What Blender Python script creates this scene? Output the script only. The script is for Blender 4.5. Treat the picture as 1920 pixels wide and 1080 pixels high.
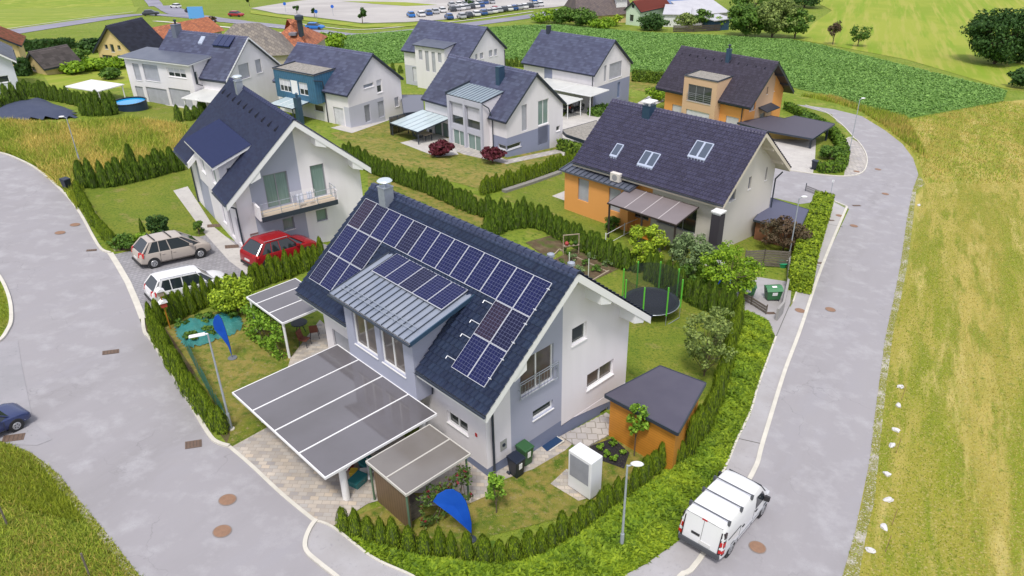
import bpy, bmesh, math, random
import numpy as np
from mathutils import Vector, Matrix
from mathutils.geometry import tessellate_polygon
random.seed(7); RNG=np.random.default_rng(7)
C=bpy.context.scene.collection
for o in list(bpy.data.objects): bpy.data.objects.remove(o)
# ---------------------------------------------------------------- camera, world, sun, exposure
CF,CP,CR,CH=1433.757,0.504267,0.021212,22.6041       # focal length in pixels of the 1920 wide photo, pitch, roll, height
def cam_rows():
    fw=np.array([0,math.cos(CP),-math.sin(CP)]); rt=np.array([1.,0,0]); dn=np.cross(fw,rt)
    c,s=math.cos(CR),math.sin(CR)
    return np.array([c*rt+s*dn,-s*rt+c*dn,fw])
CM=cam_rows()
cd=bpy.data.cameras.new('camera'); cam=bpy.data.objects.new('camera',cd); C.objects.link(cam)
cd.sensor_width=36; cd.lens=CF/1920*36; cd.clip_end=3000; cd.clip_start=.1
m=Matrix.Identity(4)
for i in range(3):
    m[i][0]=CM[0][i]; m[i][1]=-CM[1][i]; m[i][2]=-CM[2][i]
m[2][3]=CH; cam.matrix_world=m
bpy.context.scene.camera=cam
W=bpy.data.worlds.new('World'); bpy.context.scene.world=W; W.use_nodes=True
SUN_EL,SUN_AZ=62,190       # degrees; azimuth clockwise from +Y (direction the sun stands in)
nt=W.node_tree; bgn=nt.nodes['Background']
sky=nt.nodes.new('ShaderNodeTexSky'); sky.sky_type='NISHITA'; sky.sun_disc=False
sky.sun_elevation=math.radians(SUN_EL); sky.sun_rotation=math.radians(SUN_AZ); sky.air_density=1; sky.dust_density=4; sky.ozone_density=1
mx=nt.nodes.new('ShaderNodeMixRGB'); mx.inputs[0].default_value=.55; mx.inputs[2].default_value=(9.75,9.85,11.0,1)   # thin cloud veil over the sky
nt.links.new(sky.outputs[0],mx.inputs[1]); nt.links.new(mx.outputs[0],bgn.inputs[0]); bgn.inputs[1].default_value=.092
sl=bpy.data.lights.new('sun','SUN'); sl.energy=2.1; sl.angle=math.radians(11); sl.color=(1,.955,.89)
so=bpy.data.objects.new('sun',sl); C.objects.link(so)
a,e=math.radians(SUN_AZ),math.radians(SUN_EL)
so.rotation_euler=Vector((math.sin(a)*math.cos(e),math.cos(a)*math.cos(e),math.sin(e))).to_track_quat('Z','Y').to_euler()
vs=bpy.context.scene.view_settings; vs.view_transform='Standard'; vs.look='None'; vs.gamma=1; vs.exposure=0.43; vs.use_curve_mapping=False
# ---------------------------------------------------------------- terrain and photo geometry
TK=(1.06448555,-5.33732323,-5.87345738,1.83365603,-0.41071916)
def tz(x,y):
    x=np.clip(x,-150,150); y=np.clip(y,-30,420)
    return TK[0]+TK[1]*x/50+TK[2]*y/100+TK[3]*x*y/5000+TK[4]*(y/100)**2
def ray(px,py): return CM.T@np.array([(px-960)/CF,(py-540)/CF,1.])
def G(px,py,h=0.0):
    "ground point seen at a photo pixel (h = height above the ground)"
    r=ray(px,py); t=30.
    for _ in range(60):
        p=r*t; f=CH+p[2]-(tz(p[0],p[1])+h); e=.01; q=r*(t+e); g=(CH+q[2]-(tz(q[0],q[1])+h)-f)/e
        t-=f/g
        t=min(max(t,2),900)
    p=r*t; return np.array([p[0],p[1],CH+p[2]])
def GS(pts,h=0.): return [G(x,y,h) for x,y in pts]
def hgt(base,px,py):
    "height of a vertical thing on base whose top shows at pixel"
    r=ray(px,py); n=np.array([r[1],-r[0]]); n2=base[:2]
    t=(r[0]*n2[0]+r[1]*n2[1])/(r[0]**2+r[1]**2); return CH+r[2]*t-base[2]
def smooth(pts,n=6,closed=False):
    P=[np.array(p,float) for p in pts]; out=[]; m=len(P)
    rng=range(m if closed else m-1)
    for i in rng:
        if closed: a,b,c,d=P[(i-1)%m],P[i],P[(i+1)%m],P[(i+2)%m]
        else: a,b,c,d=P[max(i-1,0)],P[i],P[i+1],P[min(i+2,m-1)]
        for k in range(n):
            t=k/n; out.append(.5*((2*b)+(-a+c)*t+(2*a-5*b+4*c-d)*t*t+(-a+3*b-3*c+d)*t**3))
    if not closed: out.append(P[-1])
    return out
# ---------------------------------------------------------------- materials
MATS={}
def lk(nt,a,b): nt.links.new(a,b)
def mat(name,col,rough=.7,col2=None,scale=3.,amt=.5,bump=0,bscale=20.,metal=0,detail=4,rand=0,trans=0,spec=.5,coord='Object',stretch=None,distort=0,alpha=1):
    if name in MATS: return MATS[name]
    M=bpy.data.materials.new(name); M.use_nodes=True; n=M.node_tree.nodes; L=M.node_tree; b=n['Principled BSDF']
    b.inputs['Base Color'].default_value=(*col,1); b.inputs['Roughness'].default_value=rough; b.inputs['Metallic'].default_value=metal
    b.inputs['Specular IOR Level'].default_value=spec
    tc=n.new('ShaderNodeTexCoord'); src=tc.outputs[coord]
    if stretch:
        mp=n.new('ShaderNodeMapping'); mp.inputs['Scale'].default_value=stretch; lk(L,src,mp.inputs[0]); src=mp.outputs[0]
    cur=None
    if col2:
        t=n.new('ShaderNodeTexNoise'); t.inputs['Scale'].default_value=scale; t.inputs['Detail'].default_value=detail; t.inputs['Distortion'].default_value=distort; lk(L,src,t.inputs[0])
        r=n.new('ShaderNodeValToRGB'); r.color_ramp.elements[0].position=.5-amt*.5; r.color_ramp.elements[1].position=.5+amt*.5
        r.color_ramp.elements[0].color=(*col,1); r.color_ramp.elements[1].color=(*col2,1); lk(L,t.outputs[0],r.inputs[0]); cur=r.outputs[0]
    if rand:
        at=n.new('ShaderNodeAttribute'); at.attribute_name='lr'; 
        mr=n.new('ShaderNodeMapRange'); mr.inputs[3].default_value=1-rand; mr.inputs[4].default_value=1+rand; lk(L,at.outputs['Fac'],mr.inputs[0])
        hs=n.new('ShaderNodeHueSaturation'); lk(L,mr.outputs[0],hs.inputs['Value'])
        mr2=n.new('ShaderNodeMapRange'); mr2.inputs[3].default_value=.5+.03*rand; mr2.inputs[4].default_value=.5-.03*rand; lk(L,at.outputs['Fac'],mr2.inputs[0]); lk(L,mr2.outputs[0],hs.inputs['Hue'])
        if cur: lk(L,cur,hs.inputs['Color'])
        else: hs.inputs['Color'].default_value=(*col,1)
        cur=hs.outputs[0]
    if cur: lk(L,cur,b.inputs['Base Color'])
    if bump:
        t=n.new('ShaderNodeTexNoise'); t.inputs['Scale'].default_value=bscale; t.inputs['Detail'].default_value=4; lk(L,src,t.inputs[0])
        bu=n.new('ShaderNodeBump'); bu.inputs['Strength'].default_value=bump; bu.inputs['Distance'].default_value=.05; lk(L,t.outputs[0],bu.inputs['Height']); lk(L,bu.outputs[0],b.inputs['Normal'])
    if trans:
        tr=n.new('ShaderNodeBsdfTranslucent'); ms=n.new('ShaderNodeMixShader'); ms.inputs[0].default_value=trans
        if cur: lk(L,cur,tr.inputs[0])
        else: tr.inputs[0].default_value=(*col,1)
        lk(L,b.outputs[0],ms.inputs[1]); lk(L,tr.outputs[0],ms.inputs[2]); lk(L,ms.outputs[0],n['Material Output'].inputs[0])
    if alpha<1: b.inputs['Alpha'].default_value=alpha
    MATS[name]=M; return M
def s2l(*c):
    return tuple(((v/255)/12.92 if v/255<=.04045 else ((v/255+.055)/1.055)**2.4) for v in c)
def layered(name,base,layers,rough=.9,bump=.5,bscale=8,stretch=None,rot=0):
    "several noise layers: (colour, scale, threshold, softness, stretch(x,y), rot)"
    M=bpy.data.materials.new(name); M.use_nodes=True; n=M.node_tree.nodes; L=M.node_tree; b=n['Principled BSDF']; b.inputs['Roughness'].default_value=rough; b.inputs['Specular IOR Level'].default_value=.2
    tc=n.new('ShaderNodeTexCoord'); rgb=n.new('ShaderNodeRGB'); rgb.outputs[0].default_value=(*base,1); cur=rgb.outputs[0]
    for l in layers:
        col,sc,th,so=l[:4]; st=l[4] if len(l)>4 else (1,1); ro=l[5] if len(l)>5 else 0
        mp=n.new('ShaderNodeMapping'); mp.inputs['Rotation'].default_value=(0,0,ro); lk(L,tc.outputs['Object'],mp.inputs[0])
        mp2=n.new('ShaderNodeMapping'); mp2.inputs['Scale'].default_value=(st[0],st[1],1); lk(L,mp.outputs[0],mp2.inputs[0])
        t=n.new('ShaderNodeTexNoise'); t.inputs['Scale'].default_value=sc; t.inputs['Detail'].default_value=5; t.inputs['Roughness'].default_value=.62; lk(L,mp2.outputs[0],t.inputs[0])
        mr=n.new('ShaderNodeMapRange'); mr.inputs[1].default_value=th-so; mr.inputs[2].default_value=th+so; lk(L,t.outputs[0],mr.inputs[0])
        mixn=n.new('ShaderNodeMixRGB'); lk(L,mr.outputs[0],mixn.inputs[0]); lk(L,cur,mixn.inputs[1]); mixn.inputs[2].default_value=(*col,1); cur=mixn.outputs[0]
    lk(L,cur,b.inputs['Base Color'])
    t=n.new('ShaderNodeTexNoise'); t.inputs['Scale'].default_value=bscale; t.inputs['Detail'].default_value=6; lk(L,tc.outputs['Object'],t.inputs[0])
    bu=n.new('ShaderNodeBump'); bu.inputs['Strength'].default_value=bump; bu.inputs['Distance'].default_value=.08; lk(L,t.outputs[0],bu.inputs['Height']); lk(L,bu.outputs[0],b.inputs['Normal'])
    MATS[name]=M; return M
def blocks(name,cols,bw,bh,mortar=(.2,.19,.18),rot=0,ms=.02,rough=.85,metal=0,bump=.3,coord='Object',offset=.5,swap=False):
    "paving stones, tiles, boards: the brick texture"
    M=bpy.data.materials.new(name); M.use_nodes=True; n=M.node_tree.nodes; L=M.node_tree; b=n['Principled BSDF']; b.inputs['Roughness'].default_value=rough; b.inputs['Metallic'].default_value=metal
    tc=n.new('ShaderNodeTexCoord'); mp=n.new('ShaderNodeMapping'); mp.inputs['Rotation'].default_value=(0,0,rot); lk(L,tc.outputs[coord],mp.inputs[0]); src=mp.outputs[0]
    if swap:
        sx=n.new('ShaderNodeSeparateXYZ'); cx=n.new('ShaderNodeCombineXYZ'); lk(L,src,sx.inputs[0])
        for i,k in enumerate(swap): lk(L,sx.outputs[k],cx.inputs[i])
        src=cx.outputs[0]
    br=n.new('ShaderNodeTexBrick'); br.offset=offset; br.inputs['Scale'].default_value=1; br.inputs['Brick Width'].default_value=bw; br.inputs['Row Height'].default_value=bh; br.inputs['Mortar Size'].default_value=ms; br.inputs['Mortar Smooth'].default_value=.3
    br.inputs['Color1'].default_value=(0,0,0,1); br.inputs['Color2'].default_value=(1,1,1,1); br.inputs['Mortar'].default_value=(.5,.5,.5,1); lk(L,src,br.inputs[0])
    r=n.new('ShaderNodeValToRGB'); cr=r.color_ramp; cr.elements[0].color=(*cols[0],1); cr.elements[1].color=(*cols[-1],1)
    for i,cc in enumerate(cols[1:-1]): e=cr.elements.new((i+1)/(len(cols)-1)); e.color=(*cc,1)
    lk(L,br.outputs['Color'],r.inputs[0])
    t=n.new('ShaderNodeTexNoise'); t.inputs['Scale'].default_value=1.3; t.inputs['Detail'].default_value=6; lk(L,tc.outputs['Object'],t.inputs[0])
    mr=n.new('ShaderNodeMapRange'); mr.inputs[3].default_value=.72; mr.inputs[4].default_value=1.25; lk(L,t.outputs[0],mr.inputs[0])
    hs=n.new('ShaderNodeHueSaturation'); lk(L,r.outputs[0],hs.inputs['Color']); lk(L,mr.outputs[0],hs.inputs['Value'])
    mi=n.new('ShaderNodeMixRGB'); lk(L,br.outputs['Fac'],mi.inputs[0]); lk(L,hs.outputs[0],mi.inputs[1]); mi.inputs[2].default_value=(*mortar,1); lk(L,mi.outputs[0],b.inputs['Base Color'])
    if bump:
        inv=n.new('ShaderNodeMath'); inv.operation='SUBTRACT'; inv.inputs[0].default_value=1; lk(L,br.outputs['Fac'],inv.inputs[1])
        bu=n.new('ShaderNodeBump'); bu.inputs['Strength'].default_value=bump; bu.inputs['Distance'].default_value=.01; lk(L,inv.outputs[0],bu.inputs['Height']); lk(L,bu.outputs[0],b.inputs['Normal'])
    MATS[name]=M; return M
# ---------------------------------------------------------------- objects
def tag(o,label=None,cat=None,group=None,kind=None):
    if label: o['label']=label
    if cat: o['category']=cat
    if group: o['group']=group
    if kind: o['kind']=kind
    return o
def thing(name,label,cat,loc=(0,0,0),rz=0,group=None,scale=1):
    o=bpy.data.objects.new(name,None); C.objects.link(o); o.location=loc; o.rotation_euler=(0,0,rz); o.scale=(scale,)*3; o.empty_display_size=.2
    return tag(o,label,cat,group)
def copy_thing(o,parent=None,linkd=True):
    c=o.copy(); C.objects.link(c); c.parent=parent
    for ch in CH_OF.get(o.name,[]): copy_thing(ch,c)
    return c
CH_OF={}
class MB:
    def __init__(s): s.v=[]; s.f=[]; s.mi=[]; s.T=None; s.cur=0
    def add(s,vs,fs,mi=None):
        b=len(s.v)
        for p in vs:
            p=Vector(p)
            if s.T is not None: p=s.T@p
            s.v.append(tuple(p))
        for f in fs: s.f.append([i+b for i in f]); s.mi.append(s.cur if mi is None else mi)
        return s
    def box(s,x0,x1,y0,y1,z0,z1,mi=None):
        v=[(x0,y0,z0),(x1,y0,z0),(x1,y1,z0),(x0,y1,z0),(x0,y0,z1),(x1,y0,z1),(x1,y1,z1),(x0,y1,z1)]
        return s.add(v,[(3,2,1,0),(4,5,6,7),(0,1,5,4),(1,2,6,5),(2,3,7,6),(3,0,4,7)],mi)
    def hexa(s,a,b,mi=None):
        "bottom quad a, top quad b"
        return s.add(list(a)+list(b),[(3,2,1,0),(4,5,6,7),(0,1,5,4),(1,2,6,5),(2,3,7,6),(3,0,4,7)],mi)
    def prism(s,poly,d,mi=None):
        "polygon (3D points) pushed by vector d"
        n=len(poly); d=Vector(d); a=[Vector(p) for p in poly]; b=[p+d for p in a]
        return s.add(a+b,[tuple(range(n))[::-1],tuple(range(n,2*n))]+[(i,(i+1)%n,n+(i+1)%n,n+i) for i in range(n)],mi)
    def tube(s,p,q,r,r2=None,n=8,cap=True,mi=None):
        p=Vector(p); q=Vector(q); d=(q-p).normalized(); u=d.orthogonal().normalized(); w=d.cross(u); r2=r if r2 is None else r2
        v=[p+(u*math.cos(2*math.pi*i/n)+w*math.sin(2*math.pi*i/n))*r for i in range(n)]+[q+(u*math.cos(2*math.pi*i/n)+w*math.sin(2*math.pi*i/n))*r2 for i in range(n)]
        f=[(i,(i+1)%n,n+(i+1)%n,n+i) for i in range(n)]
        if cap: f+=[tuple(range(n))[::-1],tuple(range(n,2*n))]
        return s.add(v,f,mi)
    def path(s,pts,r,n=6,mi=None):
        for a,b in zip(pts[:-1],pts[1:]): s.tube(a,b,r if not isinstance(r,(list,tuple)) else r[0],None,n,True,mi)
        return s
    def lathe(s,prof,c=(0,0,0),n=16,mi=None,sx=1,sy=1,cap=True):
        v=[];f=[]
        for r,z in prof:
            for i in range(n): v.append((c[0]+r*sx*math.cos(2*math.pi*i/n),c[1]+r*sy*math.sin(2*math.pi*i/n),c[2]+z))
        m=len(prof)
        for k in range(m-1):
            for i in range(n): f.append((k*n+i,k*n+(i+1)%n,(k+1)*n+(i+1)%n,(k+1)*n+i))
        if cap: f.append(tuple(range(n))[::-1]); f.append(tuple(range((m-1)*n,m*n)))
        return s.add(v,f,mi)
    def build(s,name,mats,parent=None,smooth=False,bevel=0,loc=None):
        me=bpy.data.meshes.new(name); me.from_pydata(s.v,[],s.f)
        mats=mats if isinstance(mats,(list,tuple)) else [mats]
        for m_ in mats: me.materials.append(m_)
        me.polygons.foreach_set('material_index',s.mi)
        if smooth is True: me.polygons.foreach_set('use_smooth',[True]*len(s.f))
        me.update(); o=bpy.data.objects.new(name,me); C.objects.link(o)
        if parent is not None: o.parent=parent; CH_OF.setdefault(parent.name,[]).append(o)
        if loc is not None: o.location=loc
        if bevel:
            md=o.modifiers.new('bevel','BEVEL'); md.width=bevel; md.segments=2; md.limit_method='ANGLE'; md.angle_limit=math.radians(40)
        if smooth=='auto':
            me.polygons.foreach_set('use_smooth',[True]*len(s.f)); md=o.modifiers.new('split','EDGE_SPLIT'); md.split_angle=math.radians(38)
        return o
def npmesh(name,V,F,mat_,lr=None,parent=None,mi=None,smooth=False):
    "fast mesh from arrays; F (n,4) or (n,3)"
    me=bpy.data.meshes.new(name); V=np.asarray(V,np.float32); F=np.asarray(F,np.int32); k=F.shape[1]
    me.vertices.add(len(V)); me.vertices.foreach_set('co',V.ravel()); me.loops.add(F.size); me.loops.foreach_set('vertex_index',F.ravel())
    me.polygons.add(len(F)); me.polygons.foreach_set('loop_start',np.arange(0,F.size,k,dtype=np.int32)); me.polygons.foreach_set('loop_total',np.full(len(F),k,np.int32))
    for m_ in (mat_ if isinstance(mat_,(list,tuple)) else [mat_]): me.materials.append(m_)
    if mi is not None: me.polygons.foreach_set('material_index',np.asarray(mi,np.int32))
    if smooth: me.polygons.foreach_set('use_smooth',[True]*len(F))
    me.update(calc_edges=True)
    if lr is not None:
        at=me.attributes.new('lr','FLOAT','FACE'); at.data.foreach_set('value',np.asarray(lr,np.float32))
    o=bpy.data.objects.new(name,me); C.objects.link(o)
    if parent is not None: o.parent=parent; CH_OF.setdefault(parent.name,[]).append(o)
    return o
def leaf_quads(P,N,size,aspect=1.6,jit=.6,up=None):
    "quads at points P with rough facing N; returns V,F. up = long axis direction array"
    n=len(P); N=N+RNG.normal(0,jit,(n,3)); N/=np.linalg.norm(N,axis=1)[:,None]+1e-9
    A=RNG.normal(0,1,(n,3)) if up is None else up+RNG.normal(0,.35,(n,3))
    A-=N*(A*N).sum(1)[:,None]; A/=np.linalg.norm(A,axis=1)[:,None]+1e-9; B=np.cross(N,A)
    s=(size*RNG.uniform(.6,1.35,n))[:,None] if np.ndim(size)==0 else np.asarray(size)[:,None]
    a=A*s*aspect*.5; b=B*s*.5
    V=np.stack([P-a,P+b*.9-a*.1,P+a,P-b*.9-a*.1],1).reshape(-1,3); F=np.arange(4*n).reshape(n,4)
    return V,F
def clip_poly(poly,ax,val,keep_gt):
    out=[]
    for i in range(len(poly)):
        a,b=poly[i],poly[(i+1)%len(poly)]; da=(a[ax]-val)*(1 if keep_gt else -1); db=(b[ax]-val)*(1 if keep_gt else -1)
        if da>=0: out.append(a)
        if (da>0 and db<0) or (da<0 and db>0):
            t=da/(da-db); out.append(tuple(a[k]+(b[k]-a[k])*t for k in range(len(a))))
    return out
def tri2(poly): 
    pv=[Vector((p[0],p[1],0)) for p in poly]; return [[poly[i] for i in t] for t in tessellate_polygon([pv])]
def sheet(name,poly,mat_,off=.012,kind='structure',cell=4.,thick=0):
    "ground sheet draped on the terrain; poly = world xy points"
    V=[];F=[]
    poly=[(float(p[0]),float(p[1])) for p in poly]
    for t in tri2(poly):
        x0=min(p[0] for p in t);x1=max(p[0] for p in t);y0=min(p[1] for p in t);y1=max(p[1] for p in t)
        cl=cell if y1<200 else cell*2
        for i in range(math.floor(x0/cl),math.ceil(x1/cl)):
            q=clip_poly(clip_poly(t,0,i*cl,True),0,(i+1)*cl,False)
            if len(q)<3: continue
            for j in range(math.floor(y0/cl),math.ceil(y1/cl)):
                r=clip_poly(clip_poly(q,1,j*cl,True),1,(j+1)*cl,False)
                if len(r)<3: continue
                b=len(V); ar=sum(r[k][0]*r[(k+1)%len(r)][1]-r[(k+1)%len(r)][0]*r[k][1] for k in range(len(r)))
                if abs(ar)<1e-6: continue
                if ar<0: r=r[::-1]
                for p in r: V.append((p[0],p[1],float(tz(p[0],p[1]))+off+max(0,p[1]-110)*.0004))
                F.append(list(range(b,b+len(r))))
    me=bpy.data.meshes.new(name); me.from_pydata(V,[],F); me.materials.append(mat_)
    o=bpy.data.objects.new(name,me); C.objects.link(o)
    if kind: o['kind']=kind
    return o
def strip(pts,w,h,off=0.,mb=None,side=0):
    "kerb / line: box section along world xy points, following the ground"
    mb=mb or MB(); P=[np.array(p[:2],float) for p in pts]; ring=[]
    for i,p in enumerate(P):
        a=P[max(i-1,0)]; b=P[min(i+1,len(P)-1)]; d=(b-a)/ (np.linalg.norm(b-a)+1e-9); n=np.array([-d[1],d[0]])
        l=p+n*w*(.5+side*.5); r=p-n*w*(.5-side*.5); zl=float(tz(*l))+off; zr=float(tz(*r))+off
        ring+= [(l[0],l[1],zl-.05),(l[0],l[1],zl+h),(r[0],r[1],zr+h),(r[0],r[1],zr-.05)]
    f=[]
    for i in range(len(P)-1):
        k=4*i
        for j in range(4): f.append((k+j,k+(j+1)%4,k+4+(j+1)%4,k+4+j))
    f+= [(0,1,2,3),tuple(4*(len(P)-1)+j for j in (3,2,1,0))]
    mb.add(ring,f); return mb
# ---------------------------------------------------------------- shared materials
white=mat('white_render',(.79,.765,.80),.85,(.715,.69,.72),1.1,.75,.15,60,stretch=(1.6,1.6,.22))
cream=mat('cream_render',(.66,.62,.57),.85,(.6,.57,.53),.4,.6,.15,60)
lav=mat('lavender_render',(.375,.392,.49),.85,(.345,.362,.46),.4,.6,.15,60)
lav2=mat('grey_blue_render',(.27,.295,.42),.85,(.245,.27,.385),.4,.6,.15,60)
pale=mat('pale_grey_render',(.50,.51,.58),.85,(.46,.47,.54),.4,.6,.12,60)
plinthm=mat('plinth_render',(.19,.22,.33),.9,(.16,.19,.29),.6,.6,.2,40)
orange=mat('orange_render',(.78,.36,.105),.85,(.73,.33,.09),.4,.6,.12,60)
peach=mat('peach_render',(.62,.42,.27),.85,(.58,.39,.25),.4,.6,.12,60)
yellowr=mat('yellow_render',(.66,.52,.25),.85,(.6,.47,.23),.5,.6,.1,60)
greenr=mat('pale_green_render',(.55,.68,.52),.85)
glassd=mat('window_glass',(.035,.045,.045),.06,spec=.8)
glassg=mat('window_glass_green_curtain',(.14,.22,.20),.1,(.22,.30,.28),2.5,.5,spec=.7,stretch=(6,6,.3))
glassb=mat('window_glass_brown',(.09,.08,.075),.08,(.15,.125,.11),1.5,.4,spec=.8)
framew=mat('white_frame',(.78,.78,.79),.4)
frameg=mat('grey_frame',(.25,.26,.29),.45)
anth=mat('anthracite_metal',(.030,.040,.060),.4,spec=.5)
bluemetal=mat('dark_blue_metal',(.035,.075,.13),.4,(.05,.10,.165),1.,.5,metal=.3)
steel=mat('galvanised_steel',(.42,.46,.52),.42,(.34,.38,.45),6,.6,metal=.5)
postm=mat('grey_post',(.36,.39,.43),.5,(.3,.33,.37),8,.5)
shutter=mat('roller_shutter',(.36,.37,.42),.6,stretch=(.01,.01,1))
def slats(name,c1,c2,pitch,axis=2,rough=.6,metal=0):
    M=bpy.data.materials.new(name); M.use_nodes=True; n=M.node_tree.nodes; L=M.node_tree; b=n['Principled BSDF']; b.inputs['Roughness'].default_value=rough; b.inputs['Metallic'].default_value=metal
    tc=n.new('ShaderNodeTexCoord'); sx=n.new('ShaderNodeSeparateXYZ'); lk(L,tc.outputs['Object'],sx.inputs[0])
    d=n.new('ShaderNodeMath'); d.operation='DIVIDE'; d.inputs[1].default_value=pitch; lk(L,sx.outputs[axis],d.inputs[0])
    fr=n.new('ShaderNodeMath'); fr.operation='FRACT'; lk(L,d.outputs[0],fr.inputs[0])
    r=n.new('ShaderNodeValToRGB'); r.color_ramp.elements[0].color=(*c2,1); r.color_ramp.elements[1].color=(*c1,1); r.color_ramp.elements[0].position=.0; r.color_ramp.elements[1].position=.16
    lk(L,fr.outputs[0],r.inputs[0])
    t=n.new('ShaderNodeTexNoise'); t.inputs['Scale'].default_value=2; t.inputs['Detail'].default_value=5; lk(L,tc.outputs['Object'],t.inputs[0])
    mr=n.new('ShaderNodeMapRange'); mr.inputs[3].default_value=.78; mr.inputs[4].default_value=1.2; lk(L,t.outputs[0],mr.inputs[0])
    hs=n.new('ShaderNodeHueSaturation'); lk(L,r.outputs[0],hs.inputs['Color']); lk(L,mr.outputs[0],hs.inputs['Value']); lk(L,hs.outputs[0],b.inputs['Base Color'])
    bu=n.new('ShaderNodeBump'); bu.inputs['Strength'].default_value=.4; bu.inputs['Distance'].default_value=.01; lk(L,r.outputs[0],bu.inputs['Height']); lk(L,bu.outputs[0],b.inputs['Normal'])
    MATS[name]=M; return M
shut=slats('shutter_slats',(.40,.41,.46),(.26,.27,.31),.06)
shutw=slats('white_blind_slats',(.62,.62,.68),(.45,.45,.5),.08)
wood_orange=slats('orange_boards',(.50,.20,.022),(.26,.09,.012),.14)
wood_dark=slats('weathered_boards',(.15,.10,.06),(.03,.022,.015),.16,1)
wood_pale=mat('pale_timber',(.42,.35,.26),.8,(.28,.22,.16),4,.6,.2,30,stretch=(1,1,6))
wood_grey=mat('grey_weathered_timber',(.22,.19,.16),.9,(.10,.085,.07),3,.5,.4,20,stretch=(1,1,8))
blueclad=slats('blue_cladding_x',(.045,.14,.24),(.012,.04,.08),.34,0,.45)
blueclady=slats('blue_cladding_y',(.045,.14,.24),(.012,.04,.08),.34,1,.45)
def tilem(name,c,rand=.22,rough=.5):
    M=mat(name,c,rough,tuple(v*.86 for v in c),1.2,.8,.2,25,rand=rand,detail=5); return M
tile_navy=tilem('navy_roof_tiles',(.032,.046,.100),.15,.36)
tile_ind=tilem('indigo_shingles',(.034,.046,.112),.14,.8)
tile_plain=mat('indigo_plain_shingles',(.027,.036,.092),.95,(.024,.032,.08),3,.6,.2,25,spec=.15)
tile_slate=tilem('slate_grey_tiles',(.118,.130,.222),.22,.42)
tile_pur=tilem('purple_grey_tiles',(.074,.070,.130),.2,.42)
tile_brown=tilem('brown_grey_tiles',(.075,.065,.10),.2,.6)
tile_red=tilem('terracotta_tiles',(.40,.13,.055),.3,.8)
tile_old=tilem('weathered_grey_tiles',(.17,.15,.13),.3,.9)
tile_mid=tilem('brown_old_tiles',(.12,.10,.10),.25,.85)
zincm=mat('zinc_sheet',(.22,.26,.34),.36,(.34,.37,.43),1.4,.7,.1,30,metal=.35,detail=6,stretch=(1,.5,1))
zincg=mat('green_grey_zinc',(.26,.33,.38),.4,(.33,.40,.44),1.2,.6,.1,30,metal=.3)
zincd=mat('dark_zinc',(.10,.115,.16),.42,(.15,.165,.21),1.2,.6,.1,30,metal=.3)
gravel=layered('roof_gravel',(.30,.28,.25),[((.2,.19,.17),3,.5,.1),((.38,.36,.33),14,.55,.06)],bscale=40)
whitesheet=mat('milky_roof_sheet',(.62,.63,.60),.3,(.52,.53,.51),1.,.6)
glassroof=mat('glass_canopy',(.42,.52,.55),.15,(.5,.58,.6),1.,.6,spec=.6)
# ---------------------------------------------------------------- house kit
class Hs:
    "local frame: X across the gable, Y back along the ridge, Z up; gable at Y=0 facing -Y, front at X=0 facing -X"
    def __init__(s,name,label,cat,x,y,zb,ang,W_,D,ve,og,sl,ez,group=None,ridge=None):
        s.o=np.array([x,y,zb]); s.ang=ang; s.W=W_; s.D=D; s.ve=ve; s.og=og; s.s=sl; s.ez=ez; s.R=ridge or W_/2
        s.hr=ez+sl*(s.R+ve); s.e=thing(name,label,cat,(x,y,zb),ang,group)
    def loc(s,P):
        d=np.asarray(P,float)-s.o; c,n=math.cos(s.ang),math.sin(s.ang); return np.array([d[0]*c+d[1]*n,-d[0]*n+d[1]*c,d[2]])
    def rl(s,px,py):
        r=ray(px,py); c,n=math.cos(s.ang),math.sin(s.ang); return s.loc((0,0,CH)),np.array([r[0]*c+r[1]*n,-r[0]*n+r[1]*c,r[2]])
    def pl(s,px,py,ax,val):
        c0,r=s.rl(px,py); return c0+r*(val-c0[ax])/r[ax]
    def rf(s,px,py,off=0):
        c0,r=s.rl(px,py); t=(s.ez+s.s*(c0[0]+s.ve)+off-c0[2])/(r[2]-s.s*r[0]); return c0+r*t
    def rect(s,face,p,q,val=0.):
        "opening from two diagonal photo corners on a face: g (Y=val) or f (X=val) -> (s0,s1,z0,z1)"
        ax=1 if face=='g' else 0; k=1-ax; a=s.pl(*p,ax,val); b=s.pl(*q,ax,val)
        return (min(a[k],b[k]),max(a[k],b[k]),min(a[2],b[2]),max(a[2],b[2]))
    def roofz(s,x): return s.ez+s.s*(x+s.ve) if x<s.R else s.hr-s.s*(x-s.R)
def fr(face,val=0.):
    if face=='g': return lambda a,z,d:(a,val-d,z)
    if face=='f': return lambda a,z,d:(val-d,a,z)
    if face=='b': return lambda a,z,d:(a,val+d,z)      # faces +Y
    if face=='r': return lambda a,z,d:(val+d,a,z)      # faces +X
def wall_face(mb,face,val,outer,holes=(),mi=0,depth=.14,mir=None):
    P=fr(face,val); loops=[[Vector((a,z,0)) for a,z in outer]]
    for h in holes: loops.append([Vector((h[0],h[2],0)),Vector((h[1],h[2],0)),Vector((h[1],h[3],0)),Vector((h[0],h[3],0))])
    flat=[p for l in loops for p in l]
    fs=tessellate_polygon(loops)
    mb.add([P(p.x,p.y,0) for p in flat],[tuple(f) for f in fs],mi)
    for h in holes:
        c=[(h[0],h[2]),(h[1],h[2]),(h[1],h[3]),(h[0],h[3])]
        for i in range(4):
            a,b=c[i],c[(i+1)%4]; mb.add([P(*a,0),P(*b,0),P(*b,-depth),P(*a,-depth)],[(0,1,2,3)],mir if mir is not None else mi)
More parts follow.
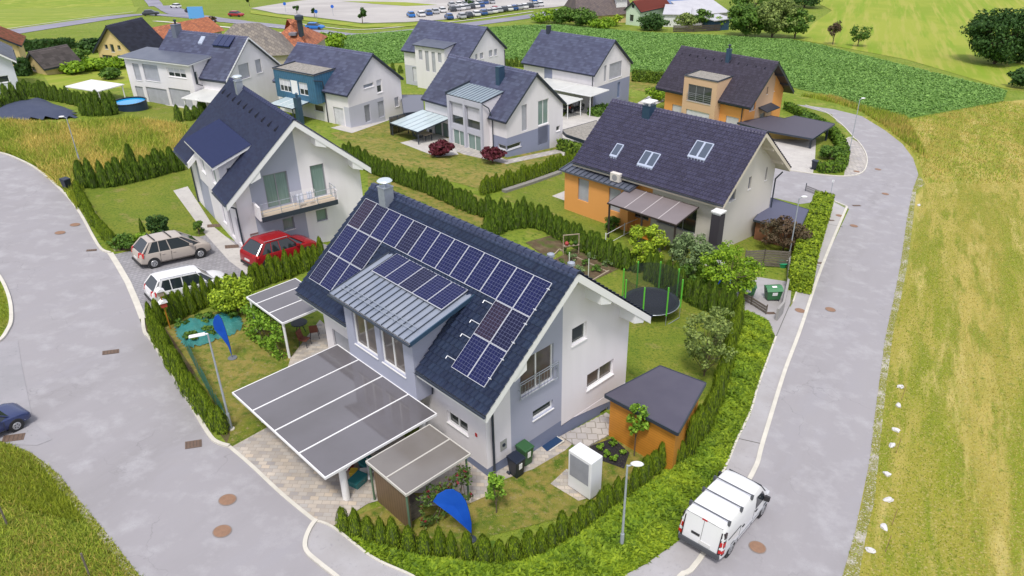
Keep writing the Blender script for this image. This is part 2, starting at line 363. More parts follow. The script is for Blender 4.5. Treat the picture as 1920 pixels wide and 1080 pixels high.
def window(par,face,val,r,kind='glass',panes=1,depth=.14,sill=True,frame=None,name='window',glass=None,blind=0,label=None,wide=()):
    P=fr(face,val); s0,s1,z0,z1=r; w=s1-s0; h=z1-z0
    if w<.08 or h<.08: print('TINY WINDOW',par.name,r)
    def bx(mb,a0,a1,b0,b1,d0,d1,mi=None):
        mb.hexa([P(a0,b0,d0),P(a1,b0,d0),P(a1,b0,d1),P(a0,b0,d1)],[P(a0,b1,d0),P(a1,b1,d0),P(a1,b1,d1),P(a0,b1,d1)],mi)
    g=MB(); d=-depth
    if kind=='glass':
        bx(g,s0,s1,z0,z1,d-.02,d); o=g.build(name,glass or glassd,par)
        t=min(.07,w*.12,h*.14); f=MB()
        bx(f,s0,s1,z0,z0+t,d+.002,d+.05); bx(f,s0,s1,z1-t,z1,d+.002,d+.05)
        for a in [s0]+[s0+w*k/panes-t*.5 for k in range(1,panes)]+[s1-t]: bx(f,a,a+t,z0+t,z1-t,d+.002,d+.05)
        f.build('frame',frame or framew,o)
        if blind:
            b=MB(); bx(b,s0+t,s1-t,z1-t-(h-2*t)*blind,z1-t,d+.006,d+.03); b.build('blind',shutw,o)
    elif kind=='shutter':
        bx(g,s0,s1,z0,z1,d-.02,d+.03); o=g.build(name,glass or shut,par)
        f=MB(); t=.045
        for a in (s0,s1-t): bx(f,a,a+t,z0,z1,d+.03,d+.05)
        bx(f,s0,s1,z0,z0+t,d+.031,d+.055); f.build('shutter_rail',frame or frameg,o)
    elif kind=='door':
        bx(g,s0,s1,z0,z1,d-.02,d); o=g.build('door',glass or frameg,par); f=MB(); bx(f,s0+.1,s0+.14,z0+h*.42,z0+h*.55,d+.0,d+.06); f.build('handle',steel,o)
    if sill and kind!='door':
        b=MB(); bx(b,s0-.04,s1+.04,z0-.05,z0-.002,d+.01,.05); b.build('sill',framew,o)
    if label: o['label']=label
    return o
def tiles(par,name,m_,x0,z0,sl,y0,y1,slen,course=.36,pitch=.3,step=.03,wave=0.,dirx=1,seed=1,cut=None):
    "real tile courses as one surface; starts at the eave (x0,z0), climbs in +x*dirx"
    rs=np.random.default_rng(seed); c=1/math.sqrt(1+sl*sl); s_=sl*c; nc=max(1,round(slen/course)); cs=slen/nc
    per=4 if wave else 1
    nu=max(1,round((y1-y0)/pitch))*per; ys=np.linspace(y0,y1,nu+1)
    V=[];F=[];lr=[]
    for k in range(nc):
        tj=rs.random(nu//per+2)
        for e,(t,h) in enumerate(((k*cs,step),((k+1)*cs,.004))):
            hh=h+(wave*np.sin(np.arange(nu+1)*2*np.pi/per+.5) if wave else 0)+ (0 if wave else np.zeros(nu+1))
            hh=hh+np.full(nu+1,0.)
            X=x0+dirx*(t*c-hh*s_); Z=z0+t*s_+hh*c
            V.append(np.stack([X,ys,Z],1))
        b=2*k*(nu+1)
        for i in range(nu):
            off=k%2*(per//2)
            q=(b+i,b+i+1,b+nu+1+i+1,b+nu+1+i); F.append(q if dirx<0 else q[::-1]); lr.append(tj[(i+off)//per])
        # riser under the lower edge of this course
        if k>0:
            a=(2*k-1)*(nu+1)
            for i in range(nu):
                q=(a+i,a+i+1,b+i+1,b+i); F.append(q if dirx<0 else q[::-1]); lr.append(.1)  # low tone darkens the riser: shade painted in under each course
        else:
            V0=np.stack([np.full(nu+1,x0),ys,np.full(nu+1,z0-.03)],1)
    V.append(V0); a=2*nc*(nu+1)
    for i in range(nu):
        q=(a+i,a+i+1,i+1,i); F.append(q if dirx<0 else q[::-1]); lr.append(.2)
    V=np.concatenate(V)
    if cut:
        F=np.array(F); cc=V[F].mean(1); k=~((cc[:,1]>cut[0])&(cc[:,1]<cut[1])&(cc[:,0]<cut[2]-.05)); F=F[k]; lr=np.array(lr)[k]
    return npmesh(name,V,F,m_,lr,par)
def roof(h,m_,cut=None,th=.2,fascia=framew,course=.36,pitch=.3,step=.03,wave=0,ridgecap=True,gutter=anth,x1=None,vents=0,brackets=0,soffit=None,reve=None,seed=1,vergetrim=None):
    y0,y1=-h.og,h.D+h.og; c=1/math.sqrt(1+h.s**2); xl=-h.ve; xr=x1 if x1 is not None else h.W+h.ve; zr=h.hr-h.s*(xr-h.R)
    mb=MB(); lo=th/c
    prof=[(xl,h.ez),(h.R,h.hr),(xr,zr),(xr,zr-lo),(h.R,h.hr-lo),(xl,h.ez-lo)]
    mb.prism([(prof[i][0],y0,prof[i][1]) for i in (1,2,3,4)],(0,y1-y0,0))
    segs=[(y0,y1)]
    if cut:
        ca,cb,cx=cut; segs=[s_ for s_ in ((y0,ca),(cb,y1)) if s_[1]-s_[0]>.05]; zx=h.ez+h.s*(cx+h.ve)
        mb.prism([(cx,ca,zx),(prof[1][0],ca,prof[1][1]),(prof[4][0],ca,prof[4][1]),(cx,ca,zx-lo)],(0,min(cb,y1)-ca,0))
    for sa,sb in segs: mb.prism([(prof[i][0],sa,prof[i][1]) for i in (0,1,4,5)],(0,sb-sa,0))
    o=mb.build('roof',[fascia],h.e)
    sL=(h.R-xl)/c; sR=(xr-h.R)/c
    tiles(o,'roof_tiles',m_,xl-.04,h.ez+.035-.04*h.s,h.s,y0-.03,y1+.03,sL+.04,course,pitch,step,wave,1,seed,cut=cut)
    tiles(o,'roof_tiles',m_,xr+.04,zr+.035-.04*h.s,h.s,y0-.03,y1+.03,sR+.04,course,pitch,step,wave,-1,seed+5)
    if ridgecap:
        r=MB(); n=int((y1-y0)/.42); dy=(y1-y0+.06)/n
        for i in range(n):
            ya=y0-.03+i*dy; r.prism([(h.R-.17,ya,h.hr-.02),(h.R-.08,ya,h.hr+.10),(h.R+.08,ya,h.hr+.10),(h.R+.17,ya,h.hr-.02)],(0,dy*.99,.0)); 
            r.prism([(h.R-.19,ya,h.hr-.02),(h.R-.09,ya,h.hr+.125),(h.R+.09,ya,h.hr+.125),(h.R+.19,ya,h.hr-.02)],(0,.05,0))
        r.build('ridge_tiles',m_,o)
    if vergetrim:
        v=MB()
        for a,b in ((0,1),(1,2)):
            A=prof[a];B=prof[b]
            v.hexa([(A[0],y0-.06,A[1]-.12),(B[0],y0-.06,B[1]-.12),(B[0],y0-.005,B[1]-.12),(A[0],y0-.005,A[1]-.12)],[(A[0],y0-.06,A[1]+.09),(B[0],y0-.06,B[1]+.09),(B[0],y0-.005,B[1]+.09),(A[0],y0-.005,A[1]+.09)])
        v.build('verge_trim',vergetrim,o)
    if gutter:
        g=MB(); gx=xl-.1; gz=h.ez-.06
        for sa,sb in segs:
            g=MB()
            for k in range(6):
                a0,a1=math.pi+k*math.pi/6,math.pi+(k+1)*math.pi/6
                g.add([(gx+.075*math.cos(a0),sa,gz+.075*math.sin(a0)),(gx+.075*math.cos(a1),sa,gz+.075*math.sin(a1)),(gx+.075*math.cos(a1),sb,gz+.075*math.sin(a1)),(gx+.075*math.cos(a0),sb,gz+.075*math.sin(a0))],[(0,1,2,3)])
            g.build('gutter',gutter,o)
    if vents:
        for k in range(vents):
            v=MB()
            y=y0+1.2+(y1-y0-2)*k/(vents-1 if vents>1 else 1); x=h.R-.75; z=h.roofz(x)+.05
            v.add([(x-.28,y-.13,z-.28*h.s+.02),(x-.28,y+.13,z-.28*h.s+.02),(x+.1,y,z+.1*h.s+.02),(x-.26,y,z-.28*h.s+.17)],[(0,1,3),(0,3,2),(1,2,3),(0,2,1)])
            v.build('roof_vent',mat('vent_dark',(.018,.02,.03),.9,spec=.1),o)
    if brackets:
        for xc,sg in brackets:
            b=MB()
            zc=h.roofz(xc)-lo+.01
            b.prism([(xc-.38*1,y0+.04,zc-(h.s*.38 if xc<h.R else -h.s*.38)),(xc+.38,y0+.04,zc+(h.s*.38 if xc<h.R else -h.s*.38)),(xc+(.38 if xc<h.R else -.30),y0+.04,zc-.18),(xc-(.30 if xc<h.R else -.30)*1,y0+.04,zc-.42)] if xc<h.R else
                    [(xc-.38,y0+.04,zc+h.s*.38),(xc+.38,y0+.04,zc-h.s*.38),(xc+.30,y0+.04,zc-.42),(xc-.38,y0+.04,zc-.18)],(0,h.og-.03,0))
            b.build('roof_bracket',fascia,o)
    return o
def walls(h,mats,gz,fz,rear=0,th=0.2,low=-2.5):
    """gz: gable zones (x0,x1,z0,z1,mat,[holes]); fz: front zones (y0,y1,z0,z1,mat,[holes])"""
    mb=MB(); c=1/math.sqrt(1+h.s**2); lo=th/c*.5
    top=lambda x:h.roofz(x)-lo
    pent=[(0,low),(h.W,low),(h.W,top(h.W)),(h.R,top(h.R)),(0,top(0))]
    for x0,x1,z0,z1,mi,holes in gz:
        p=pent
        for ax,v,k in ((0,x0,True),(0,x1,False),(1,z0,True),(1,z1,False)):
            if len(p)>=3: p=clip_poly(p,ax,v,k)
        if len(p)>=3: wall_face(mb,'g',0.,p,holes,mi)
    zt=top(0)
    for y0,y1,z0,z1,mi,holes in fz:
        wall_face(mb,'f',0.,[(y0,max(z0,low)),(y1,max(z0,low)),(y1,min(z1,zt)),(y0,min(z1,zt))],holes,mi)
    wall_face(mb,'r',h.W,[(0,low),(h.D,low),(h.D,top(h.W)),(0,top(h.W))],[],0)
    wall_face(mb,'b',h.D,pent,[],0)
    return mb.build('wall',mats,h.e)
def bay(h,xf,y0,y1,zb,ze,sl,mats,wins,m_roof,oh=.3,rth=.14,fascia=framew,seam=0,flat=False,name='dormer',xback=None,sidem=None,roofname='dormer_roof',ohs=None,sub=True,parapet=0):
    """box standing out of the front roof. front face X=xf, eave height ze there, roof climbs with slope sl until it meets the main roof"""
    ohs=oh if ohs is None else ohs
    xi=xback if xback is not None else (ze-h.ez-h.s*h.ve+sl*(-xf))/(h.s-sl)   # where both slopes meet
    zt=lambda x: ze+sl*(x-xf)
    mb=MB(); holes=[w[0] for w in wins if w[1]=='f']
    wall_face(mb,'f',xf,[(y0,zb),(y1,zb),(y1,ze),(y0,ze)],holes,0)
    for fc,y in (('g',y0),('b',y1)):
        wall_face(mb,fc,y,[(xf,zb),(0.02,zb),(xi+.3,h.ez+h.s*(xi+.3+h.ve)-.9),(xi,zt(xi)),(xf,ze)],[w[0] for w in wins if w[1]==fc],1 if sidem is None else sidem)
    mb.add([(xf,y0,zb),(xf,y1,zb),(.02,y1,zb),(.02,y0,zb)],[(0,1,2,3)],0)
    d=mb.build(name,mats,h.e)
    for w in wins: window(d,w[1],xf if w[1]=='f' else (y0 if w[1]=='g' else y1),w[0],**w[2])
    r=MB(); xa=xf-oh; A=[(xa,ze+sl*(-oh)),(xi+.25,zt(xi+.25))]
    r.hexa([(A[0][0],y0-ohs,A[0][1]+.02),(A[1][0],y0-ohs,A[1][1]+.02),(A[1][0],y1+ohs,A[1][1]+.02),(A[0][0],y1+ohs,A[0][1]+.02)],[(A[0][0],y0-ohs,A[0][1]+rth),(A[1][0],y0-ohs,A[1][1]+rth),(A[1][0],y1+ohs,A[1][1]+rth),(A[0][0],y1+ohs,A[0][1]+rth)])
    ro=r.build(roofname,[fascia],h.e)
    t=MB(); z0=rth+.004
    P=lambda x,y,u:(x,y,zt(x)+z0+u)
    xa2=xa-.03; xb2=xi+.25; ya,yb=y0-ohs-.03,y1+ohs+.03
    t.hexa([P(xa2,ya,0),P(xb2,ya,0),P(xb2,yb,0),P(xa2,yb,0)],[P(xa2,ya,.03),P(xb2,ya,.03),P(xb2,yb,.03),P(xa2,yb,.03)])
    if seam:
        n=max(2,round((yb-ya)/seam))
        for k in range(n+1):
            y=ya+(yb-ya)*k/n; w=.018
            t.hexa([P(xa2,y-w,.03),P(xb2,y-w,.03),P(xb2,y+w,.03),P(xa2,y+w,.03)],[P(xa2,y-w,.075),P(xb2,y-w,.075),P(xb2,y+w,.075),P(xa2,y+w,.075)],1)
    t.build('roof_sheet',m_roof if isinstance(m_roof,list) else [m_roof,anth],ro)
    if parapet:
        q=MB(); 
        for (a,b,c_,e_) in ((xa,xa+.12,ya,yb),(xa+.12,xb2,ya,ya+.12),(xa+.12,xb2,yb-.12,yb)):
            q.hexa([P(a,c_,.031),P(b,c_,.031),P(b,e_,.031),P(a,e_,.031)],[P(a,c_,parapet),P(b,c_,parapet),P(b,e_,parapet),P(a,e_,parapet)])
        q.build('parapet',anth,ro)
    return d
def downpipe(h,pts,r=.05,m_=anth):
    MB().path(pts,r,8).build('downpipe',m_,h.e)
def chimney(h,x,y,w,d,hh,m_,cap='plate',z0=None):
    z=h.roofz(x) if z0 is None else z0; mb=MB(); mb.box(x-w/2,x+w/2,y-d/2,y+d/2,z-.6,z+hh); mb.box(x-w/2-.03,x+w/2+.03,y-d/2-.03,y+d/2+.03,z+hh,z+hh+.05)
    o=mb.build('chimney',m_,h.e)
    c=MB()
    if cap=='plate':
        for i in (-1,1):
            for j in (-1,1): c.tube((x+i*w*.33,y+j*d*.33,z+hh+.05),(x+i*w*.33,y+j*d*.33,z+hh+.3),.02,n=5)
        c.lathe([(max(w,d)*.5,0),(max(w,d)*.72,.03),(max(w,d)*.6,.09),(0.02,.12)],(x,y,z+hh+.3),16); c.build('chimney_cap',mat('pale_metal',(.55,.62,.65),.35,metal=.3),o)
    elif cap=='slab':
        for i in (-1,1):
            for j in (-1,1): c.box(x+i*w*.4-.06,x+i*w*.4+.06,y+j*d*.36-.06,y+j*d*.36+.06,z+hh+.05,z+hh+.28)
        c.box(x-w*.62,x+w*.62,y-d*.62,y+d*.62,z+hh+.28,z+hh+.36); c.build('chimney_cap',framew,o)
    elif cap=='round':
        c.lathe([(.12,0),(.12,.35),(.2,.38),(.2,.5),(.05,.56)],(x,y,z+hh+.05),12); c.build('chimney_cap',anth,o)
    return o
def skylight(h,pxs,par,m_=None,fm=None,sub=None):
    "roof window from four photo corners (tl,tr,br,bl)"
    pts=[h.rf(*p,.06) for p in pxs]; y0=min(p[1] for p in pts); y1=max(p[1] for p in pts); x0=np.mean([pts[2][0],pts[3][0]]); x1=np.mean([pts[0][0],pts[1][0]])
    y0=np.mean([pts[1][1],pts[2][1]]); y1=np.mean([pts[0][1],pts[3][1]])
    Z=lambda x,u:h.roofz(x)+u
    def slab(mb,a,b,c,d,u0,u1): mb.hexa([(a,c,Z(a,u0)),(b,c,Z(b,u0)),(b,d,Z(b,u0)),(a,d,Z(a,u0))],[(a,c,Z(a,u1)),(b,c,Z(b,u1)),(b,d,Z(b,u1)),(a,d,Z(a,u1))])
    f=MB(); n=sub or 1; slab(f,x0,x1,y0,y1,.0,.20)
    o=f.build('roof_window',fm or mat('pale_blue_frame',(.38,.43,.55),.4),par); g=MB(); w=(y1-y0)/n
    for k in range(n): slab(g,x0+.14,x1-.08,y0+w*k+.09,y0+w*(k+1)-.09,.201,.225)
    g.build('glass',m_ or mat('roof_window_glass',(.06,.08,.12),.1,spec=.8),o); return o
def solar(par,h,y0,t0,ny,nt,PW=1.015,PH=1.675,base=None,var=(),slf=None,zoff=.14):
    """solar panels lying on the front slope. y0 = low Y edge, t0 = distance down from the ridge of the top edge"""
    c=1/math.sqrt(1+h.s**2); sn=h.s*c
    for k in range(ny):
        for j in range(nt):
            ya=y0+k*PW; ta=t0+j*PH; one_solar(par,lambda y,t,u:(h.R-t*c-u*sn,y,h.hr-t*sn+u*c),ya,ta,PW,PH,zoff)
PANELN=[0]
def one_solar(par,P,ya,ta,PW,PH,zoff):
    kinds=[solar_a,solar_a,solar_b,solar_c]; PANELN[0]+=1; r=random.random(); m_=solar_a if r<.55 else (solar_b if r<.88 else solar_c)
    g=.008; y0,y1,t0,t1=ya+g,ya+PW-g,ta+g,ta+PH-g
    mb=MB(); mb.hexa([P(y0,t0,zoff-.04),P(y1,t0,zoff-.04),P(y1,t1,zoff-.04),P(y0,t1,zoff-.04)],[P(y0,t0,zoff),P(y1,t0,zoff),P(y1,t1,zoff),P(y0,t1,zoff)])
    o=mb.build('solar_panel',[alu],par)
    b=.020; V=[P(y0+b,t0+b,zoff+.003),P(y1-b,t0+b,zoff+.003),P(y1-b,t1-b,zoff+.003),P(y0+b,t1-b,zoff+.003)]
    me=bpy.data.meshes.new('solar_cells'); me.from_pydata(V,[],[(0,1,2,3) if (Vector(V[1])-Vector(V[0])).cross(Vector(V[2])-Vector(V[1])).z>0 else (3,2,1,0)]); uv=me.uv_layers.new(name='UVMap')
    w,hh=y1-y0-2*b,t1-t0-2*b; uvs={0:(0,0),1:(6,0),2:(6,10),3:(0,10)}
    for li,l in enumerate(me.loops): uv.data[li].uv=uvs[l.vertex_index]
    me.materials.append(m_); oc=bpy.data.objects.new('solar_cells',me); C.objects.link(oc); oc.parent=o
def solarm(name,c1,c2):
    M=bpy.data.materials.new(name); M.use_nodes=True; n=M.node_tree.nodes; L=M.node_tree; b=n['Principled BSDF']; b.inputs['Roughness'].default_value=.16; b.inputs['Specular IOR Level'].default_value=.28
    tc=n.new('ShaderNodeTexCoord'); br=n.new('ShaderNodeTexBrick'); br.offset=0; br.inputs['Scale'].default_value=1; br.inputs['Brick Width'].default_value=1; br.inputs['Row Height'].default_value=1; br.inputs['Mortar Size'].default_value=.028; br.inputs['Mortar Smooth'].default_value=.0
    br.inputs['Color1'].default_value=(*c1,1); br.inputs['Color2'].default_value=(*c2,1); br.inputs['Mortar'].default_value=(.13,.145,.24,1); lk(L,tc.outputs['UV'],br.inputs[0]); lk(L,br.outputs[0],b.inputs['Base Color']); return M
solar_a=solarm('cells_blue',(.005,.008,.052),(.008,.011,.068)); solar_b=solarm('cells_dark_blue',(.006,.007,.032),(.009,.010,.042)); solar_c=solarm('cells_brown',(.018,.012,.03),(.027,.017,.038))
alu=mat('aluminium',(.62,.64,.68),.35,metal=.3)
# ---------------------------------------------------------------- ground, roads, fields
grassm=layered('meadow_green',(.165,.225,.02),[((.20,.26,.035),.09,.5,.1),((.27,.27,.06),.6,.6,.07),((.075,.14,.014),2.6,.58,.08),((.30,.29,.10),9,.66,.05)],bscale=14,bump=.7)
lawnm=layered('lawn_grass',(.15,.205,.02),[((.22,.24,.032),.35,.5,.12),((.27,.235,.075),.9,.62,.06),((.075,.14,.012),6,.56,.1),((.21,.24,.05),25,.6,.08)],bscale=40,bump=.6)
lawnd=layered('dry_lawn',(.175,.20,.027),[((.29,.235,.065),.4,.48,.1),((.09,.15,.016),2.,.55,.1),((.30,.25,.11),5,.62,.06)],bscale=40,bump=.6)
brightm=layered('mown_field',(.205,.275,.025),[((.27,.31,.04),.04,.5,.08),((.31,.32,.06),.55,.55,.06,(.03,1),-1.15),((.19,.28,.02),.42,.58,.06,(.03,1),-1.15)],bscale=5,bump=.3)
leftm=layered('striped_field',(.185,.265,.028),[((.26,.30,.045),.07,.5,.08,(1,5),-.3),((.13,.20,.02),.14,.6,.035,(1,7),-.3),((.33,.35,.08),.2,.62,.06)],bscale=5,bump=.3)
haym=layered('hay_field',(.28,.265,.04),[((.40,.335,.085),.32,.5,.07,(.10,1),-1.073),((.20,.235,.018),.42,.54,.06,(.08,1),-1.073),((.45,.38,.12),.75,.60,.06,(.10,1),-1.073),((.19,.225,.02),1.4,.57,.06,(.12,1),-1.073),((.16,.20,.025),2.6,.64,.05),((.40,.33,.13),9,.6,.07)],bscale=10,bump=.9)
asph=layered('asphalt',(.305,.293,.308),[((.315,.303,.318),.12,.5,.15),((.28,.269,.28),.22,.57,.09,(.25,1),-1.1),((.322,.310,.322),.3,.6,.1,(.2,1.6),-1.1),((.315,.305,.325),.25,.6,.08,(1,3),-.9),((.385,.378,.395),.8,.62,.12),((.30,.295,.31),7,.74,.05),((.30,.29,.31),30,.6,.1)],rough=.85,bump=.12,bscale=60)
asph2=layered('asphalt_patch',(.29,.285,.30),[((.33,.32,.34),.5,.5,.12),((.24,.24,.25),5,.66,.06)],rough=.85,bump=.15,bscale=60)
pavem=layered('pavement_asphalt',(.345,.33,.335),[((.40,.39,.405),.4,.5,.12),((.29,.285,.30),6,.66,.06)],rough=.85,bump=.12,bscale=60)
farroad=layered('far_road',(.22,.215,.27),[((.27,.265,.32),.1,.5,.1)],rough=.8,bump=0)
kerbm=mat('kerb_concrete',(.66,.63,.56),.85,(.52,.50,.44),2.,.6,.2,30)
gravm=layered('gravel_lot',(.38,.36,.35),[((.46,.44,.42),.05,.5,.1),((.42,.40,.38),.3,.6,.08)],bscale=10)
verge=layered('gravel_verge',(.50,.47,.41),[((.36,.33,.26),2.,.5,.1),((.25,.24,.06),.7,.46,.05),((.62,.6,.55),12,.6,.08)],bscale=25,bump=.8)
concr=layered('concrete_slabs',(.46,.44,.42),[((.52,.50,.47),.8,.5,.12),((.38,.36,.33),5,.63,.06)],bscale=40,bump=.15)
soil=layered('garden_soil',(.12,.085,.05),[((.20,.15,.09),2,.55,.1),((.08,.12,.02),1.,.58,.08)],bscale=20,bump=1)
mulch=layered('dark_mulch',(.035,.033,.04),[((.08,.07,.06),9,.6,.06)],bscale=30,bump=1)
H1A=.7575
pav1=blocks('tan_pavers',[(.46,.40,.33),(.33,.31,.30),(.52,.46,.39),(.40,.38,.36),(.55,.46,.36)],.34,.23,(.33,.29,.25),H1A-.785,.012,bump=.15)
pav2=blocks('grey_pavers',[(.27,.265,.285),(.31,.305,.32),(.25,.245,.26)],.30,.22,(.19,.185,.195),.35,.022)
stonep=blocks('stone_slabs',[(.36,.34,.34),(.47,.44,.41),(.40,.37,.35)],.5,.5,(.26,.24,.21),H1A,.03)
def add_cracks(M,col=(.17,.165,.17)):
    "sparse wandering cracks and tar seams"
    n=M.node_tree.nodes; L=M.node_tree; b=n['Principled BSDF']; src=b.inputs['Base Color'].links[0].from_socket; tc=n.new('ShaderNodeTexCoord')
    nz=n.new('ShaderNodeTexNoise'); nz.inputs['Scale'].default_value=.7; nz.inputs['Detail'].default_value=5; lk(L,tc.outputs['Object'],nz.inputs[0])
    va=n.new('ShaderNodeMixRGB'); va.blend_type='ADD'; va.inputs[0].default_value=1.; lk(L,tc.outputs['Object'],va.inputs[1]); sc=n.new('ShaderNodeVectorMath'); sc.operation='SCALE'; sc.inputs['Scale'].default_value=2.6; lk(L,nz.outputs['Color'],sc.inputs[0]); lk(L,sc.outputs[0],va.inputs[2])
    vo=n.new('ShaderNodeTexVoronoi'); vo.feature='DISTANCE_TO_EDGE'; vo.inputs['Scale'].default_value=.13; lk(L,va.outputs[0],vo.inputs[0])
    mr=n.new('ShaderNodeMapRange'); mr.inputs[1].default_value=.0; mr.inputs[2].default_value=.0045; mr.inputs[3].default_value=1; mr.inputs[4].default_value=0; lk(L,vo.outputs[0],mr.inputs[0])
    n2=n.new('ShaderNodeTexNoise'); n2.inputs['Scale'].default_value=.25; lk(L,tc.outputs['Object'],n2.inputs[0]); m2=n.new('ShaderNodeMapRange'); m2.inputs[1].default_value=.45; m2.inputs[2].default_value=.62; m2.inputs[4].default_value=.4; lk(L,n2.outputs[0],m2.inputs[0])
    mu=n.new('ShaderNodeMath'); mu.operation='MULTIPLY'; lk(L,mr.outputs[0],mu.inputs[0]); lk(L,m2.outputs[0],mu.inputs[1])
    mi=n.new('ShaderNodeMixRGB'); lk(L,mu.outputs[0],mi.inputs[0]); lk(L,src,mi.inputs[1]); mi.inputs[2].default_value=(*col,1); lk(L,mi.outputs[0],b.inputs['Base Color'])
add_cracks(asph); add_cracks(pavem)
# base ground
xs=np.concatenate([np.arange(-420,-180,20),np.arange(-180,160,4),np.arange(160,421,20)]); ys=np.concatenate([np.arange(-60,0,10),np.arange(0,280,4),np.arange(280,700,20)])
XX,YY=np.meshgrid(xs,ys); nx=len(xs); Vg=np.stack([XX.ravel(),YY.ravel(),tz(XX.ravel(),YY.ravel())],1)
I,J=np.meshgrid(np.arange(nx-1),np.arange(len(ys)-1)); b0=(J*nx+I).ravel(); Fg=np.stack([b0,b0+1,b0+nx+1,b0+nx],1)
npmesh('ground',Vg,Fg,grassm)['kind']='structure'
def S(name,px,m_,off=.012,n=0,h=0,**k):
    P=GS(px,h)
    if n: P=smooth([p[:2] for p in P],n,True)
    return sheet(name,P,m_,off,**k)
S('field',[(-60,-20),(240,-20),(262,14),(255,24),(120,42),(0,58),(-60,66)],leftm,.02)
S('field',[(1490,-10),(1640,-10),(1700,60),(1900,160),(2050,190),(2150,150),(2000,-10)],brightm,.02)
S('field',[(1440,75),(1500,60),(1560,20),(1500,-10),(1640,-10),(1960,130),(1960,175),(1880,165),(1700,112),(1500,75)],brightm,.03)
hayp=[(1890,190),(2000,180),(2300,420),(2500,1150),(1575,1150),(1600,1013),(1633,853),(1650,720),(1663,627),(1690,493),(1700,413),(1712,357),(1722,327),(1712,297),(1692,270),(1660,245),(1616,218),(1700,225)]
S('hay_field',hayp,haym,.02)
cropp=[(610,72),(760,60),(940,52),(1045,48),(1200,62),(1400,72),(1480,75),(1640,110),(1800,152),(1888,172),(1880,190),(1700,222),(1610,200),(1560,180),(1500,168),(1440,150),(1180,135),(960,112),(750,118),(640,128)]
cropm=layered('crop_soil',(.13,.25,.05),[((.16,.28,.06),1,.5,.1)],bscale=10)
S('crop_soil',cropp,cropm,.03)
# roads
S('road',[(1490,196),(1513,198),(1563,205),(1616,218),(1660,245),(1692,270),(1712,297),(1722,327),(1712,357),(1702,413),(1691,493),(1678,560),(1663,627),(1650,720),(1641,787),(1634,853),(1620,937),(1601,1013),(1580,1085),(1575,1150),(1240,1150),(1280,1078),(1310,1052),(1410,890),(1430,830),(1470,700),(1500,620),(1541,500),(1592,392),(1560,374),(1500,383),(1455,372),(1330,360),(1300,300),(1400,290),(1480,318),(1530,326),(1580,330),(1611,327),(1624,312),(1623,290),(1607,262),(1580,236),(1547,212)],asph,.016)
S('road',[(-80,250),(0,287),(25,295),(70,318),(120,362),(150,400),(190,468),(207,475),(240,530),(268,598),(285,640),(330,710),(370,780),(395,820),(430,838),(470,872),(530,928),(590,977),(620,985),(700,1050),(770,1078),(830,1200),(280,1200),(262,1080),(200,1000),(150,940),(110,890),(60,850),(20,834),(-60,810),(-260,820),(-280,620),(-60,640),(0,640),(14,622),(21,600),(18,560),(0,520),(-60,470),(-200,420),(-200,260)],asph,.016)
S('pavement',[(-200,640),(0,642),(34,640),(40,680),(62,790),(98,825),(70,836),(20,834),(-60,810),(-260,820)],asph2,.030)
S('pavement',[(1588,392),(1541,500),(1500,620),(1470,700),(1430,830),(1410,890),(1310,1052),(1275,1082),(1240,1150),(1130,1150),(1170,1080),(1212,1058),(1268,1018),(1300,985),(1360,877),(1383,823),(1407,773),(1423,720),(1453,632),(1472,593),(1487,567),(1513,493),(1547,427),(1556,375)],pavem,.030)
S('pavement',[(583,976),(572,1010),(573,1030),(584,1048),(620,1075),(660,1120),(700,1180),(860,1180),(775,1078),(700,1045),(625,988)],pavem,.030)
S('pavement',[(1590,257),(1610,267),(1624,290),(1624,313),(1611,327),(1582,331),(1588,300),(1584,270)],stonep,.030)
S('driveway',[(1395,300),(1440,250),(1530,262),(1528,300),(1524,327),(1480,320)],concr,.034)
S('driveway',[(1050,225),(1080,195),(1160,215),(1230,172),(1245,190),(1180,215),(1120,250),(1110,300),(1080,300),(1050,290)],concr,.030)
S('pavement',[(1586,394),(1541,500),(1513,493),(1547,427),(1556,377)],layered('concrete_pavement',(.40,.385,.385),[((.44,.425,.42),.4,.5,.12),((.33,.32,.32),6,.68,.05)],rough=.85,bump=.12,bscale=60),.036)
jm=mat('joint_dark',(.12,.12,.11),.9)
for q in ([(1384,823),(1428,833)],[(1513,493),(1541,501)],[(1455,632),(1486,560)],[(1549,420),(1580,426)]):
    tag(strip([p[:2] for p in GS(q)],.045,.004,.036).build('pavement_joint',jm),kind='structure')
# kerbs
def kerb(px,w=.16,h=.09,n=4,off=.02,m_=None,side=0):
    P=smooth([p[:2] for p in GS(px)],n); return tag(strip(P,w,h,off,side=side).build('kerb',m_ or kerbm),kind='structure')
kerb([(0,287),(25,295),(70,318),(120,362),(150,400),(175,445),(190,468),(207,475)],.18)
kerb([(207,475),(240,530),(268,598)],.34,.03,2)
kerb([(268,598),(272,625),(285,640),(330,710),(370,780),(395,820),(410,832),(430,838)],.18)
kerb([(430,838),(470,872),(530,928),(590,977)],.16,.03)
kerb([(594,976),(583,990),(573,1015),(576,1036),(600,1058),(645,1095),(690,1150)],.16,.08)
kerb([(590,977),(625,990),(700,1047),(775,1082),(800,1110)],.10,.05)
kerb([(-30,490),(0,520),(18,560),(22,600),(14,622),(0,640),(-30,655)],.18)
kerb([(1588,388),(1541,500),(1500,620),(1470,700),(1430,830),(1410,890),(1310,1052),(1275,1082),(1240,1150)],.20,.05)
kerb([(1552,373),(1588,388)],.14,.08,2)
kerb([(1556,375),(1547,427),(1513,493),(1487,567)],.10,.06)
kerb([(1455,632),(1423,720),(1407,773),(1383,823),(1360,877),(1310,970)],.10,.06)
kerb([(1585,262),(1597,258),(1610,267),(1624,290),(1624,313),(1611,327),(1580,331),(1530,327),(1480,320)],.12,.08)
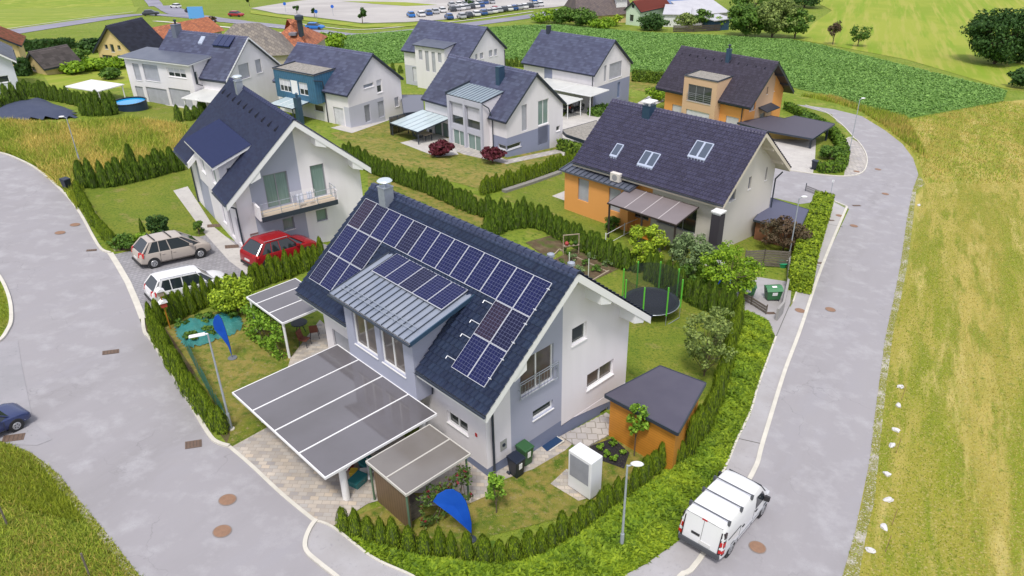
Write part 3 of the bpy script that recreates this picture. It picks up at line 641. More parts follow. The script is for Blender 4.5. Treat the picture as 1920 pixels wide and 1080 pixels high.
kerb([(1510,197),(1547,210),(1580,235),(1604,262)],.12,.05)
verp=[(1722,327),(1735,345),(1718,357),(1712,413),(1702,493),(1689,560),(1674,627),(1662,720),(1655,787),(1648,853),(1640,937),(1622,1013),(1610,1085),(1610,1150),(1565,1150),(1578,1085),(1599,1013),(1618,937),(1632,853),(1639,787),(1648,720),(1661,627),(1676,560),(1689,493),(1700,413),(1711,357)]
S('gravel_verge',verp,verge,.026)
S('gravel_verge',[(60,850),(20,834),(-20,822),(-20,835),(45,858),(95,898),(130,940),(180,1000),(240,1085),(262,1150),(292,1150),(262,1080),(200,1000),(150,940),(110,890)],verge,.026)
# distant roads
def froad(px,w,name='road',m_=None,off=.0,side=0):
    P=smooth([p[:2] for p in GS(px)],5); L=[];R_=[]
    for i,p in enumerate(P):
        a=P[max(i-1,0)]; b=P[min(i+1,len(P)-1)]; d=(b-a)/np.linalg.norm(b-a); n=np.array([-d[1],d[0]]); L.append(p+n*w/2); R_.append(p-n*w/2)
    return sheet(name,L+R_[::-1],m_ or farroad,.05+off)
froad([(-80,78),(0,64),(120,46),(255,28),(330,30),(430,40),(560,54),(660,66),(760,60),(880,46),(1000,30),(1060,18)],6.0)
froad([(262,-3),(290,7),(325,20),(380,33),(440,41)],7.0,off=.03)
froad([(-80,69),(0,57),(120,40),(250,23)],.4,'road_line',kerbm,.06); froad([(290,40),(430,52),(560,66),(660,78),(740,80)],1.6,'pavement',kerbm,.02)
froad([(560,45),(660,56),(760,50),(880,38),(1000,22)],.8,'pavement',kerbm,.03)
for k in range(16):
    a=(505+k*11.5,51+k*1.2); froad([a,(a[0]+6,a[1]+.6)],.35,'road_line',framew,.06)
S('parking_lot',[(470,16),(560,2),(640,-6),(760,-12),(1060,-16),(1120,2),(1040,14),(940,22),(850,36),(760,42),(680,44),(600,34),(520,26)],gravm,.05)
S('grass_strip',[(470,20),(520,28),(600,37),(680,47),(770,45),(860,38),(850,41),(770,50),(680,53),(600,43),(520,33),(470,26)],brightm,.09)
S('grass_strip',[(640,3),(760,5),(820,10),(760,12),(700,8)],brightm,.09)
# lawns and paved areas round the houses
S('lawn',[(140,322),(345,300),(370,330),(430,420),(385,440),(235,468),(205,470),(150,385)],lawnm,.02)
S('lawn',[(620,250),(800,215),(1060,265),(1090,300),(900,355),(700,300)],lawnd,.02)
S('lawn',[(690,310),(880,360),(960,400),(900,425),(690,350)],lawnd,.024)
S('lawn',[(940,365),(1060,320),(1180,400),(1180,450),(1100,440),(1010,410)],lawnm,.02)
S('lawn',[(170,195),(330,190),(400,230),(330,260),(230,260)],lawnm,.02)
S('lawn',[(1160,430),(1330,400),(1470,430),(1480,500),(1330,480),(1200,520)],lawnm,.02)
S('lawn',[(1010,470),(1200,500),(1350,560),(1372,620),(1350,720),(1300,760),(1180,700),(1100,560)],lawnm,.02)
S('lawn',[(300,600),(470,575),(610,660),(500,800),(432,838),(400,800),(330,690)],lawnd,.02)
S('lawn',[(625,985),(760,930),(900,900),(1080,820),(1340,820),(1250,870),(1100,960),(900,1010),(700,1010)],lawnd,.02)
S('lawn',[(1180,130),(1250,140),(1260,185),(1180,165)],lawnd,.02)
S('lawn',[(60,110),(240,100),(245,165),(100,170)],brightm,.02)
S('lawn',[(1470,190),(1560,215),(1592,262),(1588,310),(1530,325),(1528,290),(1560,240),(1480,210)],lawnm,.024)
S('paved_driveway',[(212,478),(250,470),(380,443),(410,436),(455,462),(480,500),(600,455),(640,470),(600,490),(290,560),(278,600),(262,590),(240,530)],pav2,.028)
S('paved_yard',[(432,840),(505,800),(545,672),(600,600),(640,640),(700,800),(880,860),(925,880),(1000,848),(1062,800),(1085,822),(1060,845),(1000,880),(930,905),(915,930),(840,925),(760,925),(690,945),(620,990),(590,977),(530,928),(470,872)],pav1,.028)
S('paved_yard',[(925,925),(880,880),(770,940),(800,950),(880,945)],pav1,.032)
S('paved_yard',[(1032,908),(1062,880),(1110,900),(1135,925),(1085,940)],pav1,.034)
S('paved_path',[(325,358),(352,350),(400,425),(455,470),(500,510),(470,520),(430,490),(385,440)],concr,.032)
S('paved_path',[(1035,368),(1060,358),(1180,402),(1200,430),(1150,410)],concr,.030)
S('paved_path',[(620,240),(660,250),(760,215),(755,208),(640,235)],concr,.030)
S('paved_path',[(780,255),(800,245),(950,300),(1065,276),(1065,284),(950,308),(870,290)],stonep,.030)
S('terrace',[(750,268),(830,250),(860,290),(820,295)],concr,.032)
S('garden_bed',[(1025,495),(1080,465),(1160,505),(1105,530)],soil,.03)
S('garden_bed',[(985,455),(1040,440),(1075,460),(1020,480)],soil,.03)
S('garden_bed',[(1105,838),(1150,822),(1180,850),(1170,880),(1120,862)],mulch,.04)
S('terrace',[(1200,430),(1330,410),(1350,455),(1240,460)],stonep,.03)
S('paved_path',[(1405,430),(1470,425),(1480,445),(1420,445)],concr,.03)
S('yard',[(1360,565),(1420,520),(1485,530),(1480,585),(1455,632),(1440,612),(1400,590)],pavem,.034)
S('garden_bed',[(262,600),(272,625),(345,720),(425,832),(432,815),(360,690),(290,585)],soil,.03)
S('garden_bed',[(140,365),(160,400),(215,472),(235,470),(170,385)],verge,.03)
S('garden_bed',[(225,470),(235,455),(300,440),(350,440),(340,455),(260,470)],soil,.034)
# ---------------------------------------------------------------- houses
def mk(name,label,W_,D,**k): pass
h1=Hs('solar_house','white and lavender gabled house with solar panels on its dark roof, nearest the camera','house',-1.212,24.804,0,.75754,9.35,12.37,.74,.95,.8161,3.948,ridge=4.475,group=None)
# gable holes
g1=[h1.rect('g',(1072,650),(1100,602)),h1.rect('g',(1100,733),(1151,672)),h1.rect('g',(976,748),(1038,637)),h1.rect('g',(999,789),(1037,748)),h1.rect('g',(1124,805),(1141,762))]
g1[2]=(g1[2][0],g1[2][1],g1[2][2],min(g1[2][3],4.65))
f1=[h1.rect('f',(840,798),(877,803)),(9.3,11.7,-.0,2.1)]
f1[0]=(min(f1[0][0],f1[0][1]),max(f1[0][0],f1[0][1]),1.25,1.9)
lowline=[(4.62,.06),(5.3,-.12),(5.9,-.28),(9.35,-1.0)]
walls(h1,[white,lav,plinthm],
  [(0,1.43,.12,20,0,[]),(0,1.43,-5,.12,2,[]),(1.43,4.62,.12,20,1,[g1[2],g1[3]]),(1.43,4.62,-5,.12,2,[]),(4.62,9.35,-.2,20,0,[g1[0],g1[1]]),(4.62,9.35,-5,-.2,2,[g1[4]])],
  [(0,12.37,.12,20,0,f1[:1]+[(9.3,11.7,.13,2.1)]),(0,12.37,-5,.12,2,[])],low=-2.6)
# white render comes down lower than the plinth line in steps towards the back
mb=MB(); mb.prism([(4.62,-.012,-.19),(9.35,-.012,-.19),(9.35,-.012,-.95),(7.3,-.012,-.52),(5.5,-.012,-.19)],(0,.011,0)); mb.build('wall_render_edge',white,h1.e)
window(h1.e,'g',0,g1[0],panes=1,glass=glassd); window(h1.e,'g',0,g1[1],panes=2,glass=glassb); window(h1.e,'g',0,g1[2],panes=2,glass=glassb,name='balcony_door'); window(h1.e,'g',0,g1[3],glass=glassd); window(h1.e,'g',0,g1[4],glass=glassb)
window(h1.e,'f',0,f1[0],panes=2,glass=glassd); window(h1.e,'f',0,(9.3,11.7,.13,2.1),kind='shutter',sill=False,name='side_door')
ro1=roof(h1,tile_navy,cut=(3.5,8.74,0.),th=.30,course=.345,pitch=.27,step=.07,wave=.036,x1=9.75,vents=11,brackets=((1.15,1),(6.4,1),(8.9,1)))
# dormer with zinc roof
xf=-.82; w1=h1.rect('f',(667,644),(701,609),xf); w2=h1.rect('f',(718,678),(754,641),xf)
lo_=min(w1[2],w2[2]); hi_=max(w1[3],w2[3]); lo_=(w1[2]+w2[2])/2; hi_=max(hi_,lo_+1.35)
w1=(w1[0],w1[1],lo_,hi_); w2=(w2[0],w2[1],lo_,hi_); print('dormer windows',w1,w2)
dm=bay(h1,xf,3.52,8.72,2.24,5.54,.237,[lav,lav],[((w1),'f',dict(panes=2,glass=glassb)),((w2),'f',dict(panes=2,glass=glassb))],[zincm,anth],oh=.34,rth=.16,seam=.42,ohs=.42)
# side windows: none. edge trim along the dormer verge
sl_=.237; P=lambda x,y,u:(x,y,5.54+sl_*(x-xf)+.16+.03+u)
mb=MB(); mb.hexa([P(-1.2,3.04,-.14),P(2.5,3.04,-.14),P(2.5,3.09,-.14),P(-1.2,3.09,-.14)],[P(-1.2,3.04,.06),P(2.5,3.04,.06),P(2.5,3.09,.06),P(-1.2,3.09,.06)]); mb.build('verge_trim',bluemetal,dm)
mb=MB()
for o_ in (0,.22):
    mb.tube(P(-.75+o_,3.4,.17),P(-.75+o_,8.9,.17),.014)
for k in range(9): mb.tube(P(-.75,3.5+k*.66,.03),P(-.75,3.5+k*.66,.18),.012); mb.tube(P(-.53,3.5+k*.66,.03),P(-.53,3.5+k*.66,.18),.012)
mb.build('snow_guard',steel,dm)
mb=MB(); mb.tube((-1.25,3.05,5.55),(-1.25,9.2,5.55),.06,n=8); mb.build('gutter',anth,dm)
# panels on the dormer roof
for k in range(5):
    cc=1/math.sqrt(1+sl_**2); one_solar(dm,lambda y,t,u:(2.36-t*cc,y,5.54+sl_*(2.36-t*cc-xf)+.19+u+0*t),3.47+k*1.03,0.02,1.03,1.56,.12)
u0=-.208; d0=.851
solar(ro1,h1,u0,d0,13,1); solar(ro1,h1,u0,d0+1.675,2,2); solar(ro1,h1,u0+10*1.015,d0+1.675,3,2)
mb=MB(); c_=1/math.sqrt(1+h1.s**2); sn_=h1.s*c_
RP=lambda y,t,u:(h1.R-t*c_-u*sn_,y,h1.hr-t*sn_+u*c_)
for t in (d0+.0,d0+1.675,d0+1.675*2,d0+1.675*3-.02):
    pass
for t in (d0+1.9,d0+2.9,d0+3.6,d0+4.7):
    mb.tube(RP(u0+2.03,t,.12),RP(u0+2.55,t,.12),.022); mb.tube(RP(u0+2.55,t,.12),RP(u0+2.55,t+.14,.12),.022)
for t in (d0+.3,d0+1.3,d0+2.0,d0+2.9,d0+3.7,d0+4.6): mb.tube(RP(u0-.06,t,.12),RP(u0+.1,t,.12),.03)
mb.build('panel_rails',alu,ro1)
chimney(h1,3.95,11.45,.55,.55,.95,steel,'plate')
for px in ((1013,478),(1052,494)):
    mb=MB(); q=h1.rf(*px); mb.lathe([(.12,-.1),(.12,.22),(.18,.24),(.16,.34),(.03,.4)],(h1.R+.7,q[1],h1.roofz(h1.R+.7)+.1),12); mb.build('roof_vent_pipe',steel,h1.e)
downpipe(h1,[(.32,-.09,3.6),(.32,-.09,-.15)],.055); downpipe(h1,[(-.1,3.2,3.7),(-.1,3.35,2.4)],.04)
mb=MB(); mb.box(.78,1.14,-.03,-.004,.62,1.15); o=mb.build('meter_box',mat('meter_grey',(.33,.34,.32),.5),h1.e); mb=MB(); mb.lathe([(.09,0),(.09,.02)],(0,0,0),12); mb.v=[(.96+v[0],-.032-v[2],.9+v[1]) for v in mb.v]; mb.build('dial',anth,o)
mb=MB(); mb.box(-.02,-.004,.55,.68,1.55,1.72); mb.build('house_number_plate',mat('red_plate',(.45,.03,.03),.5),h1.e)
# french balcony rail
r=g1[2]; mb=MB(); a,b,z=r[0]-.12,r[1]+.18,r[2]
for zz in (z+.05,z+.92,z+.80): mb.tube((a,-.12,zz),(b,-.12,zz),.02)
for x in (a,b,(a+b)/2): mb.tube((x,-.12,z),(x,-.12,z+.92),.02); mb.tube((x,-.12,z+.5),(x,0,z+.5),.015)
for k in range(12): x=a+(b-a)*(k+.5)/12; mb.tube((x,-.12,z+.05),(x,-.12,z+.8),.007,n=5)
mb.build('balcony_rail',steel,h1.e)
# ---- house two with balcony
h2=Hs('balcony_house','white house with lavender gable stripe, long balcony with laundry and plain dark shingle roof','house',-17.963,46.723,.06,.588,8.83,12.15,.8,.9,.878,3.91)
g2=[h2.rect('g',(502,384),(537,320)),h2.rect('g',(588,362),(606,306)),h2.rect('g',(533,433),(550,406)),h2.rect('g',(595,417),(612,390))]
g2[0]=(g2[0][0],g2[0][1],2.6,g2[0][3]); g2[1]=(g2[1][0],g2[1][1],2.6,g2[1][3])
xa=h2.pl(487,451,1,0)[0]; xb=h2.pl(580,445,1,0)[0]; print('h2 stripe',xa,xb,g2)
f2=[(.5,1.1,.3,2.2),(2.2,3.1,.1,2.3),(4.0,4.7,.6,2.2)]
gz=[(0,xa,-5,20,0,[]),(xa,xb,-5,20,1,[w for w in (g2[0],g2[2]) ]),(xb,8.83,-5,20,0,[w for w in (g2[1],g2[3])])]
walls(h2,[white,lav,plinthm],gz,[(0,7.6,-5,20,0,f2),(7.6,10.4,-5,20,1,[]),(10.4,12.15,-5,20,0,[])])
for i,w in enumerate(g2): window(h2.e,'g',0,w,panes=2 if i==0 else 1,glass=glassg,frame=frameg,sill=i>1,name='balcony_door' if i<2 else 'window')
for i,w in enumerate(f2): window(h2.e,'f',0,w,kind='shutter' if i!=1 else 'door',glass=shutw if i!=1 else frameg,sill=i!=1)
ro2=roof(h2,tile_ind,cut=(2.28,8.92,0.),th=.32,course=.16,pitch=.33,step=.006,x1=9.3,ridgecap=True,vents=10,brackets=((1.3,1),(6.0,1),(8.4,1)))
bay(h2,-.15,2.3,8.9,2.6,5.52,.37,[white,white],[((6.6,7.6,3.6,4.9),'f',dict(panes=1,glass=glassg)),((3.4,4.6,3.6,4.9),'f',dict(panes=2,glass=glassg)),((.35,.95,4.5,5.2),'g',dict(glass=glassd,sill=False))],[tile_plain,anth],oh=.45,rth=.2,ohs=.45)
chimney(h2,4.1,9.7,.5,.5,.8,steel,'plate')
bx0,bx1=1.17,6.44; mb=MB(); mb.box(bx0,bx1,-1.2,-.004,2.38,2.6); ob=mb.build('balcony_slab',mat('balcony_tiles',(.50,.42,.33),.7),h2.e)
mb=MB(); mb.box(bx0-.02,bx1+.02,-1.26,-1.205,2.28,2.62); mb.build('slab_edge',anth,ob)
mb=MB(); mb.box(bx0-.14,bx0-.005,-1.2,-.01,2.38,3.35); mb.build('balcony_side_wall',white,ob); mb=MB(); mb.box(bx1+.005,bx1+.1,-1.2,-.5,2.38,3.3); mb.build('balcony_side_wall',white,ob)
mb=MB()
for zz in (3.5,3.15,2.9): mb.tube((bx0,-1.17,zz),(bx1,-1.17,zz),.018)
for k in range(5): x=bx0+.1+(bx1-bx0-.2)*k/4; mb.tube((x,-1.17,2.6),(x,-1.17,3.5),.02)
mb.tube((bx1,-1.17,3.5),(bx1,-.1,3.5),.018); mb.tube((bx1,-.1,2.6),(bx1,-.1,3.5),.02); mb.build('balcony_rail',steel,ob)
downpipe(h2,[(-.6,-.05,3.5),(-.09,-.09,3.2),(-.09,-.09,-.3)],.055); downpipe(h2,[(-.09,12.0,3.4),(-.09,12.0,-.3)],.055)
mb=MB(); q=h2.rect('g',(471,450),(484,435)); mb.box(q[0],q[1],-.03,-.004,q[2],q[3]); mb.build('meter_box',mat('brown_box',(.22,.14,.13),.6),h2.e)
# laundry rack on the balcony
def wpt(h,P): 
    c,s=math.cos(h.ang),math.sin(h.ang); return (h.o[0]+P[0]*c-P[1]*s,h.o[1]+P[0]*s+P[1]*c,h.o[2]+P[2])
def at(h,x,y,z=0): return wpt(h,(x,y,z))
rk=thing('drying_rack','white laundry drying rack with washing hung on it, standing on the balcony','drying rack',at(h2,4.3,-.65,2.6),h2.ang)
mb=MB()
for s in (-1,1):
    mb.tube((-.8,.25*s,0),(-.75,-.25*s,.95),.012); mb.tube((.8,.25*s,0),(.75,-.25*s,.95),.012)
for k in range(6): mb.tube((-.8,-.3+.12*k,.95),(.8,-.3+.12*k,.95),.007,n=5)
mb.build('frame',framew,rk)
clothm=mat('laundry_cloth',(.72,.72,.8),.9,(.6,.62,.75),5,.6)
for k,(x0,x1,l) in enumerate(((-.6,-.1,.65),(.15,.5,.55))):
    mb=MB(); 
    for i in range(6):
        a=x0+(x1-x0)*i/6; b=x0+(x1-x0)*(i+1)/6; d0_=.03*math.sin(i*2.1); d1_=.03*math.sin((i+1)*2.1)
        mb.add([(a,-.31+d0_,.96),(b,-.31+d1_,.96),(b,-.33+d1_*2,.96-l),(a,-.33+d0_*2,.96-l)],[(0,1,2,3)])
    md=mb.build('laundry',clothm,rk).modifiers.new('s','SOLIDIFY'); md.thickness=.01
# ---- centre house with projecting grey bay (h5)
h5=Hs('bay_window_house','white and grey-blue house with tall two-storey glazed bay, in the middle of the housing estate','house',-.235,75.144,-4.1,.77,8.5,12.95,.25,.25,.885,4.32)
g5=[h5.rect('g',(978.5,235),(988,195)),h5.rect('g',(1009,223),(1029,184)),h5.rect('g',(1009,272),(1027,233)),h5.rect('g',(952,276),(977,261)),h5.rect('g',(1043,247),(1050,235))]
g5[0]=(g5[0][0],g5[0][1],2.75,g5[0][3]); g5[1]=(g5[1][0],g5[1][1],2.75,g5[1][3]); g5[3]=(.02,g5[3][1],1.25,1.75); print('h5',g5)
zl=2.55; xr=g5[1][1]+.15
walls(h5,[white,lav2,pale],[(0,xr,-5,zl,1,[g5[2],g5[3]]),(0,xr,zl,20,0,[g5[0],g5[1]]),(xr,8.5,-5,20,0,[g5[4]])],
  [(0,2.0,-5,zl,1,[(.05,1.3,1.25,1.75)]),(0,2.0,zl,20,0,[]),(2.0,12.95,-5,20,0,[(8.6,10.2,.1,2.2),(10.3,11.6,.1,2.2)])])
for i,w in enumerate(g5): window(h5.e,'g',0,w,panes=2 if i in(1,2) else 1,kind='shutter' if i==0 else 'glass',glass={0:shut,1:glassg,2:glassg,3:glassd,4:glassd}[i],sill=i>2)
window(h5.e,'f',0,(.05,1.3,1.25,1.75)); window(h5.e,'f',0,(8.6,10.2,.1,2.2),panes=2,glass=glassg,sill=False,frame=frameg); window(h5.e,'f',0,(10.3,11.6,.1,2.2),panes=1,glass=glassg,sill=False,frame=frameg)
roof(h5,tile_slate,cut=(2.43,7.77,0.),th=.16,fascia=anth,course=.38,pitch=.42,step=.06,vergetrim=anth)
xf=-.9
wb=[h5.rect('f',(845,229),(867,196),xf),h5.rect('f',(874,240),(898,205),xf),h5.rect('f',(848,275),(870,244),xf),h5.rect('f',(877,287),(899,254),xf)]; print(wb)
y_=[(max(w[0],2.7),min(w[1],7.6)) for w in wb]; ym=5.15
wb=[(ym+.2,7.35,2.9,5.1),(2.75,ym-.2,2.9,5.1),(ym+.2,7.35,.15,2.3),(2.75,ym-.2,.15,2.3)]
bay(h5,xf,2.45,7.75,-.3,5.85,.16,[pale,white],[(wb[0],'f',dict(panes=1,kind='glass',blind=.6,sill=False,frame=frameg)),(wb[1],'f',dict(blind=.6,sill=False,frame=frameg)),(wb[2],'f',dict(panes=2,glass=glassg,sill=False)),(wb[3],'f',dict(panes=2,glass=glassg,sill=False))],[zincg,zincd],oh=.12,rth=.12,fascia=anth,seam=.5,ohs=.05,name='bay',roofname='bay_roof')
mb=MB()
for a,b in ((2.43,2.7),(ym-.14,ym+.14),(7.45,7.77)): mb.box(xf-.22,xf-.003,a,b,-.3,5.85)
mb.box(xf-.18,xf-.003,2.7,ym-.14,5.3,5.85); mb.box(xf-.18,xf-.003,ym+.14,7.45,5.3,5.85); mb.build('bay_pillars',pale,h5.e)
mb=MB(); mb.hexa([(-1.15,7.78,5.85),(2.5,7.78,6.45),(2.5,7.9,6.45),(-1.15,7.9,5.85)],[(-1.15,7.78,6.2),(2.5,7.78,6.75),(2.5,7.9,6.75),(-1.15,7.9,6.2)]); mb.build('bay_roof_edge',anth,h5.e)
chimney(h5,2.9,3.75,.8,.55,1.55,bluemetal,'none',z0=h5.roofz(2.9))
downpipe(h5,[(-1.0,2.3,5.8),(-.3,2.2,5.3),(-.12,1.9,4.2),(-.09,1.9,-.2)],.055)
# ---- blue-clad dormer house (h4)
h4=Hs('blue_dormer_house','white house with a large blue metal-clad box dormer, behind the balcony house','house',-17.673,84.07,-2.97,.936,8.5,12.06,.25,.25,.806,3.86)
g4=[h4.rect('g',(682,167),(700,154)),h4.rect('g',(708,175),(715,148)),h4.rect('g',(686,230),(693,195)),h4.rect('g',(711,221),(719,188)),h4.rect('g',(741,201),(747,181))]; print('h4',g4)
zl=2.45; g4[2]=(*g4[2][:3],min(g4[2][3],2.35)); g4[3]=(*g4[3][:3],min(g4[3][3],2.4)); g4[0]=(g4[0][0]-0,g4[0][1],max(g4[0][2],2.6),max(g4[0][3],3.3)); g4[1]=(g4[1][0],g4[1][1],max(g4[1][2],2.6),g4[1][3]); xr=g4[3][1]+.02
walls(h4,[white,pale,white],[(0,xr,-5,zl,1,[g4[2],g4[3]]),(0,xr,zl,20,0,[g4[0],g4[1]]),(xr,8.5,-5,20,0,[g4[4]])],
  [(0,.8,-5,2.45,1,[]),(.8,3.6,-5,2.45,0,[(1.0,2.6,.1,2.2)]),(0,3.6,2.45,20,0,[]),(3.6,12.06,-5,20,0,[(4.3,5.9,1.2,2.0)])])
for i,w in enumerate(g4): window(h4.e,'g',0,w,kind='door' if i==2 else ('shutter' if i in (3,4) else 'glass'),glass={0:mat('pale_glass',(.25,.28,.33),.15),2:frameg}.get(i),sill=i in(0,1,4),blind=.45 if i==1 else 0)
window(h4.e,'f',0,(1.0,2.6,.1,2.2),kind='shutter',glass=shutw,sill=False); window(h4.e,'f',0,(4.3,5.9,1.2,2.0),glass=glassb)
roof(h4,tile_slate,cut=(3.78,10.72,0.),th=.16,fascia=anth,course=.38,pitch=.5,step=.06,vergetrim=anth)
xf=-1.15; wl=(8.0,10.0,3.25,4.7); wr=(5.1,6.6,3.25,4.7)
bb=bay(h4,xf,3.8,10.7,2.5,5.62,.03,[blueclady,blueclad],[(wl,'f',dict(panes=3,blind=.55,sill=False,frame=framew)),(wr,'f',dict(panes=2,blind=.55,sill=False,frame=framew))],[gravel,anth],oh=.05,rth=.06,ohs=.02,fascia=bluemetal,parapet=.16)
mb=MB(); mb.box(xf-.03,xf-.004,6.75,7.85,3.2,4.75); mb.build('white_panel',framew,h4.e)
downpipe(h4,[(-1.3,3.7,5.2),(-.15,3.6,4.9),(-.1,3.6,3.6),(-.1,3.6,-.2)],.06)
# ---- top left house (h3)
h3=Hs('wide_dormer_house','white two-storey house with wide shed-roofed front and three solar collectors, beside the round pool','house',-31.9,87.5,-2.2,1.085,8.5,12.3,.25,.25,.89,4.1)
g3=[h3.rect('g',(451,150),(465,117)),h3.rect('g',(482,138),(488,110))]; print('h3',g3)
walls(h3,[white,pale],[(0,8.5,-5,20,0,[w for w in g3])],[(0,12.3,-5,20,0,[])])
for w in g3: window(h3.e,'g',0,w,kind='shutter',sill=True)
ro3=roof(h3,tile_slate,cut=(3.93,12.6,0.),th=.2,fascia=anth,course=.36,pitch=.5,step=.06,vergetrim=framew)
xf=-1.2; R3=lambda p,q:h3.rect('f',p,q,xf)
wz=[('W',(255,150),(259,120)),('W',(273,150),(294,123)),('B',(316,143),(346,130)),('S',(258,183),(267,163)),('S',(280,192),(312,168)),('S',(323,197),(356,170))]
L3=[]; yy=[(13.6,14.4,3.1,5.0),(10.4,12.2,3.3,5.0),(5.2,8.2,3.7,4.8),(13.2,14.1,.3,2.2),(9.0,12.0,.1,2.4),(4.6,7.6,.1,2.4)]
for (k,p,q),d in zip(wz,yy):
    w=R3(p,q); print('h3w',[round(v,2) for v in w]); L3.append((w,'f',dict(kind='glass' if k=='B' else 'shutter',panes=3,sill=k!='S',**({'blind':.55} if k=='B' else {}))))
bay(h3,xf,3.95,14.9,-.6,5.75,.07,[white,white],[( (w[0][0],w[0][1],w[0][2],min(w[0][3],5.5)),w[1],w[2]) for w in L3]+[((-.75,-.35,3.4,4.9),'g',dict(glass=glassd,sill=False))],[zincd,anth],oh=.45,rth=.16,ohs=.35,fascia=framew,seam=0,xback=2.4,name='front_wing',roofname='wing_roof')
skylight(h3,[(379,69),(386,71),(378,84),(371,82)],ro3,m_=mat('pale_skylight',(.4,.45,.55),.15))
mb=MB()
pts=[h3.rf(*p,.12) for p in ((411,67),(442,69),(430,92),(397,90))]; ya=np.mean([pts[1][1],pts[2][1]]); yb=np.mean([pts[0][1],pts[3][1]]); xa=np.mean([pts[2][0],pts[3][0]]); xb=np.mean([pts[0][0],pts[1][0]])
for k in range(3):
    a=ya+(yb-ya)*k/3+.03; b=ya+(yb-ya)*(k+1)/3-.03
    mb.hexa([(xa,a,h3.roofz(xa)+.38),(xb,a,h3.roofz(xb)+.12),(xb,b,h3.roofz(xb)+.12),(xa,b,h3.roofz(xa)+.38)],[(xa,a,h3.roofz(xa)+.48),(xb,a,h3.roofz(xb)+.22),(xb,b,h3.roofz(xb)+.22),(xa,b,h3.roofz(xa)+.48)])
    o=mb.build('solar_collector',mat('collector_blue',(.012,.022,.085),.12,spec=.8),ro3); mb=MB()
mb=MB(); mb.hexa([(xa+.1,ya,h3.roofz(xa)),(xa+.2,ya,h3.roofz(xa)),(xa+.2,yb,h3.roofz(xa)),(xa+.1,yb,h3.roofz(xa))],[(xa+.1,ya,h3.roofz(xa)+.4),(xa+.2,ya,h3.roofz(xa)+.4),(xa+.2,yb,h3.roofz(xa)+.4),(xa+.1,yb,h3.roofz(xa)+.4)]); mb.build('collector_support',anth,ro3)
chimney(h3,3.9,10.9,1.0,.7,1.1,mat('tile_grey_metal',(.14,.16,.21),.5),'round')
downpipe(h3,[(-.9,3.8,5.7),(-.9,3.8,3.6),(-.1,3.8,3.2)],.055)
# ---- rear white house (h6)
h6=Hs('white_dormer_house','white house with small grey flat dormer over slim windows, rear left before the crop field','house',-5.374,106.189,-4.76,.938,8.5,11.8,.25,.25,.779,4.45)
R6=lambda face,p,q,v=0:h6.rect(face,p,q,v)
g6=[R6('g',(891,112),(895,101)),R6('g',(900,111),(906,98)),R6('g',(917,107),(923,93)),R6('g',(927,105),(932,91))]; print('h6',g6)
walls(h6,[white,pale],[(0,8.5,-5,20,0,g6)],[(0,7.6,-5,20,0,[]),(7.6,11.8,-5,2.4,1,[(8.0,10.4,.1,2.2)]),(7.6,11.8,2.4,20,0,[])])
for w in g6: window(h6.e,'g',0,w,kind='shutter')
window(h6.e,'f',0,(8.0,10.4,.1,2.2),kind='shutter',glass=shutw,sill=False)
roof(h6,tile_slate,cut=(3.38,8.82,0.),th=.16,fascia=anth,course=.38,pitch=.5,step=.06,vergetrim=anth)
mb=MB(); mb.box(1.0,7.6,-.014,-.002,2.55,3.0); 
xf=-.85; w6=[(7.45,8.15,3.7,5.0),(6.3,6.95,2.2,5.0),(5.1,5.75,2.2,5.0),(3.95,4.6,3.7,5.0)]
bay(h6,xf,3.4,8.8,-.5,5.6,.11,[white,white],[(w,'f',dict(kind='shutter',sill=False)) for w in w6],[zincd,anth],oh=.3,rth=.12,fascia=anth,ohs=.2,name='bay',roofname='bay_roof')
downpipe(h6,[(8.4,-.1,4.2),(8.4,-.1,0)],.055)
# ---- rear right white house (h7)
h7=Hs('slate_grey_house','plain white house with big shuttered gable window and grey base, before the crop field','house',11.321,100.913,-5.77,.838,8.5,12.11,.25,.25,.821,4.25)
R7=lambda face,p,q,v=0:h7.rect(face,p,q,v)
a=R7('g',(1132,151),(1138,122)); b=R7('g',(1142,149),(1166.5,113)); print('h7',a,b)
b=(b[0],b[1],2.9,b[3]); a=(a[0],a[1]-.05,2.9,b[3]); dd=R7('g',(1157,178),(1163,152)); dd=(dd[0],dd[1],.05,2.15)
walls(h7,[white,lav2,pale],[(0,8.5,-5,2.5,1,[dd]),(0,8.5,2.5,20,0,[a,b])],[(0,7.0,-5,20,0,[]),(7.0,8.4,-5,20,1,[]),(8.4,12.11,-5,20,0,[])])
window(h7.e,'g',0,a,kind='shutter',sill=False); window(h7.e,'g',0,b,kind='shutter'); window(h7.e,'g',0,dd,kind='door',glass=mat('blue_door',(.15,.2,.34),.4))
roof(h7,tile_slate,th=.16,fascia=anth,course=.36,pitch=.5,step=.06,vergetrim=anth)
chimney(h7,4.0,10.9,.5,.5,1.0,anth,'none'); downpipe(h7,[(-.1,.15,4.1),(-.1,.15,0)],.06)
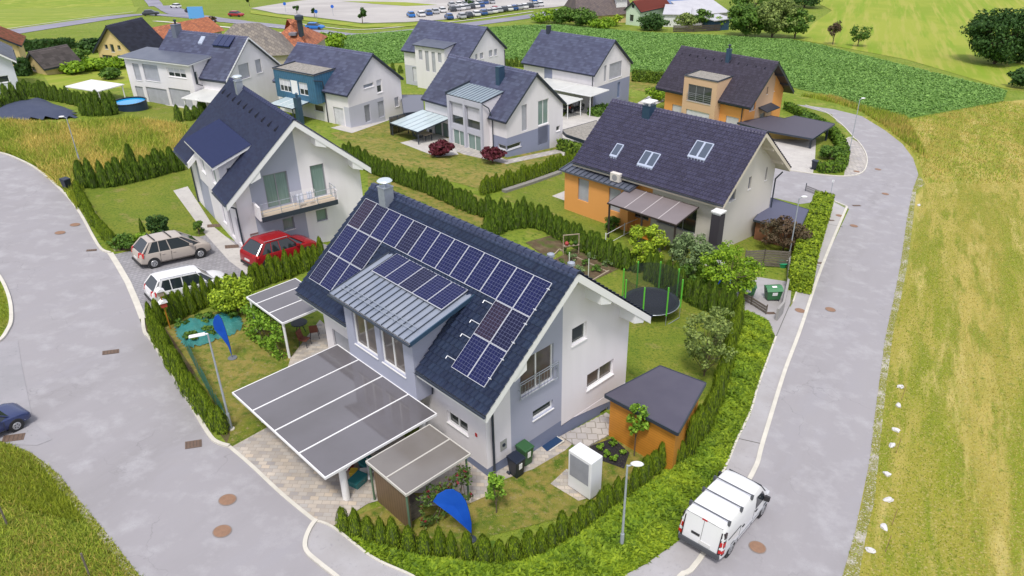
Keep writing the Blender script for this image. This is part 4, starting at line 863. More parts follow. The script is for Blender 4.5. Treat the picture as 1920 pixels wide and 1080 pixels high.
# ---- far orange house (h8)
h8=Hs('orange_house','orange and peach house with box bay and brown roof at the bend of the road','house',28.85,92.08,-7.4,.743,9.0,11.86,.6,1.2,.885,4.0)
R8=lambda face,p,q,v=0:h8.rect(face,p,q,v)
g8=[R8('g',(1437,177),(1441,162)),R8('g',(1450.5,171),(1454,157)),R8('g',(1420,203),(1430,184))]; print('h8',g8)
g8[2]=(1.2,2.4,2.9,4.4)
walls(h8,[orange,peach],[(0,2.6,-5,20,0,[g8[2]]),(2.6,6.6,-5,20,1,[(4.0,5.2,-.4,2.0)]+[w for w in g8[:2] if w[1]<6.6]),(6.6,9,-5,20,0,[w for w in g8[:2] if w[0]>6.6])],[(0,11.86,-5,20,0,[(.6,2.4,.8,2.2),(9.0,10.6,.8,2.1)])])
for w in g8[:2]: window(h8.e,'g',0,w,frame=frameg)
window(h8.e,'g',0,g8[2],kind='shutter'); window(h8.e,'g',0,(4.0,5.2,-.4,2.0),kind='door',glass=frameg)
window(h8.e,'f',0,(.6,2.4,.8,2.2),kind='shutter',glass=shutw); window(h8.e,'f',0,(9.0,10.6,.8,2.1),kind='shutter',glass=shutw)
roof(h8,tile_brown,cut=(3.38,8.32,0.),th=.24,fascia=anth,course=.34,pitch=.3,step=.05,wave=.02,vents=11)
bay(h8,-1.15,3.4,8.3,-.5,6.3,.03,[peach,peach],[((4.1,7.6,3.4,5.5),'f',dict(panes=3,frame=frameg,glass=glassd)),((4.1,7.6,.6,2.3),'f',dict(kind='shutter',glass=shutw))],[gravel,anth],oh=.04,rth=.05,ohs=.02,fascia=anth,parapet=.14,name='bay',roofname='bay_roof')
mb=MB()
for zz in (3.5,3.75,4.0,4.25,4.45): mb.tube((-1.25,4.0,zz),(-1.25,7.7,zz),.02)
mb.build('window_rail',frameg,h8.e)
chimney(h8,3.7,5.3,.5,.5,1.5,bluemetal,'round')
mb=MB(); mb.hexa([(3.3,-1.3,2.55),(6.3,-1.3,2.55),(6.3,-.01,2.9),(3.3,-.01,2.9)],[(3.3,-1.3,2.67),(6.3,-1.3,2.67),(6.3,-.01,3.02),(3.3,-.01,3.02)]); mb.build('door_canopy',anth,h8.e)
downpipe(h8,[(-.1,.2,3.6),(-.1,.2,0)],.06)
for x,z in ((7.9,h8.roofz(7.9)-.3),(6.3,h8.roofz(6.3)-.3)):
    mb=MB(); mb.hexa([(x-.1,-1.1,z-.15),(x+.1,-1.1,z-.15),(x+.1,0,z-.15),(x-.1,0,z-.15)],[(x-.1,-1.1,z+.1),(x+.1,-1.1,z+.1),(x+.1,0,z+.1),(x-.1,0,z+.1)]); mb.build('roof_purlin',anth,h8.e)
# ---- near orange/cream house (h9)
h9=Hs('pergola_house','cream gabled house with purple-grey tiles, roof windows and a low orange extension','house',14.877,51.379,-2.78,.794,9.0,11.96,.6,1.0,.799,4.0)
R9=lambda face,p,q,v=0:h9.rect(face,p,q,v)
g9=[R9('g',(1402,356),(1410,330)),R9('g',(1433.5,339),(1440,313)),R9('g',(1366,380),(1381,350))]; print('h9',g9)
walls(h9,[cream,orange],[(0,9,-5,20,0,g9)],[(0,5.4,-5,20,0,[(1.4,4.9,.75,2.75)]),(5.4,11.96,-5,20,1,[(5.6,7.2,.6,2.7)])])
for w in g9: window(h9.e,'g',0,w,frame=frameg,glass=mat('grey_pane',(.13,.14,.18),.2))
window(h9.e,'f',0,(1.4,4.9,.75,2.75),panes=3,glass=glassd,frame=frameg,sill=False,name='pergola_shade_door'); window(h9.e,'f',0,(5.6,7.2,.6,2.7),panes=2,glass=glassd,frame=frameg,sill=False)  # dark glazed doors added, standing in for the shadow under the pergola
ro9=roof(h9,tile_pur,th=.26,fascia=mat('cream_timber',(.62,.56,.47),.6),course=.335,pitch=.26,step=.085,wave=.045)
for i,s in enumerate(([(1155.5,271),(1169,274),(1157,298),(1143,295.5)],[(1208,285),(1238.7,290.6),(1225,318),(1194,313)],[(1304.5,266),(1339,272),(1322,303.5),(1289,297)])): skylight(h9,s,ro9,sub=1 if i==0 else 2)
chimney(h9,4.0,8.95,.9,.7,.75,bluemetal,'slab')
xf=-1.0
ext=[R9('f',(1103,380),(1084,336),xf),R9('f',(1162,402),(1142,354),xf)]; print('h9ext',ext)
ex=[(e[0],e[1],1.05,2.95) for e in ext]
mb=MB(); wall_face(mb,'f',xf,[(6.9,-1),(13.45,-1),(13.45,3.2),(6.9,3.2)],ex,0); wall_face(mb,'g',6.9,[(xf,-1),(0,-1),(0,3.5),(xf,3.2)],[],0); wall_face(mb,'b',13.45,[(xf,-1),(3,-1),(3,3.6),(xf,3.2)],[],0); mb.build('extension_wall',[orange],h9.e)
for w in ex: window(h9.e,'f',xf,w,kind='shutter',glass=shut,sill=False)
mb=MB(); mb.hexa([(-1.35,6.6,3.22),(.4,6.6,3.5),(.4,13.8,3.5),(-1.35,13.8,3.22)],[(-1.35,6.6,3.36),(.4,6.6,3.64),(.4,13.8,3.64),(-1.35,13.8,3.36)])
for k in range(15):
    y=6.65+k*.5; mb.hexa([(-1.35,y-.02,3.361),(.4,y-.02,3.641),(.4,y+.02,3.641),(-1.35,y+.02,3.361)],[(-1.35,y-.02,3.42),(.4,y-.02,3.70),(.4,y+.02,3.70),(-1.35,y+.02,3.42)],1)
mb.build('extension_roof',[zincd,anth],h9.e)
downpipe(h9,[(9.4,-.5,3.6),(9.1,-.12,3.0),(9.1,-.12,-1)],.06)
for x in (6.2,8.2):
    mb=MB(); z=h9.roofz(x)-.36; mb.hexa([(x-.09,-.95,z-.1),(x+.09,-.95,z-.1),(x+.09,0,z-.1),(x-.09,0,z-.1)],[(x-.09,-.95,z+.12),(x+.09,-.95,z+.12),(x+.09,0,z+.12),(x-.09,0,z+.12)]); mb.build('roof_purlin',MATS['cream_timber'],h9.e)
# ---------------------------------------------------------------- foliage kit
def leafm(name,c,rand=.45,trans=.25,c2=None): return mat(name,c,.65,c2,.6,.7,rand=rand,trans=trans,spec=.25)
thu=leafm('thuja_foliage',(.125,.21,.012),.6,.25,(.19,.27,.018)); thud=leafm('thuja_foliage_dark',(.080,.155,.014),.55,.22,(.125,.20,.018))
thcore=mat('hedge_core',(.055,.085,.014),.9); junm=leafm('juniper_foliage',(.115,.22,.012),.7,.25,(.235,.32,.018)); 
barkm=mat('bark',(.16,.12,.09),.9,(.09,.065,.05),6,.6,.5,30)
LM={}
def lc(name,c,**k): LM[name]=leafm('leaves_'+name,c,**k); return LM[name]
lc('bright',(.20,.34,.02)); lc('yellow',(.30,.42,.03)); lc('silver',(.17,.25,.10)); lc('dark',(.045,.105,.022)); lc('mid',(.09,.18,.025)); lc('olive',(.16,.24,.05),c2=(.24,.30,.09)); lc('red',(.115,.022,.030)); lc('brown',(.13,.075,.05),c2=(.09,.09,.04)); lc('vine',(.18,.33,.03)); lc('rose',(.10,.17,.035))
def put(o,x,y,z=None,rz=None,sc=1):
    o.location=(x,y,float(tz(x,y)) if z is None else z); o.rotation_euler=(0,0,random.uniform(0,6.28) if rz is None else rz); o.scale=sc if isinstance(sc,(tuple,list)) else (sc,)*3
def thuja_mesh(seed,m_,n=900,leaf=.085,top=.55):
    rs=np.random.default_rng(seed); z=rs.random(n)**.85; 
    prof=lambda t:np.clip(np.minimum(1.0,.62+1.5*t)*np.power(np.clip(1-t,0,1),top)*1.02,.02,1)
    a=rs.random(n)*2*np.pi; lob=1+.13*np.sin(a*5+seed)+.08*np.sin(a*3+z*9+seed); r=prof(z)*lob*rs.uniform(.82,1.04,n)
    P=np.stack([r*np.cos(a),r*np.sin(a),z*1.0],1); N=np.stack([np.cos(a),np.sin(a),np.full(n,.5)],1)
    up=np.stack([np.cos(a)*.35,np.sin(a)*.35,np.full(n,1.)],1)
    return P,N,up,prof
def make_thuja(seed,m_,r,h,n=900,leaf=.10,top=.55,name='conifer'):
    P,N,up,prof=thuja_mesh(seed,m_,n,leaf,top); P=P*[r,r,h]
    V,F=leaf_quads(P,N,leaf,1.9,.45,up)
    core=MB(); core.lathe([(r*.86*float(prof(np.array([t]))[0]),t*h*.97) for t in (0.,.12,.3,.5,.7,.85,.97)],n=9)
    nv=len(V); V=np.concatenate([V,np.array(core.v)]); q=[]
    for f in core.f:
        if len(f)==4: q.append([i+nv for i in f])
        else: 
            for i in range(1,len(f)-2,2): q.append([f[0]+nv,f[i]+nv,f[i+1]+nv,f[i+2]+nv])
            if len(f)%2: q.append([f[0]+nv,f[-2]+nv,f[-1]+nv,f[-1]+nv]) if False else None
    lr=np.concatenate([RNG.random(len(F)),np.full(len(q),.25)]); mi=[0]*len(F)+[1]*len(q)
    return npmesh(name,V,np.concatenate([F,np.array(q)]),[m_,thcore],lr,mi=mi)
thv=[make_thuja(s,thu,1,1,1100,.085,t) for s,t in ((1,.46),(2,.55),(3,.40))]; thw=[make_thuja(s,thud,1,1,700,.11,t) for s,t in ((4,.38),(5,.46))]
# prototypes live as the first plants of the rows
THN=[0]; used=set()
def plant(proto,x,y,r,h,label,group,cat='conifer',name='conifer'):
    o=proto if proto.name not in used else proto.copy()
    if proto.name in used: o.name=name; C.objects.link(o)
    used.add(proto.name); put(o,x,y,float(tz(x,y))-.05,None,(r,r*random.uniform(.9,1.1),h)); tag(o,label,cat,group); THN[0]+=1; return o
ORD='first second third fourth fifth sixth seventh eighth ninth tenth eleventh twelfth thirteenth fourteenth fifteenth sixteenth seventeenth eighteenth nineteenth twentieth'.split()
def ordi(k):
    if k<20: return ORD[k]
    t=('twenty','thirty','forty','fifty','sixty')[(k+1)//10-2]; u=(k+1)%10
    return {20:'twentieth',30:'thirtieth',40:'fortieth',50:'fiftieth',60:'sixtieth'}[k+1] if u==0 else t+'-'+ORD[u-1]
def along(P,sp):
    P=[np.array(p[:2],float) for p in P]; out=[]; acc=0; 
    for a,b in zip(P[:-1],P[1:]):
        L=np.linalg.norm(b-a)
        while acc<=L: out.append(a+(b-a)*acc/L); acc+=sp
        acc-=L
    return out
def row(px,sp,r,h,label,group,dark=False,jit=.08,n=6):
    P=smooth([p[:2] for p in GS(px)],n)
    for k_,p in enumerate(along(P,sp)):
        hh=h*random.uniform(.80,1.14); pr=random.choice(thw if dark else thv)
        plant(pr,p[0]+random.uniform(-jit,jit),p[1]+random.uniform(-jit,jit),r*random.uniform(.9,1.15),hh,label%ordi(k_),group)
# proto copies share mesh data with proto scale set by put
row([(645,990),(700,1012),(780,1032),(880,1048),(970,1046),(1040,1022),(1090,990),(1140,950),(1190,915),(1235,882),(1275,862)],.56,.33,1.32,'%s small cone conifer from the carport end of the curved front garden row','cone conifers round the front garden')
row([(1290,850),(1318,810),(1340,760),(1356,710),(1368,660),(1378,620),(1384,590)],.62,.40,2.0,'%s tall narrow conifer from the shed end of the line above the green slope','conifers between garden and slope')
row([(286,612),(320,680),(360,745),(400,795),(424,818)],.50,.40,1.6,'%s conifer from the bird house end of the hedge along the left kerb','hedge conifers along the left kerb')
row([(304,612),(380,578),(470,545),(560,512),(612,488)],.52,.38,1.75,'%s conifer from the bird house end of the hedge beside the parked cars','hedge conifers beside the driveway')
row([(158,352),(210,350),(270,336),(350,316)],.72,.54,2.2,'%s conifer from the left in the hedge between meadow and balcony house lawn','hedge conifers behind the balcony house lawn',True)
row([(146,366),(168,402),(196,442),(216,466)],.62,.36,1.25,'%s low conifer from the top of the hedge beside the upper left kerb','low hedge conifers beside the upper left kerb')
row([(648,298),(720,333),(800,362),(880,398),(930,412),(985,412)],.60,.46,1.9,'%s conifer from the left in the long hedge across the middle of the estate','hedge conifers across the middle',True)
row([(915,446),(960,428),(1010,428),(1050,448),(1100,474),(1150,498),(1196,510)],.66,.50,2.0,'%s conifer from the left in the hedge behind the vegetable garden','hedge conifers behind the vegetable garden',True)
row([(905,364),(960,350),(1030,326),(1088,306)],.58,.42,1.6,'%s conifer from the left in the hedge before the bay window house lawn','hedge conifers beside the bay window house')
row([(1215,525),(1270,556),(1330,585),(1374,600)],.62,.42,2.1,'%s dark conifer from the left in the hedge behind the trampoline','hedge conifers behind the trampoline',True)
row([(0,207),(30,203),(64,197)],1.0,.62,2.6,'%s conifer from the left edge in the hedge below the cut-off white house','hedge conifers at the left edge',True)
row([(52,180),(110,190),(170,203),(225,209)],.88,.52,2.0,'%s conifer from the left in the long far hedge leading to the pool','hedge conifers left of the pool',True)
row([(160,216),(190,218),(222,213)],.85,.55,2.6,'%s tall conifer from the left in the short row beside the round pool','hedge conifers next to the pool',True)
row([(337,228),(356,226),(374,221),(390,214)],1.1,.5,1.8,'%s conifer from the left in the short row before the wide dormer house','conifers before the wide dormer house',True)
row([(499,176),(514,176)],1.2,.8,2.2,'%s conifer from the left beside the blue dormer house canopy','conifers beside the blue canopy',True)
row([(738,137),(760,137)],1.1,.5,1.5,'%s conifer from the left beside the rear white dormer house','conifers left of the rear white house',True)
row([(950,124),(982,126)],.9,.5,1.5,'%s conifer from the left between the two rear white houses','conifers between the rear houses',True)
def hedge(name,label,px,w,h,m_,leaf=.14,dens=60,n=5,closed=False,cat='hedge'):
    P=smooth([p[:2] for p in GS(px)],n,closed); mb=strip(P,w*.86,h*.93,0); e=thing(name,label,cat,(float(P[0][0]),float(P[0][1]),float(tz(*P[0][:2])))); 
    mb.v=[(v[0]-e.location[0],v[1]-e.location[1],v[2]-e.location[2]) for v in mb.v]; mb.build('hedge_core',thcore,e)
    Q=[];N=[]
    L=along(P,.05)
    T=[(L[min(i+2,len(L)-1)]-L[max(i-2,0)]) for i in range(len(L))]
    cnt=int(len(L)*.05*(w+2*h)*dens)
    for _ in range(cnt):
        i=random.randrange(len(L)); t=T[i]/(np.linalg.norm(T[i])+1e-9); nn=np.array([-t[1],t[0]]); u=random.uniform(-(w/2+h),w/2+h)
        if abs(u)<w/2: off,z,nv=u,h,(0,0,1)
        else: off,z,nv=math.copysign(w/2,u),h-(abs(u)-w/2),(nn[0]*math.copysign(1,u),nn[1]*math.copysign(1,u),.3)
        lump=.05*math.sin(i*.16)+.04*math.sin(i*.41+1); p=L[i]+nn*(off+ (math.copysign(lump,off) if abs(u)>w/2 else 0)); Q.append((p[0]-e.location[0],p[1]-e.location[1],float(tz(*p))+z+lump+random.uniform(-.04,.04)-e.location[2])); N.append(nv)
    for i,sg in ((0,-1),(len(L)-1,1)):
        t=T[i]/(np.linalg.norm(T[i])+1e-9); nn=np.array([-t[1],t[0]])
        for _ in range(int(w*h*dens*1.6)):
            p=L[i]+nn*random.uniform(-w/2,w/2)+t*sg*random.uniform(.0,.12); Q.append((p[0]-e.location[0],p[1]-e.location[1],float(tz(*p))+random.uniform(.02,h)-e.location[2])); N.append((t[0]*sg,t[1]*sg,.3))
    V,F=leaf_quads(np.array(Q),np.array(N,float),leaf,1.7,.5,np.tile([[0,0,1.]],(len(Q),1))+RNG.normal(0,.5,(len(Q),3)))
    npmesh('foliage',V,F,m_,RNG.random(len(F)),e); return e
hedge('clipped_hedge','dense clipped yellow-green hedge along the right pavement beside the street lamp',[(1497,548),(1505,505),(1520,455),(1541,392)],1.5,1.55,leafm('thuja_hedge_bright',(.17,.27,.015),.5,.25,(.25,.34,.02)),.15,130)
hedge('clipped_hedge','low curved clipped hedge following the bend round the orange house garden',[(1475,205),(1520,228),(1550,246),(1574,275),(1580,300),(1570,320),(1535,322)],1.0,1.0,leafm('hedge_bright',(.10,.19,.015)),.2,50)
hedge('clipped_hedge','clipped hedge between the slate grey house lawn and the crop field',[(1186,152),(1215,154),(1245,158)],1.2,1.7,thud,.25,40)
hedge('clipped_hedge','small low hedge at the foot of the pergola house chimney, beside the carport drive',[(1112,218),(1128,212),(1140,208)],1.5,.9,LM['mid'],.25,40)
hedge('clipped_hedge','short clipped hedge corner right behind the bay window house hedge row',[(1050,280),(1078,288),(1090,298)],1.1,1.1,thud,.2,50)
hedge('clipped_hedge','dark low hedge bar in the far left garden below the road',[(47,96),(90,94),(136,90)],1.8,1.6,LM['dark'],.35,25)
hedge('clipped_hedge','dark rounded hedge block below the small beige hut',[(38,140),(56,140)],3,2.,LM['dark'],.35,25)
# ---- broadleaf trees
def tree(name,label,cat,base,H_,R_,lm,leaf=.16,n=2600,trunk=.3,tr=.06,clumps=26,sparse=.5,flat=1.,group=None,low=None,par=None,crf=.34):
    x,y=base[0],base[1]; z=float(tz(x,y)); e=thing(name,label,cat,(x,y,z),0,group); rs=np.random.default_rng(abs(hash(label))%9999 if False else (int(x*37+y*91)%9999))
    c0=low if low is not None else H_*trunk; ch=(H_-c0)/2; cz=c0+ch
    cs=[]
    for k in range(clumps):
        v=rs.normal(0,1,3); v/=np.linalg.norm(v); rr=rs.uniform(.35,1)**.5*(1-.0); p=v*rr*.80; 
        cs.append((p[0]*R_,p[1]*R_,cz+p[2]*ch*.9*flat))
    t=MB(); t.tube((0,0,-.2),(0,0,c0+ch*.6),tr,tr*.55,7)
    for p in cs[:max(6,clumps//2)]:
        q=Vector((rs.uniform(-.02,.02),rs.uniform(-.02,.02),min(c0*.9+rs.random()*ch*.7,p[2]*.9))); mid=q.lerp(Vector(p),.55)+Vector((0,0,-.04*H_)); t.tube(q,mid,tr*.4,tr*.25,5); t.tube(mid,p,tr*.25,tr*.1,5)
    t.build('trunk',barkm,e)
    Q=[];N=[]
    for k in range(n):
        c=cs[rs.integers(len(cs))]; v=rs.normal(0,1,3); v/=np.linalg.norm(v); cr=R_*(crf+.3*crf*sparse*math.sin(c[0]*9)); rr=rs.uniform(.55,1.08)
        p=np.array(c)+v*rr*np.array([cr,cr,cr*.85*max(.6,min(1.4,ch/R_))]); 
        if p[2]<.05: p[2]=.05+rs.random()*.2
        Q.append(p); N.append(v+np.array([0,0,.5]))
    V,F=leaf_quads(np.array(Q),np.array(N),leaf,1.35,.55)
    npmesh('crown',V,F,lm,RNG.random(len(F)),e); return e
def treepx(name,label,cat,bx,by,topy,wpx,lm,**k):
    b=G(bx,by); H_=max(.4,hgt(b,bx,topy)); d=np.linalg.norm(b-np.array([0,0,CH])); R_=wpx/CF*d/2; return tree(name,label,cat,b,H_,R_,lm,**k)
treepx('broadleaf_tree','largest tree, dense dark round crown standing alone at the right edge above the crop field','tree',1864,120,2,112,LM['dark'],leaf=.42,n=12000,clumps=90,trunk=.0,tr=.35,flat=1.1,crf=.24)
treepx('broadleaf_tree','green rounded tree, left of three at the upper edge of the crop field','tree',1398,68,2,78,LM['mid'],leaf=.42,n=5200,clumps=40,trunk=.0,tr=.25,crf=.28)
treepx('broadleaf_tree','olive green tree, tallest, middle of three at the upper edge of the crop field','tree',1447,70,-14,84,LM['olive'],leaf=.42,n=5600,clumps=44,trunk=.04,tr=.25,crf=.26)
treepx('broadleaf_tree','darker pointed tree, right of three at the upper edge of the crop field','tree',1490,72,6,62,LM['mid'],leaf=.40,n=4000,clumps=34,trunk=.02,tr=.2,crf=.26)
treepx('young_tree','thin half-bare brownish tree standing alone above the crop field','tree',1561,84,36,26,LM['brown'],leaf=.35,n=500,clumps=12,trunk=.25,tr=.12)
treepx('young_tree','small fan-shaped green tree on the mown slope, right of the brownish one','tree',1608,87,40,38,LM['mid'],leaf=.32,n=800,clumps=18,trunk=.15,tr=.12)
treepx('shrub','dark round bush at the right edge, level with the end of the crop field','shrub',1912,165,125,40,LM['dark'],leaf=.4,n=1500,trunk=.02)
treepx('shrub','dark bush at the right edge below the large round tree','shrub',1908,118,90,30,LM['dark'],leaf=.4,n=1000,trunk=.02)
treepx('broadleaf_tree','dark wide tree cut by the top edge beside the mown slope','tree',1508,14,-30,75,LM['dark'],leaf=.5,n=2600,clumps=24,trunk=.05,tr=.3)
treepx('broadleaf_tree','dark tree behind the three field trees','tree',1415,20,-22,80,LM['mid'],leaf=.5,n=2200,clumps=20,trunk=.05,tr=.3)
treepx('shrub','large dark olive bush in front of the pale green house','shrub',1225,57,24,60,LM['dark'],leaf=.4,n=2400,trunk=.02)
treepx('shrub','loose light green bush before the milky sheds, left one','shrub',1285,56,22,38,LM['olive'],leaf=.4,n=1300,trunk=.1)
treepx('shrub','loose light green bush before the milky sheds, right one','shrub',1316,54,14,36,LM['mid'],leaf=.4,n=1300,trunk=.1)
treepx('shrub','small yellowish bush before the shed with blue doors','shrub',1345,56,30,24,LM['bright'],leaf=.35,n=800,trunk=.05)
treepx('shrub','large green bush left of the brown farmhouse','shrub',1092,51,12,60,LM['mid'],leaf=.4,n=2400,trunk=.02)
treepx('shrub','yellow-green small bush between farmhouse and pale green house','shrub',1152,49,25,30,LM['yellow'],leaf=.4,n=900,trunk=.02)
treepx('shrub','low spreading green bush at the near corner of the brown farmhouse','shrub',1128,55,32,50,LM['bright'],leaf=.4,n=1400,trunk=.02)
treepx('shrub','leafy green bush row start, at the left end beside the parked cars','shrub',1025,42,18,60,LM['bright'],leaf=.4,n=2200,trunk=.02)
treepx('shrub','green climbing bush between the parked cars and the brown farmhouse','shrub',1060,47,10,50,LM['mid'],leaf=.4,n=2000,trunk=.02)
treepx('shrub','big light green bush behind the blue dormer house','shrub',618,92,62,74,LM['bright'],leaf=.36,n=3200,clumps=34,trunk=.02)
treepx('shrub','green bush between the red hipped roof and the blue dormer house','shrub',545,118,95,34,LM['mid'],leaf=.35,n=900,trunk=.02)
treepx('shrub','dark green bush beside the beige barn house, left','shrub',180,96,70,50,LM['dark'],leaf=.4,n=2000,trunk=.03)
treepx('shrub','green loose bush beside the hut in the far left garden','shrub',150,112,92,44,LM['mid'],leaf=.36,n=1500,trunk=.03)
treepx('shrub','low pale shrub on the far left lawn before the bush line','shrub',210,148,126,36,LM['mid'],leaf=.36,n=900,trunk=.1)
for k,(x,y,w) in enumerate(((140,138,44),(175,132,42),(207,130,40),(232,126,30))): treepx('shrub','%s bush from the left in the light green bush line behind the far lawn'%ORD[k],'shrub',x,y,y-24,w,LM['bright'],leaf=.4,n=1100,trunk=.02,group='bush line behind the far left lawn')
treepx('small_tree','small young tree on the verge beside the parking lot','tree',680,44,12,16,LM['dark'],leaf=.5,n=260,clumps=8,trunk=.3,tr=.12)
treepx('small_tree','small young tree on the near corner of the gravel lot','tree',590,32,14,9,LM['dark'],leaf=.5,n=160,clumps=6,trunk=.4,tr=.1)
treepx('small_tree','small young tree at the left tip of the gravel lot','tree',557,26,9,9,LM['dark'],leaf=.5,n=160,clumps=6,trunk=.4,tr=.1)
treepx('small_tree','small young tree in the far traffic island by the top edge','tree',468,12,-6,9,LM['dark'],leaf=.5,n=160,clumps=6,trunk=.4,tr=.1)
treepx('small_tree','small dark tree among the parked cars by the top edge','tree',880,14,-8,14,LM['dark'],leaf=.5,n=200,clumps=6,trunk=.2,tr=.1)
treepx('small_tree','bare thin bush at the roadside beside the light blue sign','tree',397,46,30,22,LM['brown'],leaf=.4,n=160,clumps=8,trunk=.1,tr=.08)
treepx('red_maple','round dark red maple left, beside the terrace of the bay window house','shrub',827,293,262,46,LM['red'],leaf=.22,n=2600,clumps=30,trunk=.05,tr=.08)
treepx('red_maple','wider looser red maple right, at the corner of the bay window house','shrub',924,305,278,48,LM['red'],leaf=.22,n=1700,clumps=22,trunk=.3,tr=.08)
treepx('garden_shrub','bright yellow-green feathery shrub beside the pergola','shrub',1207,500,415,96,LM['yellow'],leaf=.14,n=3900,clumps=50,trunk=.02,crf=.2)
treepx('garden_shrub','grey-green willow-like shrub beside the outdoor chimney','shrub',1290,520,428,104,LM['silver'],leaf=.13,n=5200,clumps=60,trunk=.0,crf=.2)
treepx('garden_tree','yellow-green leafy tree beside the green waste containers','tree',1362,560,450,128,LM['bright'],leaf=.14,n=4200,clumps=56,trunk=.06,tr=.09,crf=.19)
treepx('fruit_tree','sparse pale olive fruit tree behind the garden shed','tree',1320,705,565,112,LM['olive'],leaf=.12,n=2500,clumps=54,trunk=.04,tr=.05,crf=.17)
treepx('small_maple','dark brownish-red small tree beside the street lamp on the right','tree',1467,474,402,98,LM['brown'],leaf=.15,n=2800,clumps=42,trunk=.08,tr=.08,crf=.2)
treepx('young_tree','young tree with few upright branches in front of the orange garden shed','tree',1189,855,742,46,LM['vine'],leaf=.12,n=620,clumps=16,trunk=.32,tr=.035)
treepx('young_tree','small leafy sapling on the front lawn beside the wheelie bins','tree',931,962,880,44,LM['vine'],leaf=.12,n=600,clumps=14,trunk=.2,tr=.03)
treepx('small_tree','slim light green sapling in front of the dark hedge by the trampoline','tree',1162,500,465,16,LM['yellow'],leaf=.13,n=260,clumps=8,trunk=.1,tr=.03)
treepx('garden_shrub','yellow-green bushy shrub at the end of the driveway hedge','shrub',446,585,512,90,LM['yellow'],leaf=.13,n=3600,clumps=34,trunk=.03)
treepx('garden_shrub','green shrub bulging over the net tarp beside the patio','shrub',500,615,555,56,LM['vine'],leaf=.13,n=1800,clumps=20,trunk=.03)
treepx('garden_shrub','low green shrub on the lawn beside the pergola post','shrub',1148,432,402,36,LM['mid'],leaf=.16,n=700,clumps=12,trunk=.03)
treepx('garden_shrub','round clipped bush inside the curved hedge of the orange house','shrub',1556,300,272,46,LM['mid'],leaf=.18,n=2000,clumps=26,trunk=.02)
treepx('garden_shrub','spreading shrub behind the curved hedge of the orange house','shrub',1515,240,212,46,LM['mid'],leaf=.22,n=1300,clumps=18,trunk=.02)
treepx('garden_shrub','light shrub left of the orange house, behind the pergola house chimney','shrub',1232,188,160,44,LM['bright'],leaf=.25,n=1200,clumps=18,trunk=.02)
treepx('garden_shrub','small dark spruce among the flower bed plants behind the beige car','shrub',302,444,396,40,LM['dark'],leaf=.13,n=1500,clumps=22,trunk=.03)
treepx('garden_shrub','low round bush at the end of the balcony house lawn','shrub',374,440,412,26,LM['mid'],leaf=.13,n=700,clumps=10,trunk=.03)
treepx('garden_shrub','low leafy bush at the corner of the flower bed beside the pavement','shrub',232,468,438,50,LM['mid'],leaf=.13,n=1000,clumps=16,trunk=.03)
treepx('garden_shrub','small leafy bush in the flower bed left of the beige car','shrub',262,462,436,36,LM['bright'],leaf=.13,n=700,clumps=12,trunk=.03)
p=G(271,446); plant(thw[1],p[0],p[1],.22,hgt(p,271,408),'single slim dark columnar conifer behind the beige car',None)
p=G(253,330); plant(thw[0],p[0],p[1],.55,hgt(p,253,268),'single dark conifer rising above the meadow-side hedge row',None)
for k,(x,y) in enumerate(((1125,845),(1148,835),(1165,850),(1150,865),(1135,858))):
    treepx('bed_plant','%s green perennial on the dark mulch bed, counted from the heat pump'%ORD[k],'plant',x,y,y-14,18,LM['vine'],leaf=.09,n=160,clumps=6,trunk=.02,tr=.01,group='perennials on the mulch bed')
for k,(x,y) in enumerate(((1050,500),(1075,490),(1100,500),(1085,512),(1120,510),(1140,500),(1065,478),(1110,486))):
    treepx('bed_plant','%s leafy vegetable plant in the timber-edged garden bed'%ORD[k],'plant',x,y,y-14,24,LM['silver' if k%2 else 'mid'],leaf=.10,n=260,clumps=8,trunk=.02,tr=.01,group='vegetable plants in the garden bed')
# ---- juniper slope: nobody could count the sprigs
def inpoly(P,poly):
    x,y=P[:,0],P[:,1]; c=np.zeros(len(P),bool); n=len(poly); j=n-1
    for i in range(n):
        xi,yi=poly[i][:2]; xj,yj=poly[j][:2]; m_=((yi>y)!=(yj>y))&(x<(xj-xi)*(y-yi)/(yj-yi+1e-12)+xi); c^=m_; j=i
    return c
def scatter(poly,n):
    A=np.array([p[:2] for p in poly]); lo,hi=A.min(0),A.max(0); out=[]
    tot=0
    while tot<n:
        Q=RNG.uniform(lo,hi,(n*2,2)); Q=Q[inpoly(Q,A)]; out.append(Q); tot+=len(Q)
    return np.concatenate(out)[:n]
jun=[(632,988),(690,1040),(770,1076),(840,1120),(1130,1120),(1170,1078),(1212,1056),(1268,1016),(1300,983),(1358,877),(1381,823),(1405,773),(1421,720),(1451,634),(1442,606),(1392,582),(1386,600),(1378,650),(1366,700),(1350,760),(1330,812),(1295,856),(1240,890),(1190,925),(1140,960),(1090,1000),(1040,1032),(970,1056),(880,1058),(780,1042),(700,1020),(645,998)]
JP=GS(jun)
def edged(Q,poly):
    A=np.array([p[:2] for p in poly]); d=np.full(len(Q),9.)
    for i in range(len(A)):
        a,b=A[i],A[(i+1)%len(A)]; ab=b-a; t=np.clip(((Q-a)@ab)/(ab@ab+1e-9),0,1); d=np.minimum(d,np.linalg.norm(Q-(a+t[:,None]*ab),axis=1))
    return d
def jh(Q): 
    d=edged(Q,JP); return .45*(1-np.exp(-d/.35))*(1+.25*np.sin(Q[:,0]*2.1)*np.sin(Q[:,1]*1.7)+.12*np.sin(Q[:,0]*6+Q[:,1]*4))
Q=scatter(JP,34000); hz=jh(Q); P3=np.stack([Q[:,0],Q[:,1],tz(Q[:,0],Q[:,1])+hz*RNG.uniform(.75,1.1,len(Q))],1)
ang=RNG.random(len(Q))*6.28; up=np.stack([np.cos(ang),np.sin(ang),np.full(len(Q),.45)],1)
